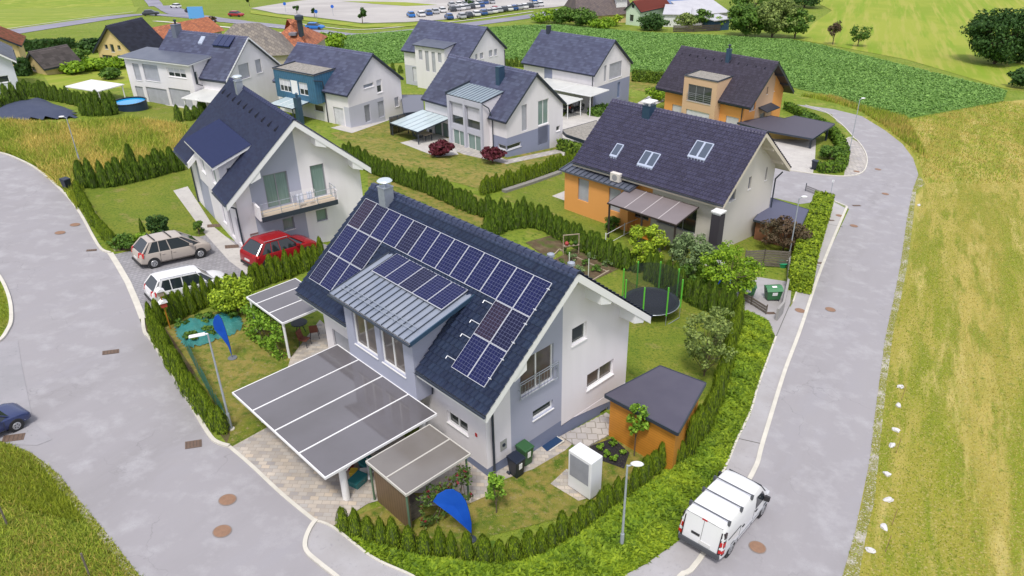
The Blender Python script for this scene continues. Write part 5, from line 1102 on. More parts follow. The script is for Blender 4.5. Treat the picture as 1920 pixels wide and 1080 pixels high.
V,F=leaf_quads(P3,np.stack([np.cos(ang)*-.3,np.sin(ang)*-.3,np.ones(len(Q))],1),.13,2.3,.35,up)
clump=(np.sin(Q[:,0]*1.9+np.sin(Q[:,1]*1.3))*np.sin(Q[:,1]*2.3)+1)/2
tag(npmesh('ground_cover',V,F,junm,np.clip(.35*clump+.65*RNG.random(len(F)),0,1)),'bright green feathery ground cover carpeting the slope between the cone conifers and the pavement','ground cover',kind='stuff')
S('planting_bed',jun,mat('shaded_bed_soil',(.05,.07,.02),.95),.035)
# ---- crop field
CP_=GS(cropp); Q=scatter(CP_,180000); rowd=(Q[:,0]*.35+Q[:,1]*.94); Q=Q+np.outer((np.round(rowd/.9)*.9-rowd)*.75,[.35,.94])
d=edged(Q,CP_); P3=np.stack([Q[:,0],Q[:,1],tz(Q[:,0],Q[:,1])+.15+RNG.uniform(.1,.5,len(Q))*np.clip(d,.3,1)*(.8+.25*np.sin(Q[:,0]*.21+np.sin(Q[:,1]*.13)*2))],1)
V,F=leaf_quads(P3,np.tile([[0,0,1.]],(len(Q),1)),.24,1.9,.45)
cropl=leafm('crop_leaves',(.18,.34,.075),.28,.3,(.24,.41,.11))
tag(npmesh('crop_plants',V,F,cropl,RNG.random(len(F))),'dense rows of leafy dark green crop filling the large field behind the houses','crop',kind='stuff')
# ---- grass blades
def blades(name,label,poly,n,h,w,mats,lean=.3,hvar=None,cat='grass',stripe=False):
    Q=scatter(poly,n); z=tz(Q[:,0],Q[:,1]); a=RNG.random(n)*6.28; hh=h*RNG.uniform(.5,1.3,n)
    if hvar is not None: hh=hh*hvar(Q)
    ln=RNG.uniform(0,lean,n)*hh; b=RNG.random(n)*6.28
    B0=np.stack([Q[:,0]-np.cos(a)*w/2,Q[:,1]-np.sin(a)*w/2,z],1); B1=np.stack([Q[:,0]+np.cos(a)*w/2,Q[:,1]+np.sin(a)*w/2,z],1); T=np.stack([Q[:,0]+np.cos(b)*ln,Q[:,1]+np.sin(b)*ln,z+hh],1)
    V=np.stack([B0,B1,T],1).reshape(-1,3); F=np.arange(3*n).reshape(n,3)
    s=np.sin(Q[:,0]*.5+1)*np.sin(Q[:,1]*.37)+.5*np.sin(Q[:,0]*1.3+Q[:,1]*.9)
    if stripe: ac=-Q[:,0]*.879+Q[:,1]*.477; al=Q[:,0]*.477+Q[:,1]*.879; s=.9*np.sin(ac*1.15+.7*np.sin(al*.11))+.6*np.sin(ac*.43+2+.5*np.sin(al*.07))
    k=((s+RNG.normal(0,.7,n))>0).astype(int)
    return tag(npmesh(name,V,F,mats,RNG.random(n),mi=k),label,cat,kind='stuff')
gr1=leafm('grass_green',(.29,.35,.03),.5,.35); gr2=leafm('grass_straw',(.47,.40,.10),.45,.35); gr3=leafm('grass_ochre',(.60,.50,.13),.45,.35); gr4=leafm('grass_light',(.32,.40,.05),.5,.35)
md=GS([(-60,225),(110,236),(240,225),(300,232),(352,240),(345,300),(330,305),(270,330),(150,350),(132,362),(112,352),(68,312),(24,290),(-60,278)])
blades('tall_meadow_grass','wild golden and green tall meadow grass on the bank above the left road',md,60000,.58,.10,[gr3,gr4],1.1)
md2=GS([(-60,270),(24,292),(70,314),(118,356),(146,396),(160,350),(220,345),(120,315),(40,285)]); blades('tall_meadow_grass','green weedy grass along the upper left kerb',md2,9000,.4,.09,[gr1,gr4],.4)
bl=GS([(-60,830),(18,838),(56,856),(95,898),(130,938),(180,998),(246,1085),(290,1160),(-60,1160)]); blades('rough_grass','rough green grass in the bottom left corner beside the road',bl,26000,.15,.04,[gr4,gr2],1.5)
bl2=GS([(-60,830),(18,838),(56,856),(95,898),(130,938),(160,980),(60,960),(-60,900)]); blades('rough_grass','taller green weeds along the verge in the bottom left corner',bl2,9000,.22,.04,[gr1,gr4],1.2)
blades('rough_grass','grass on the rounded island at the left edge',GS([(-40,500),(-4,524),(12,560),(16,600),(6,625),(-40,640)]),4000,.12,.03,[gr1,gr4],.6)
hp=GS([(1735,345),(1718,413),(1708,493),(1690,560),(1672,640),(1655,790),(1640,937),(1612,1085),(1600,1150),(1960,1150),(1960,345)])
blades('mown_hay_grass','dry mown grass in straw and green streaks beside the right road',hp,70000,.09,.05,[gr2,gr1],1.2,stripe=True)
blades('verge_weeds','sparse weeds creeping over the gravel edge of the right road',GS(verp),5200,.09,.05,[gr1,gr4],1.2)
blades('verge_weeds','sparse weeds creeping over the gravel edge of the lower left road',GS([(60,850),(20,834),(-20,822),(-20,835),(45,858),(95,898),(130,940),(180,1000),(240,1085),(280,1085),(262,1080),(200,1000),(150,940),(110,890)]),2600,.10,.05,[gr1,gr4],1.2)
hp2=GS([(1700,225),(1880,190),(1960,200),(1960,345),(1735,345),(1722,300),(1690,262),(1640,230)]); blades('mown_hay_grass','mown dry grass at the outer side of the road bend',hp2,22000,.2,.10,[gr4,gr2],.8)
fr_=GS([(1500,180),(1560,192),(1610,207),(1655,235),(1700,270),(1740,300),(1700,222),(1610,200),(1560,182)]); blades('tall_meadow_grass','tall pale weeds between the crop field and the road bend',fr_,6000,.6,.13,[gr2,gr4],.4)

for nm,px,n in (('short lawn grass on the front garden of the solar house',[(640,985),(760,945),(905,925),(1000,895),(1062,850),(1180,840),(1240,870),(1100,965),(900,1020),(740,1020)],16000),('short lawn grass in the left garden around the small blue flag',[(345,660),(470,600),(545,672),(505,798),(436,835)],9000),('lawn grass behind the solar house around the trampoline',[(1120,570),(1200,540),(1340,600),(1365,640),(1340,720),(1240,690),(1180,700)],14000)):
    blades('lawn_grass',nm,GS(px),n,.05,.03,[gr1,gr4],1.)

treepx('garden_shrub','loose pale olive shrub between the fruit tree and the dark conifer hedge','shrub',1346,648,560,58,LM['olive'],leaf=.12,n=1100,clumps=26,trunk=.04,tr=.04,crf=.18)
treepx('garden_shrub','dark green bush low beside the trampoline, under the grey-green shrub','shrub',1285,548,498,70,LM['mid'],leaf=.13,n=1800,clumps=24,trunk=.02,crf=.24)
treepx('garden_shrub','bright green bush between the grey-green shrub and the waste container tree','shrub',1322,535,470,56,LM['vine'],leaf=.13,n=1700,clumps=24,trunk=.02,crf=.22)
# ---------------------------------------------------------------- carports, sheds, garden things (in the frame of the solar house h1)
A1=h1.ang
def gl(h,x,y): # ground height in local frame at local x,y
    p=at(h,x,y); return float(tz(p[0],p[1]))-h.o[2]
def lthing(h,name,label,cat,x,y,z=None,rz=0,group=None):
    p=at(h,x,y); return thing(name,label,cat,(p[0],p[1],float(tz(p[0],p[1])) if z is None else h.o[2]+z),h.ang+rz,group)
def canopy(h,name,label,x0,x1,y0,y1,z,sheetm,posts,seams=(),postm_=framew,th=.06,cat='carport',beam=framew,slope=0,seamm=framew,round_=.1,alongx=True):
    "flat roof on posts, corners in the local frame of house h"
    e=lthing(h,name,label,cat,x0,y0,0); g0=0
    mb=MB(); mb.hexa([(0,0,z),(x1-x0,0,z+slope),(x1-x0,y1-y0,z+slope),(0,y1-y0,z)],[(0,0,z+th),(x1-x0,0,z+th+slope),(x1-x0,y1-y0,z+th+slope),(0,y1-y0,z+th)]); rf_=mb.build('roof_sheet',sheetm,e)
    mb=MB(); f=.05
    for a,b,c,d in ((-f,0,-f,y1-y0+f),(x1-x0,x1-x0+f,-f,y1-y0+f),(0,x1-x0,-f,0),(0,x1-x0,y1-y0,y1-y0+f)):
        mb.hexa([(a,c,z-.04+slope*a/(x1-x0)),(b,c,z-.04+slope*b/(x1-x0)),(b,d,z-.04+slope*b/(x1-x0)),(a,d,z-.04+slope*a/(x1-x0))],[(a,c,z+th+.01+slope*a/(x1-x0)),(b,c,z+th+.01+slope*b/(x1-x0)),(b,d,z+th+.01+slope*b/(x1-x0)),(a,d,z+th+.01+slope*a/(x1-x0))])
    mb.build('edge_trim',beam,e)
    for s in seams:
        mb=MB()
        if alongx: mb.hexa([(0,s-.03,z+th+.001),(x1-x0,s-.03,z+th+slope+.001),(x1-x0,s+.03,z+th+slope+.001),(0,s+.03,z+th+.001)],[(0,s-.03,z+th+.025),(x1-x0,s-.03,z+th+slope+.025),(x1-x0,s+.03,z+th+slope+.025),(0,s+.03,z+th+.025)])
        else: mb.hexa([(s-.03,0,z+th+.001),(s+.03,0,z+th+.001),(s+.03,y1-y0,z+th+.001),(s-.03,y1-y0,z+th+.001)],[(s-.03,0,z+th+.025),(s+.03,0,z+th+.025),(s+.03,y1-y0,z+th+.025),(s-.03,y1-y0,z+th+.025)])
        mb.build('roof_joint',seamm,rf_)
    for px,py in posts:
        mb=MB(); mb.tube((px,py,gl(h,x0+px,y0+py)-.1),(px,py,z-.02+slope*px/(x1-x0)),round_,n=14 if round_>.08 else 8); mb.build('post',postm_,e)
    return e
polyc=mat('grey_polycarbonate',(.150,.142,.158),.07,(.105,.098,.102),.35,.6,.03,1.5,spec=1.,detail=6)
polyc2=mat('grey_polycarbonate_dirty',(.20,.185,.17),.15,(.14,.125,.115),.6,.7,.04,2,spec=.9,detail=6)
cp=canopy(h1,'carport','large flat grey polycarbonate carport with three white joints, before the solar house',-6.25,-.86,2.2,9.78,2.30,polyc,((.9,.35),(.9,7.1),(4.9,.35)),(1.9,3.85,5.75),framew,round_=.15)
mb=MB(); mb.tube((.9,.35,1.7),(1.9,.35,2.28),.05); mb.tube((.9,.35,1.7),(.9,1.6,2.28),.05); mb.tube((4.9,.35,1.9),(5.3,.35,2.28),.05); mb.tube((.9,.1,2.2),(.9,7.4,2.2),.07); mb.tube((4.9,.1,2.2),(4.9,7.4,2.2),.07); mb.build('roof_beams',framew,cp)
ls=canopy(h1,'wood_store','lean-to wood store with grey sheet roof and weathered board wall, beside the carport',-4.58,-1.47,-.66,1.86,2.24,polyc2,((3.0,.08),(.05,.08),(.05,2.45)),(1.22,),mat('green_post',(.10,.17,.11),.6),round_=.045,beam=mat('pale_trim',(.5,.48,.44),.6),seamm=mat('pale_trim',(.5,.48,.44),.6))
g_=gl(h1,-4.4,0); mb=MB(); mb.box(.10,.16,.1,2.3,g_+.0,2.18); mb.build('board_wall',slats('board_wall_wood',(.17,.11,.065),(.035,.025,.018),.17,1),ls)
mb=MB(); mb.box(.3,.9,.5,2.2,g_,g_+.9); mb.build('stacked_wood',wood_grey,ls)
# climbing roses on the open end
def vine(name,label,h,x0,x1,y0,y1,z0,z1,n,lm,leaf=.1,flower=None,cat='climbing plant'):
    e=lthing(h,name,label,cat,x0,y0); oz=e.location[2]-h.o[2]
    Pq=np.stack([RNG.uniform(0,x1-x0,n),RNG.uniform(0,y1-y0,n),RNG.uniform(z0,z1,n)],1); s=np.sin(Pq[:,0]*4+Pq[:,2]*3)+np.sin(Pq[:,1]*3+Pq[:,2]*5); Pq=Pq[(s+RNG.normal(0,.6,n))>-.5]
    Pq[:,2]-=oz-0; V,F=leaf_quads(Pq,RNG.normal(0,1,(len(Pq),3))+[0,0,.6],leaf,1.3,.4); npmesh('foliage',V,F,lm,RNG.random(len(F)),e)
    mb=MB()
    for k in range(6):
        a=Vector((random.uniform(0,x1-x0),random.uniform(0,y1-y0),gl(h,x0,y0)-oz)); b=Vector((random.uniform(0,x1-x0),random.uniform(0,y1-y0),z1*.9-oz)); mb.tube(a,a.lerp(b,.5)+Vector((.1,.05,0)),.015); mb.tube(a.lerp(b,.5)+Vector((.1,.05,0)),b,.01)
    mb.build('stems',barkm,e)
    if flower:
        Pf=Pq[:flower[1]]; 
        for pf in Pf: V,F=leaf_quads(np.array([pf]*4)+RNG.normal(0,.02,(4,3)),RNG.normal(0,1,(4,3))+[0,0,.6],.13,1,.4); npmesh('bloom',V,F,flower[0],None,e)
    return e
vine('climbing_rose','climbing rose with dark red blooms on the open end of the wood store',h1,-4.1,-1.6,-.95,-.55,g_,1.95,1500,LM['rose'],.1,(mat('rose_red',(.22,.02,.03),.7),26))
pc=canopy(h1,'patio_canopy','smaller grey flat canopy over the side patio, half under the solar roof',-1.72,1.2,13.5,17.3,2.36,polyc,((.06,.12),(.06,3.6)),(1.35,2.75),framew,round_=.07,cat='canopy')
vine('grape_vine','bushy green grape vine growing along the garden edge of the patio canopy',h1,-2.35,-1.6,13.6,17.2,-.1,2.1,2600,LM['vine'],.13)
# patio furniture
def chair(h,label,x,y,rz,m1,m2,group=None):
    e=lthing(h,'garden_chair',label,'chair',x,y,None,rz,group); mb=MB()
    mb.box(-.22,.22,-.22,.22,.42,.46); mb.build('seat',m1,e); mb=MB(); mb.hexa([(-.22,.2,.46),(.22,.2,.46),(.22,.24,.46),(-.22,.24,.46)],[(-.22,.32,.95),(.22,.32,.95),(.22,.36,.95),(-.22,.36,.95)]); mb.build('backrest',m1,e)
    for a,b in ((-.2,-.2),(.2,-.2),(-.2,.2),(.2,.2)): mb=MB(); mb.tube((a*1.2,b*1.2,0),(a,b,.43),.018); mb.build('leg',m2,e)
    return e
redwood=mat('red_brown_wood',(.17,.055,.035),.6)
chair(h1,'red-brown slatted folding chair left on the side patio',-.35,14.25,.5,redwood,anth); chair(h1,'red-brown slatted folding chair right, against the patio wall',.55,14.8,2.6,redwood,anth)
tb=lthing(h1,'patio_table','small dark round table under the side patio canopy','table',.15,15.6); mb=MB(); mb.lathe([(.45,.70),(.45,.74)],n=16); mb.build('tabletop',anth,tb)
for k in range(3): mb=MB(); mb.tube((.3*math.cos(k*2.1),.3*math.sin(k*2.1),0),(.1*math.cos(k*2.1),.1*math.sin(k*2.1),.7),.02); mb.build('leg',anth,tb)
# things under the carport edge
colm={n:mat('toy_'+n,c,.5) for n,c in dict(teal=(.02,.16,.17),yellow=(.55,.38,.03),red=(.35,.04,.04),white=(.7,.7,.7),brown=(.25,.15,.08)).items()}
def lidbox(label,px,py,sx,sy,sz,m_,rz=0,cat='box',name='storage_box'):
    p=G(px,py); e=thing(name,label,cat,p,A1+rz); mb=MB(); mb.hexa([(-sx*.42,-sy*.42,0),(sx*.42,-sy*.42,0),(sx*.42,sy*.42,0),(-sx*.42,sy*.42,0)],[(-sx/2,-sy/2,sz*.85),(sx/2,-sy/2,sz*.85),(sx/2,sy/2,sz*.85),(-sx/2,sy/2,sz*.85)]); mb.build('tub',m_,e,bevel=.02)
    mb=MB(); mb.box(-sx*.52,sx*.52,-sy*.52,sy*.52,sz*.86,sz*.98); mb.build('lid',m_,e,bevel=.02); return e
lidbox('teal plastic tub nearest the white carport column',672,908,.7,.5,.4,colm['teal'],.3); lidbox('second teal plastic tub further back under the carport edge',690,878,.6,.5,.45,colm['teal'],.1)
lidbox('yellow toy box beside the carport column',664,892,.35,.3,.3,colm['yellow'],.7); lidbox('red toy crate beside the carport column',655,878,.35,.3,.35,colm['red'],.2); lidbox('white bucket box behind the teal tub',683,893,.3,.3,.35,colm['white'],.9)
def branchpile():
    p=G(692,892); e=thing('timber_offcuts','pale timber offcuts leaning in a heap beside the wood store','timber',p,A1)
    for k in range(6):
        mb=MB(); a=random.uniform(0,3); mb.hexa([(-.6,-.04,0.02+.06*k),(.6,-.04,.02+.06*k+.1),(.6,.04,.02+.06*k+.1),(-.6,.04,.02+.06*k)],[(-.6,-.04,.06+.06*k),(.6,-.04,.06+.06*k+.1),(.6,.04,.06+.06*k+.1),(-.6,.04,.06+.06*k)]); o=mb.build('board',framew if k%2 else wood_pale,e); o.rotation_euler=(0,0,a)
branchpile()
# wheelie bins
def bin_(label,px,py,m_,lm,h=1.05,rz=0,w=.56,group=None,par=None):
    p=G(px,py); e=thing('wheelie_bin',label,'bin',p,A1+rz,group); mb=MB(); mb.hexa([(-w*.38,-w*.42,.06),(w*.38,-w*.42,.06),(w*.38,w*.36,.06),(-w*.38,w*.36,.06)],[(-w/2,-w*.55,h*.9),(w/2,-w*.55,h*.9),(w/2,w*.5,h*.9),(-w/2,w*.5,h*.9)]); mb.build('body',m_,e,bevel=.02)
    mb=MB(); mb.hexa([(-w*.54,-w*.62,h*.905),(w*.54,-w*.62,h*.905),(w*.54,w*.56,h*.905),(-w*.54,w*.56,h*.905)],[(-w*.5,-w*.55,h*.96),(w*.5,-w*.55,h*.96),(w*.5,w*.5,h),(-w*.5,w*.5,h)]); mb.build('lid',m_,e,bevel=.02)
    for s in (-1,1): mb=MB(); mb.tube((s*w*.40,w*.42,.1),(s*w*.5,w*.42,.1),.10,n=12); mb.build('wheel',anth,e)
    mb=MB(); mb.tube((-w*.4,w*.62,h*.92),(w*.4,w*.62,h*.92),.018); mb.build('handle',m_,e)
    mb=MB(); mb.hexa([(-w*.2,-w*.551,h*.5),(w*.12,-w*.551,h*.5),(w*.12,-w*.53,h*.5),(-w*.2,-w*.53,h*.5)],[(-w*.2,-w*.575,h*.78),(w*.12,-w*.575,h*.78),(w*.12,-w*.54,h*.78),(-w*.2,-w*.54,h*.78)]); mb.build('sticker',lm,e)
    return e
binb=mat('bin_blue_black',(.012,.018,.035),.4); bing=mat('bin_green',(.03,.10,.035),.45)
bin_('dark blue-black wheelie bin with a white sticker in front of the solar house gable',968,890,binb,framew,rz=.0); bin_('green wheelie bin behind the dark one at the solar house gable',984,868,bing,framew,rz=0)
bin_('black wheelie bin at the upper left kerb beside the hedge',128,357,binb,binb,rz=.3); bin_('dark wheelie bin beside the post of the dark flat carport',1526,318,binb,framew,rz=.2); bin_('black wheelie bin against the grey wall under the cream carport',1126,192,binb,binb,rz=.2)
# light well grate
P=[G(*q) for q in ((995,844),(1011,855),(1050,828),(1033,817))]; c_=sum(P)/4; e=thing('light_well_cover','dark blue rectangular light well cover with pale rim on the paving at the gable','cover',c_,A1); mb=MB(); mb.box(-.85,.85,-.42,.42,.0,.035); mb.build('rim',kerbm,e); mb=MB(); mb.box(-.79,.79,-.36,.36,.036,.05); mb.build('grate',mat('blue_grate',(.02,.05,.12),.3),e)
# heat pump
b0_=G(1064.4,912); hz_=hgt(b0_,1064.4,841); e=lthing(h1,'heat_pump','white box-shaped heat pump with grey grille standing on the front lawn','heat pump',*h1.loc(b0_)[:2]); print('heat pump h',hz_,[h1.pl(*q,2,h1.loc(b0_)[2]+hz_).round(2).tolist() for q in ((1064.4,841),(1115.6,871),(1135.6,856.7),(1084,826.7))])
hp_=2.02; mb=MB(); mb.box(0,.72,-1.25,0,.06,hp_); mb.build('casing',mat('white_casing',(.74,.75,.78),.35),e,bevel=.03)
mb=MB(); mb.box(-.012,-.001,-1.12,-.1,.75,1.88); mb.build('grille',slats('grille_grey',(.30,.31,.36),(.12,.12,.15),.05,1),e)
mb=MB(); mb.box(.05,.67,-1.2,-.05,-.05,.058); mb.build('base',anth,e)
# stairs beside the gable
e=lthing(h1,'garden_stairs','short paved stair flight going down along the plinth of the solar house','stairs',4.4,-.2)
oz=e.location[2]-h1.o[2]
for k in range(9):
    x=.15+k*.36; z=gl(h1,4.4+x+.2,-1)-oz+.14-0.012*k; mb=MB(); mb.box(x,x+.36,-1.2,.1,z-.3,z); mb.build('step',stonep,e)
# garden shed
Pb=[h1.pl(*q,2,z) for q,z in (((1134.4,740),1.55),((1238,686),1.55),((1323,718),1.55),((1271,812),1.55))]
gz_=[G(1150,815),G(1262,862),G(1312,800)]
def shed():
    # corners from ground footprint
    a=G(1146,826); b=G(1264,878); c2=G(1312,812); 
    v1=(b-a)[:2]; L1=np.linalg.norm(v1); v2=(c2-b)[:2]; L2=np.linalg.norm(v2); print('shed',L1,L2,'ang',math.degrees(math.atan2(v1[1],v1[0])))
    ang=math.atan2(v1[1],v1[0]); z0=float(min(tz(*a[:2]),tz(*b[:2])))
    e=thing('garden_shed','orange-brown timber garden shed with dark sheet roof beside the row of tall conifers','shed',(a[0],a[1],z0),ang)
    hA=hgt(a,1141,762); hB=hgt(b,1264,815); print('shed h',hA,hB); H0=a[2]-z0+hA; H1_=b[2]-z0+hB; L2=max(2.6,L2)
    mb=MB()
    for q in ([(0,0),(L1,0)],[(L1,0),(L1,L2)],[(L1,L2),(0,L2)],[(0,L2),(0,0)]):
        (x0,y0),(x1,y1)=q; zt=lambda x:H0+(H1_-H0)*x/L1
        mb.add([(x0,y0,-.8),(x1,y1,-.8),(x1,y1,zt(x1)),(x0,y0,zt(x0))],[(0,1,2,3)])
    mb.build('board_wall',wood_orange,e)
    mb=MB(); o=.28; zt=lambda x,u:H0+(H1_-H0)*x/L1+u; 
    mb.hexa([(-o,-o,zt(-o,.0)),(L1+o,-o,zt(L1+o,0)),(L1+o,L2+o,zt(L1+o,0)),(-o,L2+o,zt(-o,0))],[(-o,-o,zt(-o,.1)),(L1+o,-o,zt(L1+o,.1)),(L1+o,L2+o,zt(L1+o,.1)),(-o,L2+o,zt(-o,.1))]); r=mb.build('roof',mat('dark_felt',(.075,.07,.095),.65,(.055,.05,.075),.8,.6,.15,60),e)
    mb=MB(); 
    for (x0,x1,y0,y1) in ((-o-.04,L1+o+.04,-o-.05,-o-.003),(L1+o+.003,L1+o+.05,-o,L2+o)):
        mb.hexa([(x0,y0,zt(x0,-.03)),(x1,y0,zt(x1,-.03)),(x1,y1,zt(x1,-.03)),(x0,y1,zt(x0,-.03))],[(x0,y0,zt(x0,.12)),(x1,y0,zt(x1,.12)),(x1,y1,zt(x1,.12)),(x0,y1,zt(x0,.12))])
    mb.build('roof_edge',anth,r)
    mb=MB(); mb.box(-.01,.1,-.03,.1,-.8,H0); mb.box(L1-.1,L1+.012,-.03,.1,-.8,H1_-.02); mb.build('corner_post',wood_orange,e)
SHED_LATER=True
# ---- trampoline
tc=G(1219,585); tr_=100/CF*np.linalg.norm(tc-np.array([0,0,CH]))/2; print('tramp r',tr_)
e=thing('trampoline','round black trampoline with green poles and dark safety net behind the solar house','trampoline',tc,0)
R_=1.75 if tr_>2.5 or tr_<1.2 else tr_; mb=MB(); mb.lathe([(R_*.9,.80),(R_*.9,.815)],n=36); mb.build('jumping_mat',mat('black_mat',(.022,.024,.04),.6),e)
mb=MB(); 
for i in range(36):
    a0,a1=2*math.pi*i/36,2*math.pi*(i+1)/36; mb.add([(R_*.9*math.cos(a0),R_*.9*math.sin(a0),.82),(R_*.9*math.cos(a1),R_*.9*math.sin(a1),.82),(R_*1.02*math.cos(a1),R_*1.02*math.sin(a1),.84),(R_*1.02*math.cos(a0),R_*1.02*math.sin(a0),.84)],[(0,1,2,3)])
mb.build('edge_pad',mat('pad_dark',(.03,.04,.05),.5),e)
mb=MB()
for i in range(36):
    a0,a1=2*math.pi*i/36,2*math.pi*(i+1)/36; mb.tube((R_*1.03*math.cos(a0),R_*1.03*math.sin(a0),.8),(R_*1.03*math.cos(a1),R_*1.03*math.sin(a1),.8),.022,n=6)
mb.build('frame_ring',steel,e); poleg=mat('lime_pole',(.12,.50,.05),.4)
for k in range(8):
    a=k*math.pi/4+.35; x,y=R_*1.08*math.cos(a),R_*1.08*math.sin(a); mb=MB(); mb.tube((x,y,.75),(x,y,2.7),.048); o=mb.build('pole',poleg,e)
    if k%2==0:
        x2,y2=R_*1.08*math.cos(a+math.pi/4),R_*1.08*math.sin(a+math.pi/4); mb=MB(); mb.path([(x,y,.8),(x,y,.02),(x2,y2,.02),(x2,y2,.8)],.02); mb.build('leg',steel,e)
mb=MB()
for i in range(36):
    a0,a1=2*math.pi*i/36,2*math.pi*(i+1)/36; mb.add([(R_*math.cos(a0),R_*math.sin(a0),.84),(R_*math.cos(a1),R_*math.sin(a1),.84),(R_*math.cos(a1),R_*math.sin(a1),2.65),(R_*math.cos(a0),R_*math.sin(a0),2.65)],[(0,1,2,3)])
mb.build('safety_net',mat('net_black',(.02,.03,.035),.8,alpha=.42),e)
# ---- street lamps
lampm=mat('lamp_white',(.75,.76,.78),.4)
def lamp(label,bx,by,tx,ty,dirpx,kind='bowl',group=None):
    b=G(bx,by); h=hgt(b,tx,ty); d=G(bx+dirpx[0],by+dirpx[1])-b; a=math.atan2(d[1],d[0]); e=thing('street_lamp',label,'street lamp',b,a); h=min(max(h,3.6),6.5)
    mb=MB(); mb.tube((0,0,0),(0,0,.9),.075); mb.tube((0,0,.9),(0,0,h),.05,.035); mb.build('pole',postm,e)
    if kind=='bar':
        mb=MB(); mb.tube((0,0,h),(.2,0,h+.02),.04); mb.hexa([(.1,-.10,h),(.75,-.10,h+.02),(.75,.10,h+.02),(.1,.10,h)],[(.1,-.08,h+.07),(.72,-.07,h+.08),(.72,.07,h+.08),(.1,.08,h+.07)]); mb.build('lamp_head',lampm,e,bevel=.01)
    else:
        mb=MB(); mb.tube((0,0,h-.05),(.25,0,h+.06),.035); mb.build('arm',postm,e); mb=MB(); mb.lathe([(.04,-.05),(.11,-.03),(.14,.02),(.10,.07),(.03,.09)],(.34,0,h+.07),14,sx=1.8); mb.build('lamp_head',lampm,e,smooth=True)
    mb=MB(); mb.lathe([(.15,-.1),(.15,.06),(.09,.08)],n=12); mb.build('base',kerbm,e)
lamp('grey lamp post with white bar head beside the kerb hedge and blue flag garden',434,805,393,625,(-60,10),'bar')
lamp('grey lamp post rising from the bright green slope near the white van',1165,1032,1174,872,(60,8)); lamp('lamp post in front of the brown-red tree at the clipped hedge',1478,490,1489,370,(40,2)); lamp('lamp post on the pavement island at the road bend',1591,292,1608,178,(20,1)); lamp('lamp post at the upper left kerb in front of the meadow',151,308,124,220,(-20,0)); lamp('lamp post before the box bay of the orange house',1328,236,1329,160,(8,0))
p=G(1557,366); e=thing('marker_post','thin grey post on the kerb corner at the road junction','post',p,0); mb=MB(); mb.tube((0,0,0),(0,0,1.5),.035); mb.build('post',postm,e); mb=MB(); mb.box(-.1,.1,-.02,.02,1.3,1.55); mb.build('plate',lampm,e)
# ---- flags
flagm=mat('flag_blue',(.005,.085,.55),.55,(.01,.11,.62),1.5,.4,trans=.1)
def flag(label,bpx,outline,dist_h,basem=None):
    "feather flag: vertical curved sail; outline are photo pixels on the vertical plane through its foot facing the camera side"
    b=G(*bpx); n=np.array([b[0],b[1]]); n/=np.linalg.norm(n); P=[]
    e=thing('feather_flag',label,'flag',b,0)
    for q in outline:
        r=ray(*q); t=(b[0]*n[0]+b[1]*n[1])/(r[0]*n[0]+r[1]*n[1]); w=r*t+np.array([0,0,CH])-b; P.append(w)
    m_=len(P); cen=sum(P)/m_; mb=MB(); off=np.array([n[0],n[1],0])
    K=1; rings=[]
    for k in range(K+1):
        f=1-k/K; rings.append([cen+(p-cen)*f+off*(.05*(1-f)) for p in P])
    for k in range(K):
        for i in range(m_):
            a,b_,c,d=rings[k][i],rings[k][(i+1)%m_],rings[k+1][(i+1)%m_],rings[k+1][i]; mb.add([a,b_,c,d],[(0,1,2,3)])
    o=mb.build('sail',flagm,e); md=o.modifiers.new('s','SOLIDIFY'); md.thickness=.012
    return e,P,b
e,P,b=flag('large plain blue feather flag standing among the cone conifers of the front garden',(884,1012),[(884,1000),(868,985),(845,965),(822,948),(812,940),(820,927),(836,918),(850,917),(864,925),(874,940),(880,960),(884,980)],0)
mb=MB(); mb.tube((0,0,0),tuple(P[0]),.018); mb.path([tuple(P[i]) for i in (0,11,10,9,8,7)],.014); mb.build('pole',anth,e); mb=MB(); mb.lathe([(.2,0),(.2,.04),(.05,.08)],n=12); mb.build('base',anth,e)
e,P,b=flag('small blue feather flag on a round grey foot in the left garden lawn',(436,672),[(435,668),(428,650),(415,632),(402,618),(399,605),(402,594),(409,589),(416,598),(422,615),(427,632),(432,650)],0)
mb=MB(); mb.path([(0,0,0),tuple(P[0]),tuple(P[10]),tuple(P[9]),tuple(P[8]),tuple(P[7]),tuple(P[6])],.014); mb.build('pole',anth,e); mb=MB(); mb.lathe([(.24,0),(.24,.05),(.05,.08)],n=14); mb.build('base',mat('flag_foot',(.13,.14,.16),.6),e)
# far light blue sign
p=G(373,52); H_=hgt(p,369,34); e=thing('road_sign','tall light blue sign board on a pale pillar beside the far road','sign',p,0); H2_=hgt(p,369,12); w=24/CF*np.linalg.norm(p-np.array([0,0,CH]))/1
mb=MB(); mb.box(-w*.28,w*.0,-.15,.15,0,H2_-.3); mb.build('pillar',lampm,e); mb=MB(); mb.box(-w*.5,w*.55,-.35,-.16,H_,H2_); mb.build('board',mat('sign_light_blue',(.12,.36,.80),.5),e)
# ---- bird houses on a pole
p=G(320,617); e=thing('bird_house_pole','two little white and red bird houses on one wooden pole in the hedge corner','bird house',p,.6); mb=MB(); mb.tube((0,0,0),(-.05,0,2.2),.035); mb.build('pole',wood_orange,e)
for z in (1.45,2.15):
    mb=MB(); mb.box(-.17,.13,-.15,.15,z,z+.26); o=mb.build('bird_house',mat('red_paint',(.40,.06,.04),.6) if z<2 else wood_pale,e); mb=MB(); mb.hexa([(-.24,-.2,z+.262),(.2,-.2,z+.262),(.2,.2,z+.262),(-.24,.2,z+.262)],[(-.06,-.2,z+.42),(.0,-.2,z+.42),(.0,.2,z+.42),(-.06,.2,z+.42)]); mb.build('roof',framew,o)
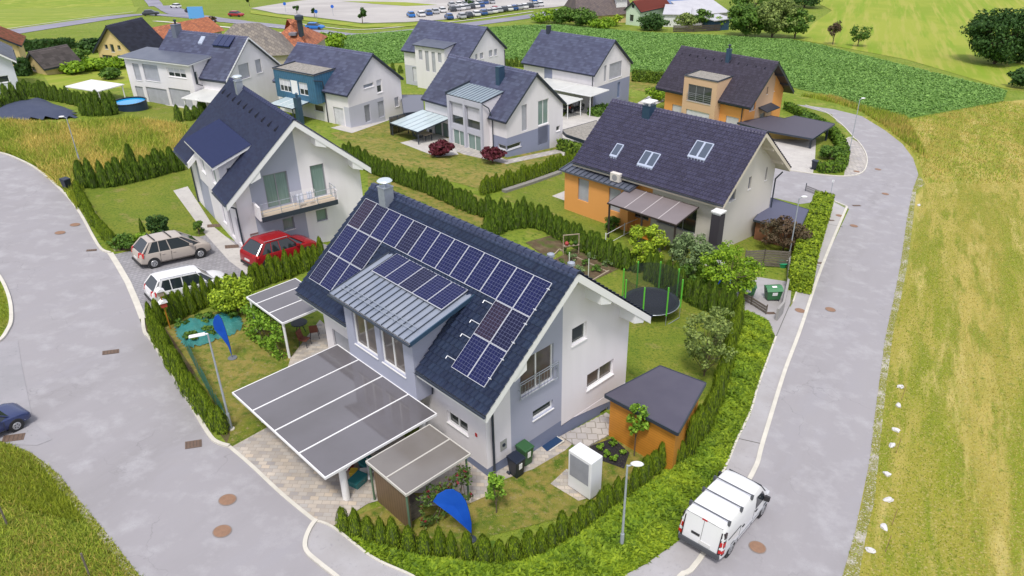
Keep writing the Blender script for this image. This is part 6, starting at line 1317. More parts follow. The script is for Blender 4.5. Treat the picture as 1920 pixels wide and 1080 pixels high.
# ---- teal garden netting
def netting(label,px,n,hh,name='garden_netting',alpha=.6,sag=.12):
    P=GS(px); cx_=sum(p[0] for p in P)/len(P); cy_=sum(p[1] for p in P)/len(P); A=np.array([p[:2] for p in P]); V=[];F=[];idx={}
    lo,hi=A.min(0),A.max(0); st=.16; nx_=int((hi[0]-lo[0])/st)+2; ny_=int((hi[1]-lo[1])/st)+2
    GQ=np.array([[lo[0]+i*st,lo[1]+j*st] for j in range(ny_) for i in range(nx_)]); ins=inpoly(GQ,A); dd=edged(GQ,P)
    zz=tz(GQ[:,0],GQ[:,1])+.04+hh*(1-np.exp(-dd/.3))*(.6+.3*np.sin(GQ[:,0]*2.6+1)*np.sin(GQ[:,1]*2.2)+.12*np.sin(GQ[:,0]*9+GQ[:,1]*6))+RNG.normal(0,.02,len(GQ))
    F=[(j*nx_+i,j*nx_+i+1,(j+1)*nx_+i+1,(j+1)*nx_+i) for j in range(ny_-1) for i in range(nx_-1) if ins[j*nx_+i] and ins[(j+1)*nx_+i+1]]
    o=npmesh(name,np.stack([GQ[:,0],GQ[:,1],zz],1),F,mat('teal_net',(.015,.20,.20),.6,(.06,.32,.30),9,.5,.4,60,alpha=.72,stretch=(1,3,1)),smooth=True); return tag(o,label,'netting')
netting('crumpled teal netting spread over low plants behind the small blue flag',[(325,612),(360,600),(420,590),(452,592),(462,612),(440,628),(405,640),(370,652),(345,655),(330,635)],0,.5)
mb=MB(); Pn=GS([(350,655),(372,700),(400,752),(430,806)]); 
for a,b in zip(Pn[:-1],Pn[1:]):
    for k in range(4):
        p=a+(b-a)*k/4; q=a+(b-a)*(k+1)/4; mb.add([tuple(p),tuple(q),tuple(q+np.array([0.05*math.sin(k),0,.95+.06*math.sin(k*3)])),tuple(p+np.array([0.05,0,.95+.06*math.cos(k*3)]))],[(0,1,2,3)])
o=mb.build('garden_netting',MATS['teal_net']); tag(o,'upright strip of teal netting inside the kerb hedge, ending at the lamp post','netting')
for k,(x,y) in enumerate(((345,612),(385,605),(430,600),(360,640),(395,628))): treepx('garden_shrub','%s low green plant poking through the teal netting, counted from the bird houses'%ORD[k],'plant',x,y,y-20,34,LM['mid'],leaf=.12,n=420,clumps=10,trunk=.03,tr=.01,group='low plants poking through the teal netting')
# ---- waste enclosure
def wallpx(name,label,px,h,w,m_,cat='wall',z=0,part=None):
    P=[p[:2] for p in GS(px)]; mb=strip(P,w,h,z); o=mb.build(name,m_); return tag(o,label,cat)
wallpx('retaining_wall','pale concrete wall on the pavement side of the waste containers',[(1478,500),(1476,540),(1466,588),(1455,602)],.9,.14,mat('wall_concrete',(.36,.35,.34),.9,(.28,.27,.26),2,.6,.3,20))
def fence(label,px,h,boards,m_,postm_,name='board_fence',bh=.14,gap=.05,th=.04,sp=1.5,cat='fence'):
    P=[p for p in GS(px)]; o0=P[0]; e=thing(name,label,cat,o0,0)
    for a,b in zip(P[:-1],P[1:]):
        L=np.linalg.norm((b-a)[:2]); n=max(1,int(L/sp)); d=(b-a)
        mb=MB()
        for k in range(boards):
            z=.08+k*(bh+gap); nn=np.array([-d[1],d[0],0])/L*th/2; A_=a-o0+[0,0,z]; B_=b-o0+[0,0,z]; up=np.array([0,0,bh])
            mb.hexa([A_-nn,B_-nn,B_+nn,A_+nn],[A_-nn+up,B_-nn+up,B_+nn+up,A_+nn+up])
        mb.build('boards',m_,e)
        for k in range(n+1):
            q=a+d*k/n-o0; mb=MB(); mb.tube(tuple(q),tuple(q+[0,0,h]),.045,n=6); mb.build('post',postm_,e)
    return e
fence('weathered grey board fence behind the green waste containers',[(1395,502),(1430,500),(1477,503)],1.45,7,wood_grey,wood_grey); fence('low weathered board fence in front of the waste containers',[(1385,560),(1408,572),(1436,590)],.75,3,wood_grey,wood_grey)
def container(label,px,py,rz):
    p=G(px,py); e=thing('waste_container',label,'waste container',p,rz,None,.78); g=mat('container_green',(.035,.15,.055),.45); mb=MB(); mb.hexa([(-.55,-.38,.2),(.55,-.38,.2),(.55,.38,.2),(-.55,.38,.2)],[(-.66,-.5,1.05),(.66,-.5,1.05),(.66,.5,1.15),(-.66,.5,1.15)]); mb.build('body',g,e,bevel=.03)
    mb=MB(); mb.prism([(-.7,-.56,1.06),(-.7,-.3,1.28),(-.7,.1,1.36),(-.7,.54,1.2)],(1.4,0,0)); mb.build('lid',mat('container_lid',(.05,.19,.08),.4),e,bevel=.02)
    for a in (-.45,.45):
        for b in (-.3,.3): mb=MB(); mb.tube((a-.03,b,.1),(a+.03,b,.1),.1,n=10); mb.build('wheel',anth,e)
    mb=MB(); mb.hexa([(-.22,-.475,.65),(.22,-.475,.65),(.22,-.46,.65),(-.22,-.46,.65)],[(-.22,-.515,.95),(.22,-.515,.95),(.22,-.49,.95),(-.22,-.49,.95)]); mb.build('sticker',framew,e); mb=MB(); mb.hexa([(-.2,-.26,1.32),(.2,-.26,1.32),(.2,-.05,1.36),(-.2,-.05,1.36)],[(-.2,-.26,1.335),(.2,-.26,1.335),(.2,-.05,1.375),(-.2,-.05,1.375)]); mb.build('lid_sticker',framew,e)
    for s in (-1,1): mb=MB(); mb.tube((s*.66,-.2,.95),(s*.74,-.2,.95),.05,n=8); mb.build('lifting_pin',anth,e)
container('green four-wheeled waste container standing right, with two white stickers',1447,562,.05); container('green four-wheeled waste container standing left, half behind the tree',1398,556,.05)
e=thing('green_tub','small bright green tub beside the lamp post foot','tub',G(1466,500)); mb=MB(); mb.lathe([(.3,0),(.4,.35),(.42,.36),(.1,.42)],n=14); mb.build('tub',mat('tub_green',(.02,.30,.14),.5),e)
# blue ornaments in the tree
for k,(x,y) in enumerate(((1343,524),(1360,520),(1369,530),(1349,532))):
    b=G(1355,575); r=ray(x,y); t=np.hypot(b[0],b[1])/np.hypot(r[0],r[1])*(1-.004*k); p=r*t+np.array([0,0,CH]); e=thing('bird_scare_ribbon','%s blue foil ribbon hanging in the yellow-green tree by the waste containers'%ORD[k],'ribbon',p,random.random()*3,group='blue ribbons in the garden tree'); mb=MB(); mb.add([(-.15,0,0),(.12,.03,.05),(.2,.0,.3),(-.05,-.02,.25)],[(0,1,2,3)]); o=mb.build('ribbon',mat('ribbon_blue',(.01,.06,.5),.4),e); o.modifiers.new('s','SOLIDIFY').thickness=.01
# ---- pergola house garden
pg=canopy(h9,'pergola','brown sheeted pergola roof on dark timber posts at the pergola house',-3.35,-.55,1.05,7.15,2.75,mat('brown_sheet',(.21,.18,.185),.35,(.17,.145,.15),.6,.6),((.1,.1),(.1,3.0),(.1,6.0),),(1.55,3.05,4.55),mat('dark_timber',(.035,.025,.022),.7),round_=.08,cat='pergola',slope=.45,beam=mat('dark_timber',(.035,.025,.022),.7),seamm=mat('pale_joint',(.45,.42,.42),.5))
e=lthing(h9,'outdoor_table','long brown table under the pergola','table',-2.1,2.6); mb=MB(); mb.box(-.45,.45,0,2.6,.72,.78); mb.build('tabletop',wood_orange,e)
for a,b in ((-.35,.2),(.35,.2),(-.35,2.4),(.35,2.4)): mb=MB(); mb.box(a-.04,a+.04,b-.04,b+.04,0,.72); mb.build('leg',wood_grey,e)
for k in range(3): chair(h9,'%s dark garden chair at the long table under the pergola'%ORD[k],-3.0,2.7+.9*k,-math.pi/2+3.14,anth,anth,'chairs at the pergola table')
p=G(1336,494); hh=hgt(p,1343,392); print('bbq h',hh); e=thing('outdoor_chimney','outdoor fireplace with dark hood and white render base beside the pergola','fireplace',p,h9.ang)
mb=MB(); mb.box(-.75,.75,-.6,.6,-.3,1.0); mb.build('base',white,e); mb=MB(); mb.hexa([(-.85,-.7,1.0),(.85,-.7,1.0),(.85,.7,1.0),(-.85,.7,1.0)],[(-.36,-.36,1.65),(.36,-.36,1.65),(.36,.36,1.65),(-.36,.36,1.65)]); mb.build('hood',mat('dark_brick',(.04,.035,.045),.8),e); mb=MB(); mb.box(-.35,.35,-.35,.35,1.651,hh-.35 if hh>2.5 else 2.7); mb.build('flue',MATS['dark_brick'],e); zt=hh-.35 if hh>2.5 else 2.7; mb=MB(); mb.box(-.4,.4,-.4,.4,zt+.15,zt+.25); mb.box(-.3,-.2,-.3,.3,zt,zt+.15); mb.box(.2,.3,-.3,.3,zt,zt+.15); mb.build('cap',framew,e)
e=lthing(h9,'outdoor_unit','white air conditioning unit standing on the edge of the extension roof','air conditioner',-.75,8.2,3.52); q=h9.pl(1155,334,0,-.75); e.location=at(h9,-.75,q[1],3.5); mb=MB(); mb.box(-.2,.2,-.45,.45,.0,.68); mb.build('casing',cream,e,bevel=.02); mb=MB(); mb.lathe([(.25,0),(.25,.012)],n=18); mb.v=[(-.201-v[2],v[0],.34+v[1]) for v in mb.v]; mb.build('fan_grille',mat('unit_grille',(.3,.3,.32),.5),e)
# shed beside the pergola house
def pxshed(name,label,h,pts,zg,wm,rm,cat='shed',inset=.28,th=.1,door=None,rise=0):
    L=[h.pl(px,py,2,zg) for px,py in pts]; o0=L[0]; e=lthing(h,name,label,cat,o0[0],o0[1],0); q=[np.array([p[0]-o0[0],p[1]-o0[1]]) for p in L]; c=sum(q)/4
    z0=min(gl(h,p[0],p[1]) for p in L)-.3; w=[c+(a-c)*(1-inset/np.linalg.norm(a-c)) for a in q]
    mb=MB(); mb.hexa([(*p,z0) for p in w],[(*p,zg-th) for p in w]); mb.build('wall',wm,e)
    mb=MB(); mb.hexa([(*p,zg-th) for p in q],[(*p,zg) for p in q]); r=mb.build('roof',rm,e)
    mb=MB()
    for i in range(4):
        a,b=q[i],q[(i+1)%4]; d=(b-a)/np.linalg.norm(b-a); n=np.array([d[1],-d[0]]); n=n if n@((a+b)/2-c)>0 else -n
        mb.hexa([(*a,zg-th-.05),(*b,zg-th-.05),(*(b+n*.04),zg-th-.05),(*(a+n*.04),zg-th-.05)],[(*a,zg+.02),(*b,zg+.02),(*(b+n*.04),zg+.02),(*(a+n*.04),zg+.02)])
    mb.build('roof_edge',anth,r); return e
felt=mat('dark_felt_roof',(.085,.08,.112),.6,(.062,.058,.088),.8,.6,.15,60)
pxshed('garden_shed','orange-brown timber garden shed with dark sheet roof beside the row of tall conifers',h1,[(1134.4,740),(1238,686),(1323,718),(1271,812)],1.35,slats('orange_shed_boards',(.56,.235,.03),(.30,.11,.015),.14),felt,inset=.26)
zg=gl(h9,*h9.loc(G(1440,445))[:2])+1.9
pxshed('tool_shed','small red-brown tool shed with blue-grey roof behind the clipped hedge',h9,[(1413,412),(1499,431),(1516,393),(1446,371)],zg,mat('red_brown_boards',(.24,.105,.055),.8,(.17,.075,.04),3,.5,stretch=(1,1,8)),mat('blue_grey_felt',(.085,.09,.145),.6))
# light garden fence of the pergola house
fence('white wire sports fence slanting across the lawn beside the pergola',[(1135,462),(1170,442),(1219,420)],1.1,2,framew,framew,bh=.03,gap=.85,th=.03,sp=2.5,name='wire_fence')
fence('dark green panel fence beside the tool shed',[(1402,442),(1418,432)],1.3,9,mat('fence_green',(.02,.09,.04),.6),anth,bh=.12,gap=.01)
fence('grey low fence behind the tool shed at the street',[(1510,358),(1545,372)],.8,3,mat('fence_grey',(.28,.27,.28),.7),anth)
# raised bed frame, trellis, flower stand
for i,q in enumerate(([(1028,490),(1049,469)],[(1049,469),(1140,512)],[(1105,531),(1142,509)])): wallpx('bed_edging','pale timber edging of the vegetable bed, %s side'%('left','back','right')[i],q,.12,.08,wood_pale,'edging')
e=thing('plant_trellis','timber frame trellis with hanging flower pots behind the vegetable bed','trellis',G(1056,478),.15); mb=MB(); 
for x in (0,1.15): mb.box(x-.03,x+.03,-.03,.03,0,1.55)
mb.box(-.03,1.18,-.031,.031,1.55,1.6); mb.box(-.03,1.18,-.1,.1,.7,.75); mb.build('frame',wood_pale,e)
for k,c in enumerate((colm['red'],LM['yellow'],LM['mid'])): 
    mb=MB(); mb.lathe([(.07,.76),(.14,.82),(.16,.95),(.04,1.08)],(.25+.33*k,0,0),10); mb.build('flower_pot',c,e)
for x,y in ((1067,510),(1103,522)): e=thing('garden_stake','%s tall pale stake in the vegetable bed'%('left' if x<1090 else 'right'),'stake',G(x,y),0,group='stakes in the vegetable bed'); mb=MB(); mb.tube((0,0,0),(0,0,1.5),.035); mb.build('stake',mat('stake_white',(.6,.62,.58),.6),e)
# low grey edging beside the middle hedge
wallpx('garden_wall','low grey stone edging wall beside the hedge of the bay window house',[(945,361),(1000,343),(1050,325)],.25,.5,MATS['weathered_old'] if 'weathered_old' in MATS else mat('stone_edge',(.2,.19,.18),.9,(.3,.29,.27),4,.6,.4,10),'wall')
# canopies of the houses behind
canopy(h5,'patio_canopy','pale glass patio canopy on grey posts, left of the tall bay',-4.6,-.05,8.6,13.4,2.45,glassroof,((.08,.1),(.08,4.6),(2.2,4.6)),(.9,1.8,2.7,3.7),anth,round_=.06,cat='canopy',slope=.5,beam=anth,seamm=steel)
e=lthing(h5,'patio_table','dark patio table under the pale glass canopy','table',-2.6,10.2); mb=MB(); mb.box(-.5,.5,-.9,.9,.7,.76); mb.build('tabletop',wood_pale,e)
for a,b in ((-.4,-.8),(.4,-.8),(-.4,.8),(.4,.8)): mb=MB(); mb.box(a-.03,a+.03,b-.03,b+.03,0,.7); mb.build('leg',anth,e)
for k,(x,y,r) in enumerate(((-3.4,9.9,1.5),(-3.4,10.6,1.5),(-1.9,10.2,-1.5))): chair(h5,'%s dark chair at the table under the pale glass canopy'%ORD[k],x,y,r,anth,anth,'chairs under the glass canopy')
e=lthing(h5,'wind_screen','dark mesh wind screen at the outer side of the glass canopy','screen',-4.6,13.45); mb=MB(); 
for x in (0,1.1,2.2): mb.box(x-.03,x+.03,-.03,.03,0,2.0)
mb.box(-.03,2.23,-.031,.031,1.0,1.06); mb.box(-.03,2.23,-.031,.031,1.97,2.03); mb.build('frame',anth,e); mb=MB(); mb.box(0,2.2,-.005,.005,.05,1.95); mb.build('mesh',mat('mesh_brown',(.06,.05,.04),.8,alpha=.75),e)
canopy(h4,'patio_canopy','white glass patio canopy under the blue box dormer',-3.6,-.1,5.2,9.2,2.35,glassroof,((.08,.1),(.08,3.9)),(1.3,2.6),anth,round_=.06,cat='canopy',slope=.3,beam=anth)
e=lthing(h4,'flue_pipe','dark blue square flue tower in front of the blue box dormer','chimney',-2.9,5.0); mb=MB(); mb.box(-.3,.3,-.3,.3,-.3,3.0); mb.build('tower',bluemetal,e); mb=MB(); mb.lathe([(.13,3.0),(.13,3.35),(.2,3.4),(.05,3.55)],n=10); mb.build('cap',bluemetal,e)
canopy(h3,'patio_canopy','cream flat patio canopy at the right end of the wide dormer house',-3.4,-.05,-1.1,3.7,2.55,whitesheet,((.1,.1),(.1,4.6)),(),framew,round_=.07,cat='canopy',slope=.25)
canopy(h3,'pavilion','white flat roofed pavilion beside the round pool',-5.2,-1.6,15.6,21.5,2.5,mat('white_canvas',(.66,.65,.67),.7),((.1,.1),(.1,5.7),(3.4,5.7),(3.4,.1)),(),framew,round_=.08,cat='pavilion')
canopy(h7,'carport','cream roofed carport, nearer one of the pair before the slate grey house',-7.6,-4.6,-1.6,6.6,2.3,whitesheet,((.1,.1),(.1,8.0),(2.8,.1)),(4.1,),lampm,round_=.06,beam=lampm)
canopy(h7,'carport','cream roofed carport, upper one of the pair against the slate grey house',-4.35,-.4,-2.7,7.6,2.75,whitesheet,((.2,.2),(.2,10.0)),(5.1,),lampm,round_=.06,beam=lampm)
cz=2.35
def quadroof(name,label,cat,h,pts,z,m_,th=.16,posts=(),edge=anth,postm_=anth,pr=.1):
    L=[h.pl(px,py,2,z) for px,py in pts]; o0=L[0]; e=lthing(h,name,label,cat,o0[0],o0[1],0)
    mb=MB(); q=[(p[0]-o0[0],p[1]-o0[1]) for p in L]; mb.prism([(a,b,z-th) for a,b in q],(0,0,th)); mb.build('roof_slab',m_,e)
    mb=MB(); n=len(q)
    for i in range(n):
        a,b=np.array(q[i]),np.array(q[(i+1)%n]); d=(b-a)/np.linalg.norm(b-a); nn=np.array([d[1],-d[0]]); 
        mb.hexa([(*(a),z-th-.02),(*(b),z-th-.02),(*(b+nn*.05),z-th-.02),(*(a+nn*.05),z-th-.02)],[(*(a),z+.03),(*(b),z+.03),(*(b+nn*.05),z+.03),(*(a+nn*.05),z+.03)])
    mb.build('roof_edge',edge,e)
    for px,py in posts:
        p=h.pl(px,py,2,z); x,y=p[0]-o0[0],p[1]-o0[1]; mb=MB(); mb.box(x-pr,x+pr,y-pr,y+pr,gl(h,p[0],p[1])-.1,z-th); mb.build('post',postm_,e)
    return e,o0
e,o0=quadroof('carport','dark flat-roofed double carport with a yellow board wall beside the orange house','carport',h8,[(1382.5,230),(1437.5,245),(1524,260),(1565,232),(1490,217),(1470,222),(1446,217)],1.9,mat('dark_felt',(.075,.07,.095),.65),posts=((1522,257),(1553,236)))
p0=h8.pl(1440,240,2,1.9); p1=h8.pl(1530,236,2,1.9); mb=MB(); a=np.array([p0[0]-o0[0],p0[1]-o0[1]])*1.; b=np.array([p1[0]-o0[0],p1[1]-o0[1]]); d=(b-a)/np.linalg.norm(b-a); nn=np.array([-d[1],d[0]])*.05
mb.hexa([(*(a-nn),-1.6),(*(b-nn),-1.6),(*(b+nn),-1.6),(*(a+nn),-1.6)],[(*(a-nn),1.7),(*(b-nn),1.7),(*(b+nn),1.7),(*(a+nn),1.7)]); mb.build('back_wall',mat('yellow_boards',(.55,.38,.12),.8),e)
quadroof('flat_garage','low flat gravel-roofed garage between the bay window house and the pergola house','garage',h5,[(1054,244),(1062,252),(1104,266),(1150,262),(1118,226)],-.9+2.2,gravel,th=.3,posts=())
e,o0=quadroof('flat_garage','blue clad flat garage between the blue dormer house and the bay window house','garage',h5,[(752,178),(757,212),(795,208),(792,178)],2.6,mat('garage_membrane',(.16,.17,.21),.7),th=.3)
mb=MB(); L=[h5.pl(px,py,2,2.6) for px,py in ((757,212),(795,208))]; a,b=[(l[0]-o0[0],l[1]-o0[1]) for l in L]; mb.hexa([(a[0],a[1],-.5),(b[0],b[1],-.5),(b[0]+.1,b[1]+.1,-.5),(a[0]+.1,a[1]+.1,-.5)],[(a[0],a[1],2.58),(b[0],b[1],2.58),(b[0]+.1,b[1]+.1,2.58),(a[0]+.1,a[1]+.1,2.58)]); mb.build('blue_wall',blueclad,e)
# pool
p=G(246,204); d=np.linalg.norm(p-np.array([0,0,CH])); R_=52/CF*d/2; e=thing('round_pool','round above-ground pool with dark wall and bright blue water','pool',p,0); ph=hgt(p,246,187)*.8; ph=min(max(ph,.9),1.5)
mb=MB(); mb.lathe([(R_,-.3),(R_,ph),(R_*.96,ph)],n=32,cap=False); mb.build('pool_wall',mat('pool_dark',(.015,.035,.075),.5),e); mb=MB(); mb.lathe([(R_*.965,ph-.16),(R_*.965,ph-.10)],n=32); mb.build('water',mat('pool_water',(.01,.30,.70),.08,(.02,.36,.75),1,.4,spec=.7),e); mb=MB(); mb.lathe([(R_*1.03,ph-.02),(R_*1.03,ph+.05),(R_*.95,ph+.05)],n=32,cap=False); mb.build('rim',anth,e)
e=thing('pool_pump','small white pool pump beside the round pool','pump',G(269,203)); mb=MB(); mb.lathe([(.3,0),(.3,.4),(.15,.6),(.15,.7)],n=12); mb.build('tank',lampm,e)
# dark tarp mound + slanted board
P=GS([(-40,228),(0,200),(30,196),(78,186),(120,202),(150,212),(146,222),(100,226),(40,228)]); A=np.array([p[:2] for p in P]); lo,hi=A.min(0),A.max(0); st=.6; nx_=int((hi[0]-lo[0])/st)+2; ny_=int((hi[1]-lo[1])/st)+2
GQ=np.array([[lo[0]+i*st,lo[1]+j*st] for j in range(ny_) for i in range(nx_)]); ins=inpoly(GQ,A); dd=edged(GQ,P); zz=tz(GQ[:,0],GQ[:,1])+.03+1.1*(1-np.exp(-dd/1.6))+.08*np.sin(GQ[:,0]*.8)*np.sin(GQ[:,1])
F=[(j*nx_+i,j*nx_+i+1,(j+1)*nx_+i+1,(j+1)*nx_+i) for j in range(ny_-1) for i in range(nx_-1) if ins[j*nx_+i] and ins[(j+1)*nx_+i+1]]
tag(npmesh('ground_tarp',np.stack([GQ[:,0],GQ[:,1],zz],1),F,mat('tarp_navy',(.03,.042,.085),.7,(.05,.062,.11),1.5,.6,.4,6),smooth=True),'large dark blue ground tarp over a low earth mound above the meadow','tarp')
# manholes and drains
rust=mat('rusty_iron',(.30,.175,.11),.85,(.22,.13,.085),6,.6,.4,30)
def manhole(label,px,py,r=.33,rectm=None,group=None):
    p=G(px,py); n=0; e=thing('manhole_cover' if not rectm else 'drain_cover',label,'manhole cover' if not rectm else 'drain cover',(p[0],p[1],p[2]+.034),.2 if not rectm else rectm[2]); 
    tx=(tz(p[0]+1,p[1])-tz(p[0]-1,p[1]))/2; ty=(tz(p[0],p[1]+1)-tz(p[0],p[1]-1))/2; mb=MB()
    if rectm: a,b=rectm[:2]; mb.box(-a,a,-b,b,0,.012)
    else: mb.lathe([(r,0),(r,.012)],n=24)
    c,s=math.cos(e.rotation_euler[2]),math.sin(e.rotation_euler[2]); mb.v=[(v[0],v[1],v[2]+(v[0]*c-v[1]*s)*float(tx)+(v[0]*s+v[1]*c)*float(ty)) for v in mb.v]; mb.build('lid',rust if not rectm else mat('drain_iron',(.17,.115,.085),.85,(.12,.08,.06),6,.6,.4,30),e)
    mb=MB()
    if rectm: 
        for k in range(5): x=-a+2*a*(k+.5)/5; mb.box(x-.02,x+.02,-b*.8,b*.8,.0125,.016)
    else: mb.lathe([(r*1.12,0),(r*1.12,.006)],n=24)
    mb.v=[(v[0],v[1],v[2]+(v[0]*c-v[1]*s)*float(tx)+(v[0]*s+v[1]*c)*float(ty)-(.0 if rectm else .003)) for v in mb.v]; mb.build('rim' if not rectm else 'slots',mat('cover_dark',(.10,.07,.055),.8) if rectm else mat('cover_ring',(.24,.20,.18),.9),e)
for l,x,y in (('rust-coloured round manhole cover in the left road, nearer the curved white kerb tip',427,938),('rust-coloured round manhole cover in the left road, lowest of all on that road',417,997),('round manhole cover in the upper left road, lower of two close together',113,437),('round manhole cover in the upper left road, upper of two close together',141,422),('large round manhole cover beside the rear of the white van',1420,1027),('round manhole cover in the right pavement below the waste yard',1500,583),('round manhole cover in the right road lane below the waste yard',1557,581),('round manhole cover on the upper end of the right pavement',1574,405),('round manhole cover in the lane beside the upper pavement end',1601,424),('faint round manhole cover in the lane near the road junction',1660,364),('faint round manhole cover on the outer lane of the bend',1646,318),('round manhole cover on the small stone island at the bend',1606,322)): manhole(l,x,y,.31)
for l,x,y,a,b,r in (('rust-coloured rectangular drain cover in the middle of the left road',208,661,.38,.2,.25),('dark slotted drain at the left road kerb before the paved yard',363,834,.33,.26,.2),('small drain cover near the driveway corner on the left road',172,470,.3,.15,.2),('drain cover in the right pavement at the asphalt joint',1534,494,.35,.15,0),('drain cover on the upper right pavement',1558,414,.3,.13,0),('drain cover in the lane at the junction',1606,386,.4,.15,0),('small drain at the foot of the waste yard',1445,588,.3,.15,0),('dark drain cover below the parked blue car',26,822,.4,.25,.2),('door mat at the balcony house, upper one',401,424,.45,.3,.2),('door mat at the balcony house, lower one',435,463,.45,.3,.2)):
    manhole(l,x,y,rectm=(a,b,A1-.6+r))
# rocks along the field, posts
rockm=mat('white_rock',(.68,.67,.68),.85,(.5,.49,.49),4,.6,.5,10)
for k,(x,y) in enumerate(((1687,727),(1684,762),(1679,808),(1672,837),(1662,890),(1666,939),(1657,990),(1631,1034),(1722,386))):
    p=G(x,y); rs=np.random.default_rng(k); bm=bmesh.new(); bmesh.ops.create_icosphere(bm,subdivisions=2,radius=1)
    for v in bm.verts: v.co*=1+rs.normal(0,.16); v.co.x*=.18+.04*rs.random(); v.co.y*=.14; v.co.z*=.12
    me=bpy.data.meshes.new('rock'); bm.to_mesh(me); bm.free(); me.materials.append(rockm); o=bpy.data.objects.new('field_rock',me); C.objects.link(o); o.location=(p[0],p[1],p[2]+.06); o.rotation_euler=(0,0,k*1.3); tag(o,'%s white stone from the top of the line beside the right road'%ORD[k] if k<8 else 'white stone alone, far above the others beside the right road','rock','white stones along the right road')
for x,y,ty in ((168,1080,1034),(14,985,925)): p=G(x,y); e=thing('fence_post','thin grey fence post in the rough grass, %s'%('right one near the bottom edge' if x>100 else 'left one at the left edge'),'fence post',p,0); mb=MB(); mb.tube((0,0,0),(.02,0,1.1),.035); mb.build('post',wood_grey,e)
for k,(x,y) in enumerate(((1690,750),(1680,850),(1672,985),(1660,1035))): p=G(x,y); e=thing('wire_stake','%s thin rusty stake from the top beside the white stones'%ORD[k],'stake',p,0,group='thin stakes beside the white stones'); mb=MB(); mb.tube((0,0,0),(.05,.02,.9),.012); mb.build('stake',rust,e)
# ---------------------------------------------------------------- vehicles
tyrem=mat('tyre_rubber',(.02,.02,.022),.8); rimm=mat('alloy_rim',(.42,.43,.45),.35,metal=.5); carglass=mat('car_glass',(.02,.028,.035),.06,spec=.8); tail=mat('tail_light',(.45,.015,.015),.25); headl=mat('head_light',(.62,.65,.68),.15,spec=.8); blackp=mat('black_plastic',(.022,.023,.026),.55); platem=mat('number_plate',(.6,.6,.6),.5); seamd=mat('panel_gap',(.05,.05,.05),.7)
def paint(n,c,r=.22): return mat('paint_'+n,c,r,spec=.6)
def loft(mb,st):
    "stations: (x, zbottom, ztop, half width, crown) ; x forward"
    rings=[]
    for x,zb,zt,w,cr in st:
        h=zt-zb; half=[(0,zb),(w*.82,zb),(w*.97,zb+h*.14),(w,zb+h*.42),(w*.985,zb+h*.72),(w*.93,zb+h*.93),(w*.80,zt+cr*.35),(w*.45,zt+cr*.85),(0,zt+cr)]
        rings.append([(x,y,z) for y,z in half]+[(x,-y,z) for y,z in half[-2:0:-1]])
    n=len(rings[0]); v=[p for r in rings for p in r]; f=[]
    for k in range(len(rings)-1):
        for i in range(n): f.append((k*n+i,(k+1)*n+i,(k+1)*n+(i+1)%n,k*n+(i+1)%n))
    f.append(tuple(range(n))); f.append(tuple(range((len(rings)-1)*n,len(rings)*n))[::-1]); mb.add(v,f)
def wheels(e,L,xr,xf,w,r=.32,tw=.2):
    for x in (xr,xf):
        for s in (-1,1):
            mb=MB(); mb.tube((x,s*(w-tw),r),(x,s*(w+.012),r),r,n=20); o=mb.build('wheel',tyrem,e)
            mb=MB(); mb.tube((x,s*(w+.012),r),(x,s*(w+.026),r),r*.64,r*.60,n=16); mb.build('rim',rimm,o)
            mb=MB(); 
            for k in range(5):
                a=k*2*math.pi/5; mb.tube((x+.33*r*math.cos(a),s*(w+.027),r+.33*r*math.sin(a)),(x+.33*r*math.cos(a),s*(w+.030),r+.33*r*math.sin(a)),r*.11,n=6)
            mb.build('rim_holes',blackp,o)
def arches(e,xr,xf,w,r,zt=.05):
    for x in (xr,xf):
        for s in (-1,1): mb=MB(); mb.tube((x,s*(w-.25),r*1.02),(x,s*(w+.004),r*1.02),r*1.17,n=22); mb.build('wheel_arch',blackp,e)
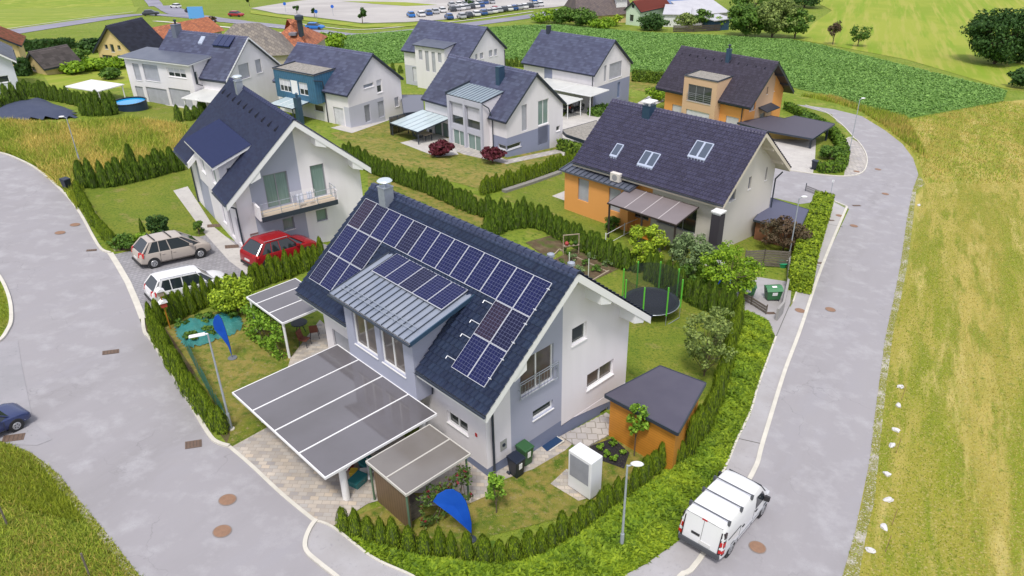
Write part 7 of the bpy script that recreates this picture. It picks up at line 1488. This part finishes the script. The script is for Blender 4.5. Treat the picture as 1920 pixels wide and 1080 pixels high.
def car(label,loc,rz,L=4.3,w=.87,H=1.5,body=(),cab=(),pm=None,r=.32,wb=(.78,3.4),tails=(.0,.75,.25),rails=None,bars=0,cat='car',name='parked_car',scale=1,group=None,belt=.92,light=False,cladding=False,spoiler=False):
    """body: stations from rear x=0 to front x=L; cab=(x_rear_base,x_rear_top,x_front_top,x_front_base)"""
    e=thing(name,label,cat,loc,rz,group,scale); mb=MB(); loft(mb,body); o=mb.build('body',pm,e,smooth='auto')
    x0,x1,x2,x3=cab; wb_,wt=w*.90,w*.70; zt=H
    g=MB(); xm=(x1+x2)/2
    bot=[(x0,wb_*.93),(x0+.3,wb_),(x3-.5,wb_),(x3,wb_*.80)]; top=[(x1,wt*.93),(x1+.25,wt),(x2-.2,wt),(x2,wt*.92)]
    zb=[belt-.02,belt-.03,belt-.05,belt-.04]; zz=[zt-.075,zt-.045,zt-.04,zt-.06]
    V=[];Fq=[]
    for (a,b),z in zip(bot,zb): V.append((a,b,z))
    for (a,b),z in zip(top,zz): V.append((a,b,z))
    V+= [(a,-b,c) for a,b,c in V]
    F=[(0,1,5,4),(1,2,6,5),(2,3,7,6),(8,12,13,9),(9,13,14,10),(10,14,15,11),(0,4,12,8),(3,11,15,7),(4,5,13,12),(5,6,14,13),(6,7,15,14)]
    g.add(V,[f[::-1] for f in F]); gl_=g.build('windows',carglass,e)
    rf_=MB(); q=[(x1-.03,wt*.95,zz[0]),(x1+.25,wt*1.03,zz[1]),(xm,wt*1.04,zt-.03),(x2-.2,wt*1.03,zz[2]),(x2+.04,wt*.94,zz[3])]
    n=len(q)
    for k in range(n-1):
        a,b=q[k],q[k+1]; c=.035
        for (y0a,y0b,za,zb_,y1a,y1b,zc,zd) in ((a[1],b[1],a[2],b[2],a[1]*.6,b[1]*.6,a[2]+c,b[2]+c),):
            rf_.add([(a[0],y0a,za-.02),(b[0],y0b,zb_-.02),(b[0],y0b,zb_+.012),(a[0],y0a,za+.012),(b[0],y1b,zd),(a[0],y1a,zc),(b[0],0,zd+.018),(a[0],0,zc+.018),(b[0],-y1b,zd),(a[0],-y1a,zc),(b[0],-y0b,zb_+.012),(a[0],-y0a,za+.012),(b[0],-y0b,zb_-.02),(a[0],-y0a,za-.02)],[(0,1,2,3),(3,2,4,5),(5,4,6,7),(7,6,8,9),(9,8,10,11),(11,10,12,13)])
    pl_=rf_
    def pil(xb,xt,wd,ib=None):
        for s in (-1,1):
            yb=wb_*s*1.006; yt=wt*s*1.02; d=.012*s
            pl_.hexa([(xb-wd/2,yb,belt-.05),(xb+wd/2,yb,belt-.05),(xb+wd/2,yb+d,belt-.05),(xb-wd/2,yb+d,belt-.05)],[(xt-wd/2*.8,yt,zt-.06),(xt+wd/2*.8,yt,zt-.06),(xt+wd/2*.8,yt+d,zt-.06),(xt-wd/2*.8,yt+d,zt-.06)])
    L1=x2-x1; pil(x0+.25,x1+.12,.17); pil(x0+.30+(x3-x0)*.20,x1+.2+L1*.16,.05); pil(x0+(x3-x0)*.47,x1+L1*.52,.06)
    for s in (-1,1):
        pl_.tube((x3-.06,s*wb_*.86,belt-.02),(x2+.0,s*wt*.97,zt-.055),.035,n=5); pl_.tube((x3-.55,s*wb_*1.0,belt),(x2-.22,s*wt*1.03,zt-.05),.022,n=5); pl_.tube((x0+.02,s*wb_*.95,belt-.02),(x1-.0,s*wt*.95,zt-.07),.05,n=5)
    rf_.build('roof',pm,e,smooth='auto')
    arches(e,wb[0],wb[1],w,r); wheels(e,L,wb[0],wb[1],w,r)
    for s in (-1,1):
        x_,z_,hh=tails; mb=MB(); mb.hexa([(x_-.02,s*w*.70,z_),(x_+.16,s*w*1.003,z_),(x_+.02,s*w*.6,z_-.0),(x_-.03,s*w*.6,z_)],[(x_+.03,s*w*.70,z_+hh),(x_+.20,s*w*.985,z_+hh),(x_+.1,s*w*.6,z_+hh),(x_+.0,s*w*.6,z_+hh)]); mb.build('tail_light',tail,e)
        fz=body[-2][2]; mb=MB(); mb.hexa([(L-.42,s*w*.93,fz-.22),(L-.02,s*w*.50,fz-.24),(L-.1,s*w*.45,fz-.22),(L-.5,s*w*.7,fz-.2)],[(L-.48,s*w*.90,fz-.02),(L-.10,s*w*.52,fz-.09),(L-.2,s*w*.45,fz-.06),(L-.55,s*w*.7,fz-.0)]); mb.build('headlight',headl,e)
        mb=MB(); mb.hexa([(x3-.75,s*(w*.93),belt+.0),(x3-.58,s*(w*.93),belt+.0),(x3-.60,s*(w+.17),belt+.04),(x3-.73,s*(w+.17),belt+.04)],[(x3-.75,s*(w*.93),belt+.13),(x3-.60,s*(w*.93),belt+.12),(x3-.62,s*(w+.17),belt+.15),(x3-.73,s*(w+.17),belt+.15)]); mb.build('mirror',pm,e)
    # door seams, handles
    mb=MB(); xs_=(x0+.30+(x3-x0)*.20,x0+(x3-x0)*.47,x3-.42)
    for s in (-1,1):
        for x in xs_: mb.box(x-.008,x+.008,min(s*w*.985,s*(w+.003)),max(s*w*.985,s*(w+.003)),.34,belt-.08)
        mb.box(xs_[0],xs_[2],min(s*w*.985,s*(w+.003)),max(s*w*.985,s*(w+.003)),.335,.347)
    mb.build('door_gaps',seamd,e)
    for s in (-1,1):
        for x in (xs_[0]+.1,xs_[1]+.1): mb=MB(); mb.box(x,x+.16,min(s*w*.97,s*(w+.015)),max(s*w*.97,s*(w+.015)),belt-.20,belt-.17); mb.build('door_handle',pm,e)
    mb=MB(); mb.box(-.035,.0,-.24,.24,.52,.63); mb.build('number_plate',platem,e)
    mb=MB(); mb.box(.0,.25,-w*.9,w*.9,.19,.30) if False else mb.box(-.02,.05,-w*.78,w*.78,.22,.36); mb.box(L-.06,L+.012,-w*.6,w*.6,.25,.42); mb.build('bumper_inserts',blackp,e)
    if rails:
        for s in (-1,1): mb=MB(); mb.tube((x1+.1,s*wt*.98,zt+.04),(x2-.25,s*wt*.98,zt+.045),.02); mb.tube((x1+.12,s*wt*.98,zt-.02),(x1+.12,s*wt*.98,zt+.04),.02); mb.tube((x2-.27,s*wt*.98,zt-.02),(x2-.27,s*wt*.98,zt+.04),.02); mb.build('roof_rail',rails,e)
    for k in range(bars): x=x1+.35+k*.95; mb=MB(); mb.box(x-.03,x+.03,-wt*1.02,wt*1.02,zt+.03,zt+.07); mb.build('roof_bar',blackp,e)
    return e
def wheelplace(rear,front,side=-1,wbx=(.78,3.4),w=.87,scale=None):
    "place from the photo pixels of the near-side wheel contact points; side -1: the right-hand side of the car is seen"
    a=G(*rear,.03); b=G(*front,.03); d=(b-a)[:2]; D=np.linalg.norm(d); ang=math.atan2(d[1],d[0]); sc=D/(wbx[1]-wbx[0]); print('car scale',round(sc,3))
    s=min(max(sc,.85),1.12) if scale is None else scale; c,n=math.cos(ang),math.sin(ang); m_=(a+b)/2; mx=(wbx[0]+wbx[1])/2*s; my=side*w*s
    return (m_[0]-(mx*c-my*n),m_[1]-(mx*n+my*c)),ang,s
def level(e,L,wbx):
    "tilt the car to the slope of the ground"
    c,s=math.cos(e.rotation_euler[2]),math.sin(e.rotation_euler[2]); k=e.scale[0]; x,y=e.location[0],e.location[1]
    f=float(tz(x+c*4*k,y+s*4*k)-tz(x,y))/(4*k); l=float(tz(x-s,y+c)-tz(x+s,y-c))/2
    R_=Matrix.Rotation(e.rotation_euler[2],4,'Z')@Matrix.Rotation(-math.atan(f),4,'Y')@Matrix.Rotation(math.atan(l),4,'X'); e.rotation_euler=R_.to_euler(); e.location[2]=float(tz(x,y))+.03
def body_mpv(L,w,belt,hood,tailz=None):
    tz_=tailz or belt; return [(0,.42,tz_-.12,w*.80,-.05),(.05,.30,tz_-.02,w*.92,0),(.35,.24,tz_,w*.985,.0),(1.2,.22,belt,w,.0),(2.2,.22,belt-.01,w,.0),(L*.66,.22,belt-.02,w,.0),(L*.74,.22,(belt+hood)/2,w*.99,.03),(L*.86,.24,hood,w*.96,.03),(L*.95,.27,hood-.12,w*.88,.02),(L*.985,.32,hood-.22,w*.78,.0),(L,.40,hood-.34,w*.62,-.02)]
beige=paint('beige_metallic',(.44,.39,.345),.25); whitep=paint('white',(.70,.70,.71),.25); redp=paint('red',(.30,.012,.018),.18); bluep=paint('dark_blue',(.03,.045,.13),.2); blackpaint=paint('black',(.012,.014,.02),.15)
(xy,a,s)=wheelplace((291,503),(378,484),-1,(.72,3.48)); e=car('beige metallic family car with two dark roof bars, parked furthest from the hedge',(*xy,0),a,4.28,.875,1.60,body_mpv(4.28,.875,.98,.92),(.12,.62,2.55,3.62),beige,.31,(.72,3.48),(.0,.72,.30),None,2,scale=s,belt=.98); level(e,4.28,0)
(xy,a,s)=wheelplace((318,573),(407,552),-1,(.78,3.42)); e=car('white estate car with silver roof rails parked against the conifer hedge',(*xy,0),a,4.5,.87,1.50,body_mpv(4.5,.87,.92,.86),(.08,.45,2.75,3.5),whitep,.32,(.78,3.42),(.0,.66,.26),rimm,0,scale=s,belt=.92); level(e,4.5,0)
(xy,a,s)=wheelplace((497,508),(583,482),-1,(.80,3.47)); e=car('shiny red crossover car parked beside the balcony house corner',(*xy,0),a,4.45,.925,1.62,body_mpv(4.45,.925,1.02,.98),(.12,.65,2.55,3.5),redp,.36,(.80,3.47),(.02,.86,.16),rimm,0,scale=s,belt=1.02); level(e,4.45,0)
(xy,a,s)=wheelplace((-62,850),(24,812),-1,(.78,3.42)); e=car('dark blue hatchback, front half showing at the left edge of the photo',(*xy,0),a,4.3,.89,1.45,body_mpv(4.3,.89,.90,.84),(.15,.7,2.35,3.3),bluep,.32,(.78,3.42),(.0,.66,.26),None,0,scale=s,belt=.90); level(e,4.3,0)
(xy,a,s)=wheelplace((1071,213),(1094,206),-1,(.78,3.42),scale=1.0); e=car('black car with red tail lights under the cream carport',(*xy,0),a,4.4,.88,1.47,body_mpv(4.4,.88,.90,.84),(.15,.7,2.5,3.4),blackpaint,.32,(.78,3.42),(.0,.66,.26),None,0,scale=s,belt=.90); level(e,4.4,0)
p=h8.pl(1447,258,2,-.2); q=at(h8,p[0],p[1]); e=car('dark car half hidden under the dark flat carport of the orange house',(q[0]+.3,q[1]+1.0,0),h8.ang-1.2,4.4,.88,1.47,body_mpv(4.4,.88,.90,.84),(.15,.7,2.5,3.4),blackpaint,.32,(.78,3.42),(.0,.66,.26),None,0,scale=1,belt=.90); level(e,4.4,0)
p=G(1078,272); e=car('white car mostly hidden behind the pergola house roof, beside the flat garage',(p[0]+1.5,p[1]+.5,0),h5.ang-1.5,4.3,.87,1.47,body_mpv(4.3,.87,.90,.84),(.15,.7,2.5,3.4),whitep,.32,(.78,3.42),(.0,.66,.26),None,0,scale=1,belt=.90); level(e,4.3,0)
# van
def van():
    wbx=(.95,4.1); (xy,a,s)=wheelplace((1362,1047),(1432,962),-1,wbx,.955,.97); e=thing('white_van','white panel van with three roof bars standing half on the right pavement','van',(*xy,0),a,None,s); w=.955; H=1.95; L=5.05
    def vloft(mb,st):
        rings=[]
        for x,zb,zt,wb_,wt_,zm in st:
            half=[(0,zb),(wb_*.85,zb),(wb_*.98,zb+.10),(wb_,zb+.35),(wb_*.995,zm),((wb_+wt_)/2*1.01,(zm+zt)/2+.03),(wt_,zt-.10),(wt_*.93,zt-.025),(wt_*.55,zt+.02),(0,zt+.035)]
            rings.append([(x,y,z) for y,z in half]+[(x,-y,z) for y,z in half[-2:0:-1]])
        n=len(rings[0]); v=[p for r in rings for p in r]; f=[]
        for k in range(len(rings)-1):
            for i in range(n): f.append((k*n+i,(k+1)*n+i,(k+1)*n+(i+1)%n,k*n+(i+1)%n))
        f.append(tuple(range(n))); f.append(tuple(range((len(rings)-1)*n,len(rings)*n))[::-1]); mb.add(v,f)
    mb=MB(); vloft(mb,[(0,.46,1.86,w*.96,w*.84,1.05),(.06,.30,1.93,w*.985,w*.86,1.05),(.4,.24,1.95,w,w*.87,1.05),(2.0,.22,1.95,w,w*.87,1.05),(3.3,.22,1.93,w,w*.86,1.05),(3.55,.22,1.86,w,w*.83,1.04),(3.85,.22,1.62,w,w*.82,1.03),(4.15,.22,1.30,w*.995,w*.86,.98),(4.35,.23,1.12,w*.98,w*.90,.9),(4.75,.25,.98,w*.93,w*.84,.8),(4.95,.29,.84,w*.84,w*.72,.7),(5.05,.36,.66,w*.70,w*.60,.55)])
    mb.build('body',paint('van_white',(.74,.745,.77),.28),e,smooth='auto')
    mb=MB(); 
    # windscreen
    mb.hexa([(4.26,-.80,1.17),(4.26,.80,1.17),(3.64,.72,1.80),(3.64,-.72,1.80)],[(4.29,-.80,1.20),(4.29,.80,1.20),(3.67,.72,1.83),(3.67,-.72,1.83)]); mb.build('windscreen',carglass,e)
    for s_ in (-1,1):
        mb=MB(); mb.add([(2.95,s_*(w+.004),1.12),(4.02,s_*(w*.985+.004),1.10),(3.62,s_*(w*.90+.006),1.62),(2.95,s_*(w*.915+.006),1.68)],[(0,1,2,3),(3,2,1,0)]); o=mb.build('side_window',carglass,e); o.modifiers.new('s','SOLIDIFY').thickness=.01
        mb=MB(); mb.hexa([(3.72,s_*.96,1.08),(3.90,s_*.96,1.08),(3.88,s_*1.18,1.10),(3.76,s_*1.18,1.10)],[(3.72,s_*.95,1.33),(3.88,s_*.95,1.33),(3.86,s_*1.18,1.35),(3.76,s_*1.18,1.35)]); mb.build('mirror',blackp,e,bevel=.02)
        mb=MB(); mb.hexa([(-.045,s_*w*.80,.62),(.02,s_*w*1.0,.62),(.20,s_*w*1.018,.62),(.1,s_*w*.8,.62)],[(-.02,s_*w*.80,1.66),(.05,s_*w*.955,1.66),(.20,s_*w*.965,1.66),(.1,s_*w*.78,1.66)]); o=mb.build('tail_light',mat('tail_black',(.03,.02,.025),.3),e)
        for z0,z1,mm in ((.70,.84,tail),(1.02,1.22,tail),(.88,.96,headl),(1.32,1.40,headl)): 
            mb=MB(); f0=(z0-.62)/.8; mb.hexa([(-.055+.02*f0,s_*w*.84,z0),(.012+.03*f0,s_*w*(1.012-.04*f0),z0),(.17,s_*w*(1.03-.05*f0),z0),(.1,s_*w*.85,z0)],[(-.052+.02*f0,s_*w*.84,z1),(.015+.03*f0,s_*w*(1.005-.04*f0),z1),(.17,s_*w*(1.022-.05*f0),z1),(.1,s_*w*.85,z1)]); mb.build('lens',mm,o)
        mb=MB(); mb.hexa([(4.55,s_*.90,.72),(4.93,s_*.62,.66),(4.8,s_*.6,.66),(4.5,s_*.8,.72)],[(4.40,s_*.93,1.02),(4.82,s_*.66,.93),(4.7,s_*.6,.96),(4.4,s_*.8,1.06)]); mb.build('headlight',headl,e)
        mb=MB(); mb.box(.5,4.4,min(s_*w*.99,s_*(w+.018)),max(s_*w*.99,s_*(w+.018)),.55,.66); mb.build('side_moulding',mat('moulding_grey',(.40,.41,.44),.5),e)
        mb=MB(); 
        for x in (1.55,2.85): mb.box(x-.008,x+.008,min(s_*w*.9,s_*(w+.004)),max(s_*w*.9,s_*(w+.004)),.35,1.1)
        mb.box(.4,1.55,min(s_*w*.9,s_*(w+.006)),max(s_*w*.9,s_*(w+.006)),1.16,1.18); mb.build('door_gaps',seamd,e)
        for x in (1.7,2.95): mb=MB(); mb.box(x,x+.2,min(s_*w,s_*(w+.03)),max(s_*w,s_*(w+.03)),.98,1.03); mb.build('door_handle',blackp,e)
    mb=MB(); mb.box(4.9,5.07,-.6,.6,.3,.5); mb.build('front_bumper',blackp,e); mb=MB(); mb.box(-.05,.06,-w*.93,w*.93,.36,.60); mb.build('bumper',mat('grey_plastic',(.06,.065,.075),.5),e,bevel=.03)
    mb=MB(); mb.box(-.012,.01,-.006,.006,.62,1.84); mb.box(-.006,.02,-.78,.78,1.84,1.85); mb.build('rear_door_gap',seamd,e)
    mb=MB(); mb.box(-.03,-.0,.06,.42,.95,1.05); mb.build('door_handle',blackp,e); mb=MB(); mb.box(-.025,.0,-.45,.05,.66,.80) ; mb.build('number_plate',platem,e)
    mb=MB(); mb.box(-.01,.05,-.11,.11,1.80,1.87); mb.build('brake_light',tail,e)
    arches(e,wbx[0],wbx[1],w,.33); wheels(e,L,wbx[0],wbx[1],w,.33)
    for k,x in enumerate((.35,1.45,2.45)):
        mb=MB(); mb.box(x-.02,x+.02,-.88,.88,2.05,2.08); 
        for s_ in (-1,1): mb.box(x-.05,x+.05,s_*.83-.05,s_*.83+.05,1.86,2.07)
        mb.build('roof_bar',mat('bar_steel',(.07,.075,.085),.4),e)
    level(e,L,wbx); return e
van()
# ---- far cars: simple two-part copies sharing meshes
def farproto(pm,i):
    e=thing('parked_car','x','car',(0,0,0)); mb=MB(); L,w=4.3,.87; loft(mb,body_mpv(L,w,.92,.86)); mb.build('body',pm,e,smooth='auto'); g=MB(); g.hexa([(.25,-.78,.85),(3.3,-.78,.85),(3.3,.78,.85),(.25,.78,.85)],[(.7,-.62,1.38),(2.45,-.62,1.38),(2.45,.62,1.38),(.7,.62,1.38)]); g.build('windows',carglass,e)
    mb=MB(); mb.hexa([(.68,-.64,1.381),(2.5,-.64,1.381),(2.5,.64,1.381),(.68,.64,1.381)],[(.75,-.58,1.44),(2.35,-.58,1.44),(2.35,.58,1.44),(.75,.58,1.44)]); mb.build('roof',pm,e)
    for x in (.78,3.42):
        for s in (-1,1): mb=MB(); mb.tube((x,s*.6,.32),(x,s*.89,.32),.33,n=10); mb.build('wheel',tyrem,e)
    return e
fp={'silver':farproto(paint('silver',(.42,.43,.46),.3),0),'white':farproto(whitep,1),'blue':farproto(paint('blue',(.03,.09,.28),.25),2),'dark':farproto(paint('dark_grey',(.04,.045,.06),.25),3),'red':farproto(redp,4),'brightblue':farproto(paint('bright_blue',(.02,.16,.50),.25),5)}
fused=set()
def farcar(col,px,py,hd,label,group=None,sc=1.0):
    p=G(px,py); o=fp[col] if col not in fused else copy_thing(fp[col]); fused.add(col); o.location=(p[0],p[1],p[2]+.08); o.rotation_euler=(0,0,hd); o.scale=(sc,)*3
    if 'group' in o: del o['group']
    tag(o,label,'car',group)
    return o
cn={'silver':'silver','white':'white','blue':'dark blue','dark':'dark grey','red':'red','brightblue':'bright blue'}
seq=['silver','dark','white','silver','blue','white','dark','silver','white']
i=0
def lot(x0,y0,x1,y1,n,hd,where):
    global i
    for k in range(n):
        i+=1; c=seq[(i*5+k*3)%9]; x=x0+(x1-x0)*k/(n-1); y=y0+(y1-y0)*k/(n-1); farcar(c,x,y,hd+random.uniform(-.06,.06),'%s car, %s from the left in %s of the far lot'%(cn[c],ORD[k],where),'cars in %s of the far lot'%where)
lot(793,33,833,25,4,1.9,'the short left row'); lot(870,37,910,30,4,1.9,'the front row start'); lot(920,28,1016,13,11,1.9,'the long front row'); lot(852,23,905,15,7,1.9,'the middle row'); lot(850,14,925,8,7,1.9,'the back row')
farcar('brightblue',774,34,1.9,'bright blue car, leftmost in the far parking lot'); farcar('blue',846,38,1.9,'blue car parked nearest the road corner of the far lot'); farcar('red',932,23,1.9,'red car, the only one among the far parked cars'); farcar('brightblue',1004,4,1.9,'bright blue van-like car by the top edge of the far lot')
farcar('dark',268,30,.25,'dark car driving on the far road at the junction'); farcar('white',338,16,2.6,'white car waiting on the far side road behind the dark one'); farcar('dark',350,24,-.35,'dark grey car on the far side road beside the light blue sign'); farcar('red',431,31,-.3,'dark red car driving on the far road right of the light blue sign'); farcar('brightblue',575,55,-.2,'bright blue car driving on the far road behind the red roofed farm')
for k,(x,y) in enumerate(((536,24),(595,41),(625,30))): p=G(x,y); e=thing('traffic_sign','%s small round blue sign from the left beside the far gravel lot'%ORD[k],'sign',p,0,'small blue signs by the far lot'); mb=MB(); mb.tube((0,0,0),(0,0,2.2),.05); mb.build('pole',postm,e); mb=MB(); mb.lathe([(.45,0),(.45,.05)],n=14); mb.v=[(v[0],-v[2],2.5+v[1]) for v in mb.v]; mb.build('plate',mat('sign_blue',(.02,.12,.55),.5),e)
# ---------------------------------------------------------------- houses further off
def quick(name,label,bl,br,ang_off,D,hE,sl,ve,og,wm,rm,fasc=anth,wins=(),base=0,th=.2,half=None,gablem=None,AW=None,**k):
    "gabled building from the ground pixels of the two near gable corners"
    a=G(*bl); b=G(*br); d=(b-a)[:2]; Wd=float(np.linalg.norm(d)); ang=math.atan2(d[1],d[0])+ang_off
    if AW: ang,Wd=AW; a=np.array([b[0]-Wd*math.cos(ang),b[1]-Wd*math.sin(ang),b[2]])
    h=Hs(name,label,'house' if 'barn' not in name else 'barn',a[0],a[1],float(min(a[2],b[2]))+base,ang,Wd,D,ve,og,sl,hE); low=-2
    gz=[(0,Wd,-5,hE+.1 if gablem else 20,0,[w[1] for w in wins if w[0]=='g'])]+([(0,Wd,hE+.1,20,1,[])] if gablem else [])
    walls(h,[wm,gablem or wm],gz,[(0,D,-5,20,0,[w[1] for w in wins if w[0]=='f'])]); 
    for w in wins: window(h.e,w[0],0,w[1],kind=w[2] if len(w)>2 else 'glass',frame=frameg if fasc is anth else framew)
    roof(h,rm,th=th,fascia=fasc,course=.4,pitch=.6,step=.03,gutter=None,ridgecap=True,**k); return h
hb=quick('farmhouse','beige gabled house with steep dark roof and dark gable top, far left',(188,112),(255,119),0,6.5,1.4,.98,.7,.5,yellowr,tilem('far_navy_tiles',(.045,.047,.085)),wins=[('g',(1.6,2.2,1.9,2.6)),('g',(4.1,4.7,1.9,2.6)),('g',(.6,2.6,.2,1.0)),('g',(2.7,3.4,1.5,2.7))],gablem=None)
print('farm W',hb.W)
hc=quick('hut','small beige hut with brown roof and open porch in the far left garden',(56,134),(88,141),0,4.6,.95,.75,.5,.4,yellowr,tile_mid,wins=[('g',(.8,1.8,.25,.8))]); print('hut W',hc.W)
# left edge houses
hd=quick('red_roof_house','beige house with weathered red roof at the far left edge',(-30,128),(45,127),0,7,3.1,.6,.6,.5,yellowr,tile_red,wins=[('g',(3.8,4.3,1.4,2.6))]); print('redroof',hd.W)
he=quick('white_house','white gabled house cut by the left edge, behind its own conifer hedge',(-120,168),(41,175),0,9,3.9,.75,.5,.7,mat('white_blue_render',(.62,.64,.72),.8),tile_slate,fasc=framew,AW=(.56,8.5),wins=[('g',(6.6,7.7,1.5,2.3)),('g',(5.2,6.3,3.2,4.9))]); print('whiteleft',he.W)
# red roofed farm behind the wide dormer house
def hiproof(name,label,pxs,z,hh,rm,wm,eave=2.6,hip=.35,ridge_inset=.35,cat='house'):
    "long building: two ground pixels of the near long side, depth z"
    a=G(*pxs[0]); b=G(*pxs[1]); d=(b-a)[:2]; L=float(np.linalg.norm(d)); e=thing(name,label,cat,(a[0],a[1],float(min(a[2],b[2]))),math.atan2(d[1],d[0])); D=z
    mb=MB(); mb.box(0,L,0,D,-1,eave); mb.build('wall',wm,e); o=.5; r=ridge_inset*L
    mb=MB(); v=[(-o,-o,eave-.1),(L+o,-o,eave-.1),(L+o,D+o,eave-.1),(-o,D+o,eave-.1),(hip*D,D/2,eave+hh),(L-hip*D,D/2,eave+hh)]; mb.add(v,[(0,1,5,4),(1,2,5),(2,3,4,5),(3,0,4),(3,2,1,0)]); ro=mb.build('roof',rm,e)
    return e,ro,L
rtile=blocks('red_pantiles',[(.30,.095,.045),(.42,.15,.07),(.36,.12,.055),(.25,.09,.05)],.6,.4,(.15,.06,.04),.5,.03,bump=.2); gtile=blocks('old_grey_tiles',[(.17,.15,.135),(.24,.21,.18),(.14,.125,.12)],.6,.4,(.10,.09,.08),.5,.03,bump=.2); btile=blocks('brown_far_tiles',[(.11,.085,.085),(.14,.11,.10),(.095,.075,.08)],.6,.4,(.07,.06,.06),.5,.03,bump=.2)
wallb=mat('old_plaster',(.45,.40,.32),.9)
hiproof('farm_building','long low farm building with bright terracotta roof behind the wide dormer house',((300,82),(418,72)),6,2.4,rtile,wallb,1.6,.05,cat='farm building')
hiproof('farm_building','farm building with weathered grey tiled roof between the two red roofs',((380,118),(548,122)),9,4.2,gtile,wallb,1.8,.55,cat='farm building')
e,ro,L=hiproof('farm_building','hipped terracotta roofed farm building beside the grey one',((500,112),(580,116)),10,3.8,rtile,wallb,2.2,.45,cat='farm building'); mb=MB(); mb.box(L*.55,L*.55+1.2,1.2,2.4,4.0,4.4); mb.build('roof_window',mat('roof_window_glass2',(.2,.2,.24),.3),ro)
e=thing('steel_flue','dark steel flue with wide cap on the near side of the terracotta farm building','chimney',G(572,112),0); zz=6.8; mb=MB(); mb.tube((0,0,0),(0,0,zz),.45,n=12); mb.build('pipe',anth,e); mb=MB(); mb.lathe([(.75,zz-.3),(.75,zz+.3),(.2,zz+.5)],n=12); mb.build('cap',anth,e)
# top right group
e,ro,L=hiproof('farmhouse','brown roofed farmhouse with small dormer at the top, partly hidden by bushes',((1082,44),(1186,42)),11,6.0,btile,yellowr,2.4,.12,cat='house'); mb=MB(); mb.box(L*.72,L*.72+3,1.0,4.5,3.6,6.2); o=mb.build('dormer',framew,ro); mb=MB(); mb.box(L*.72-.4,L*.72+3.4,.4,5,6.2,6.5); mb.build('dormer_roof',btile,o)
hg=quick('pale_green_house','pale mint green gabled house with red roof at the top of the photo',(1173,46),(1199,49),0,12,3.6,.85,.5,.4,greenr,mat('red_sheet_roof',(.22,.045,.03),.7),wins=[('g',(1.2,2.4,1.0,2.6)),('g',(1.6,2.5,4.2,5.2))]); print('green',hg.W)
def shed_far(label,pxs,D,h0,h1_,rm,wm):
    a=G(*pxs[0]); b=G(*pxs[1]); d=(b-a)[:2]; L=float(np.linalg.norm(d)); e=thing('farm_shed',label,'shed',(a[0],a[1],float(min(a[2],b[2]))),math.atan2(d[1],d[0])); mb=MB(); mb.box(0,L,0,D,-1,h0); mb.build('wall',wm,e)
    mb=MB(); mb.hexa([(-.4,-.4,h0),(L+.4,-.4,h0),(L+.4,D+.4,h1_),(-.4,D+.4,h1_)],[(-.4,-.4,h0+.2),(L+.4,-.4,h0+.2),(L+.4,D+.4,h1_+.2),(-.4,D+.4,h1_+.2)]); mb.build('roof',rm,e); return e,L
greyroof=mat('grey_sheet_roof',(.50,.50,.53),.5,(.40,.40,.44),.4,.6); bluew=mat('blue_sheet',(.10,.17,.36),.4)
shed_far('low grey-white farm shed with blue roof strip right of the pale green house',((1244,50),(1290,52)),7,3.0,4.2,greyroof,lampm); shed_far('long light grey roofed farm shed behind the row of bushes',((1290,50),(1362,48)),9,3.2,5.2,greyroof,mat('grey_shed_wall',(.45,.44,.46),.8)); shed_far('small open shed with dark blue doors at the crop field edge',((1338,58),(1366,56)),4,2.6,3.0,greyroof,mat('dark_blue_doors',(.02,.06,.12),.6)); shed_far('low blue-roofed building strip behind the green house',((1250,40),(1300,40)),3,4.6,5.0,bluew,lampm)
fence('dark board fence along the crop field before the grey sheds',[(1262,60),(1300,60),(1350,58)],1.6,4,mat('fence_dark',(.07,.055,.045),.9),anth,bh=.3,gap=.08,sp=4)
print('THUJAS',THN,'objs',len(bpy.data.objects))
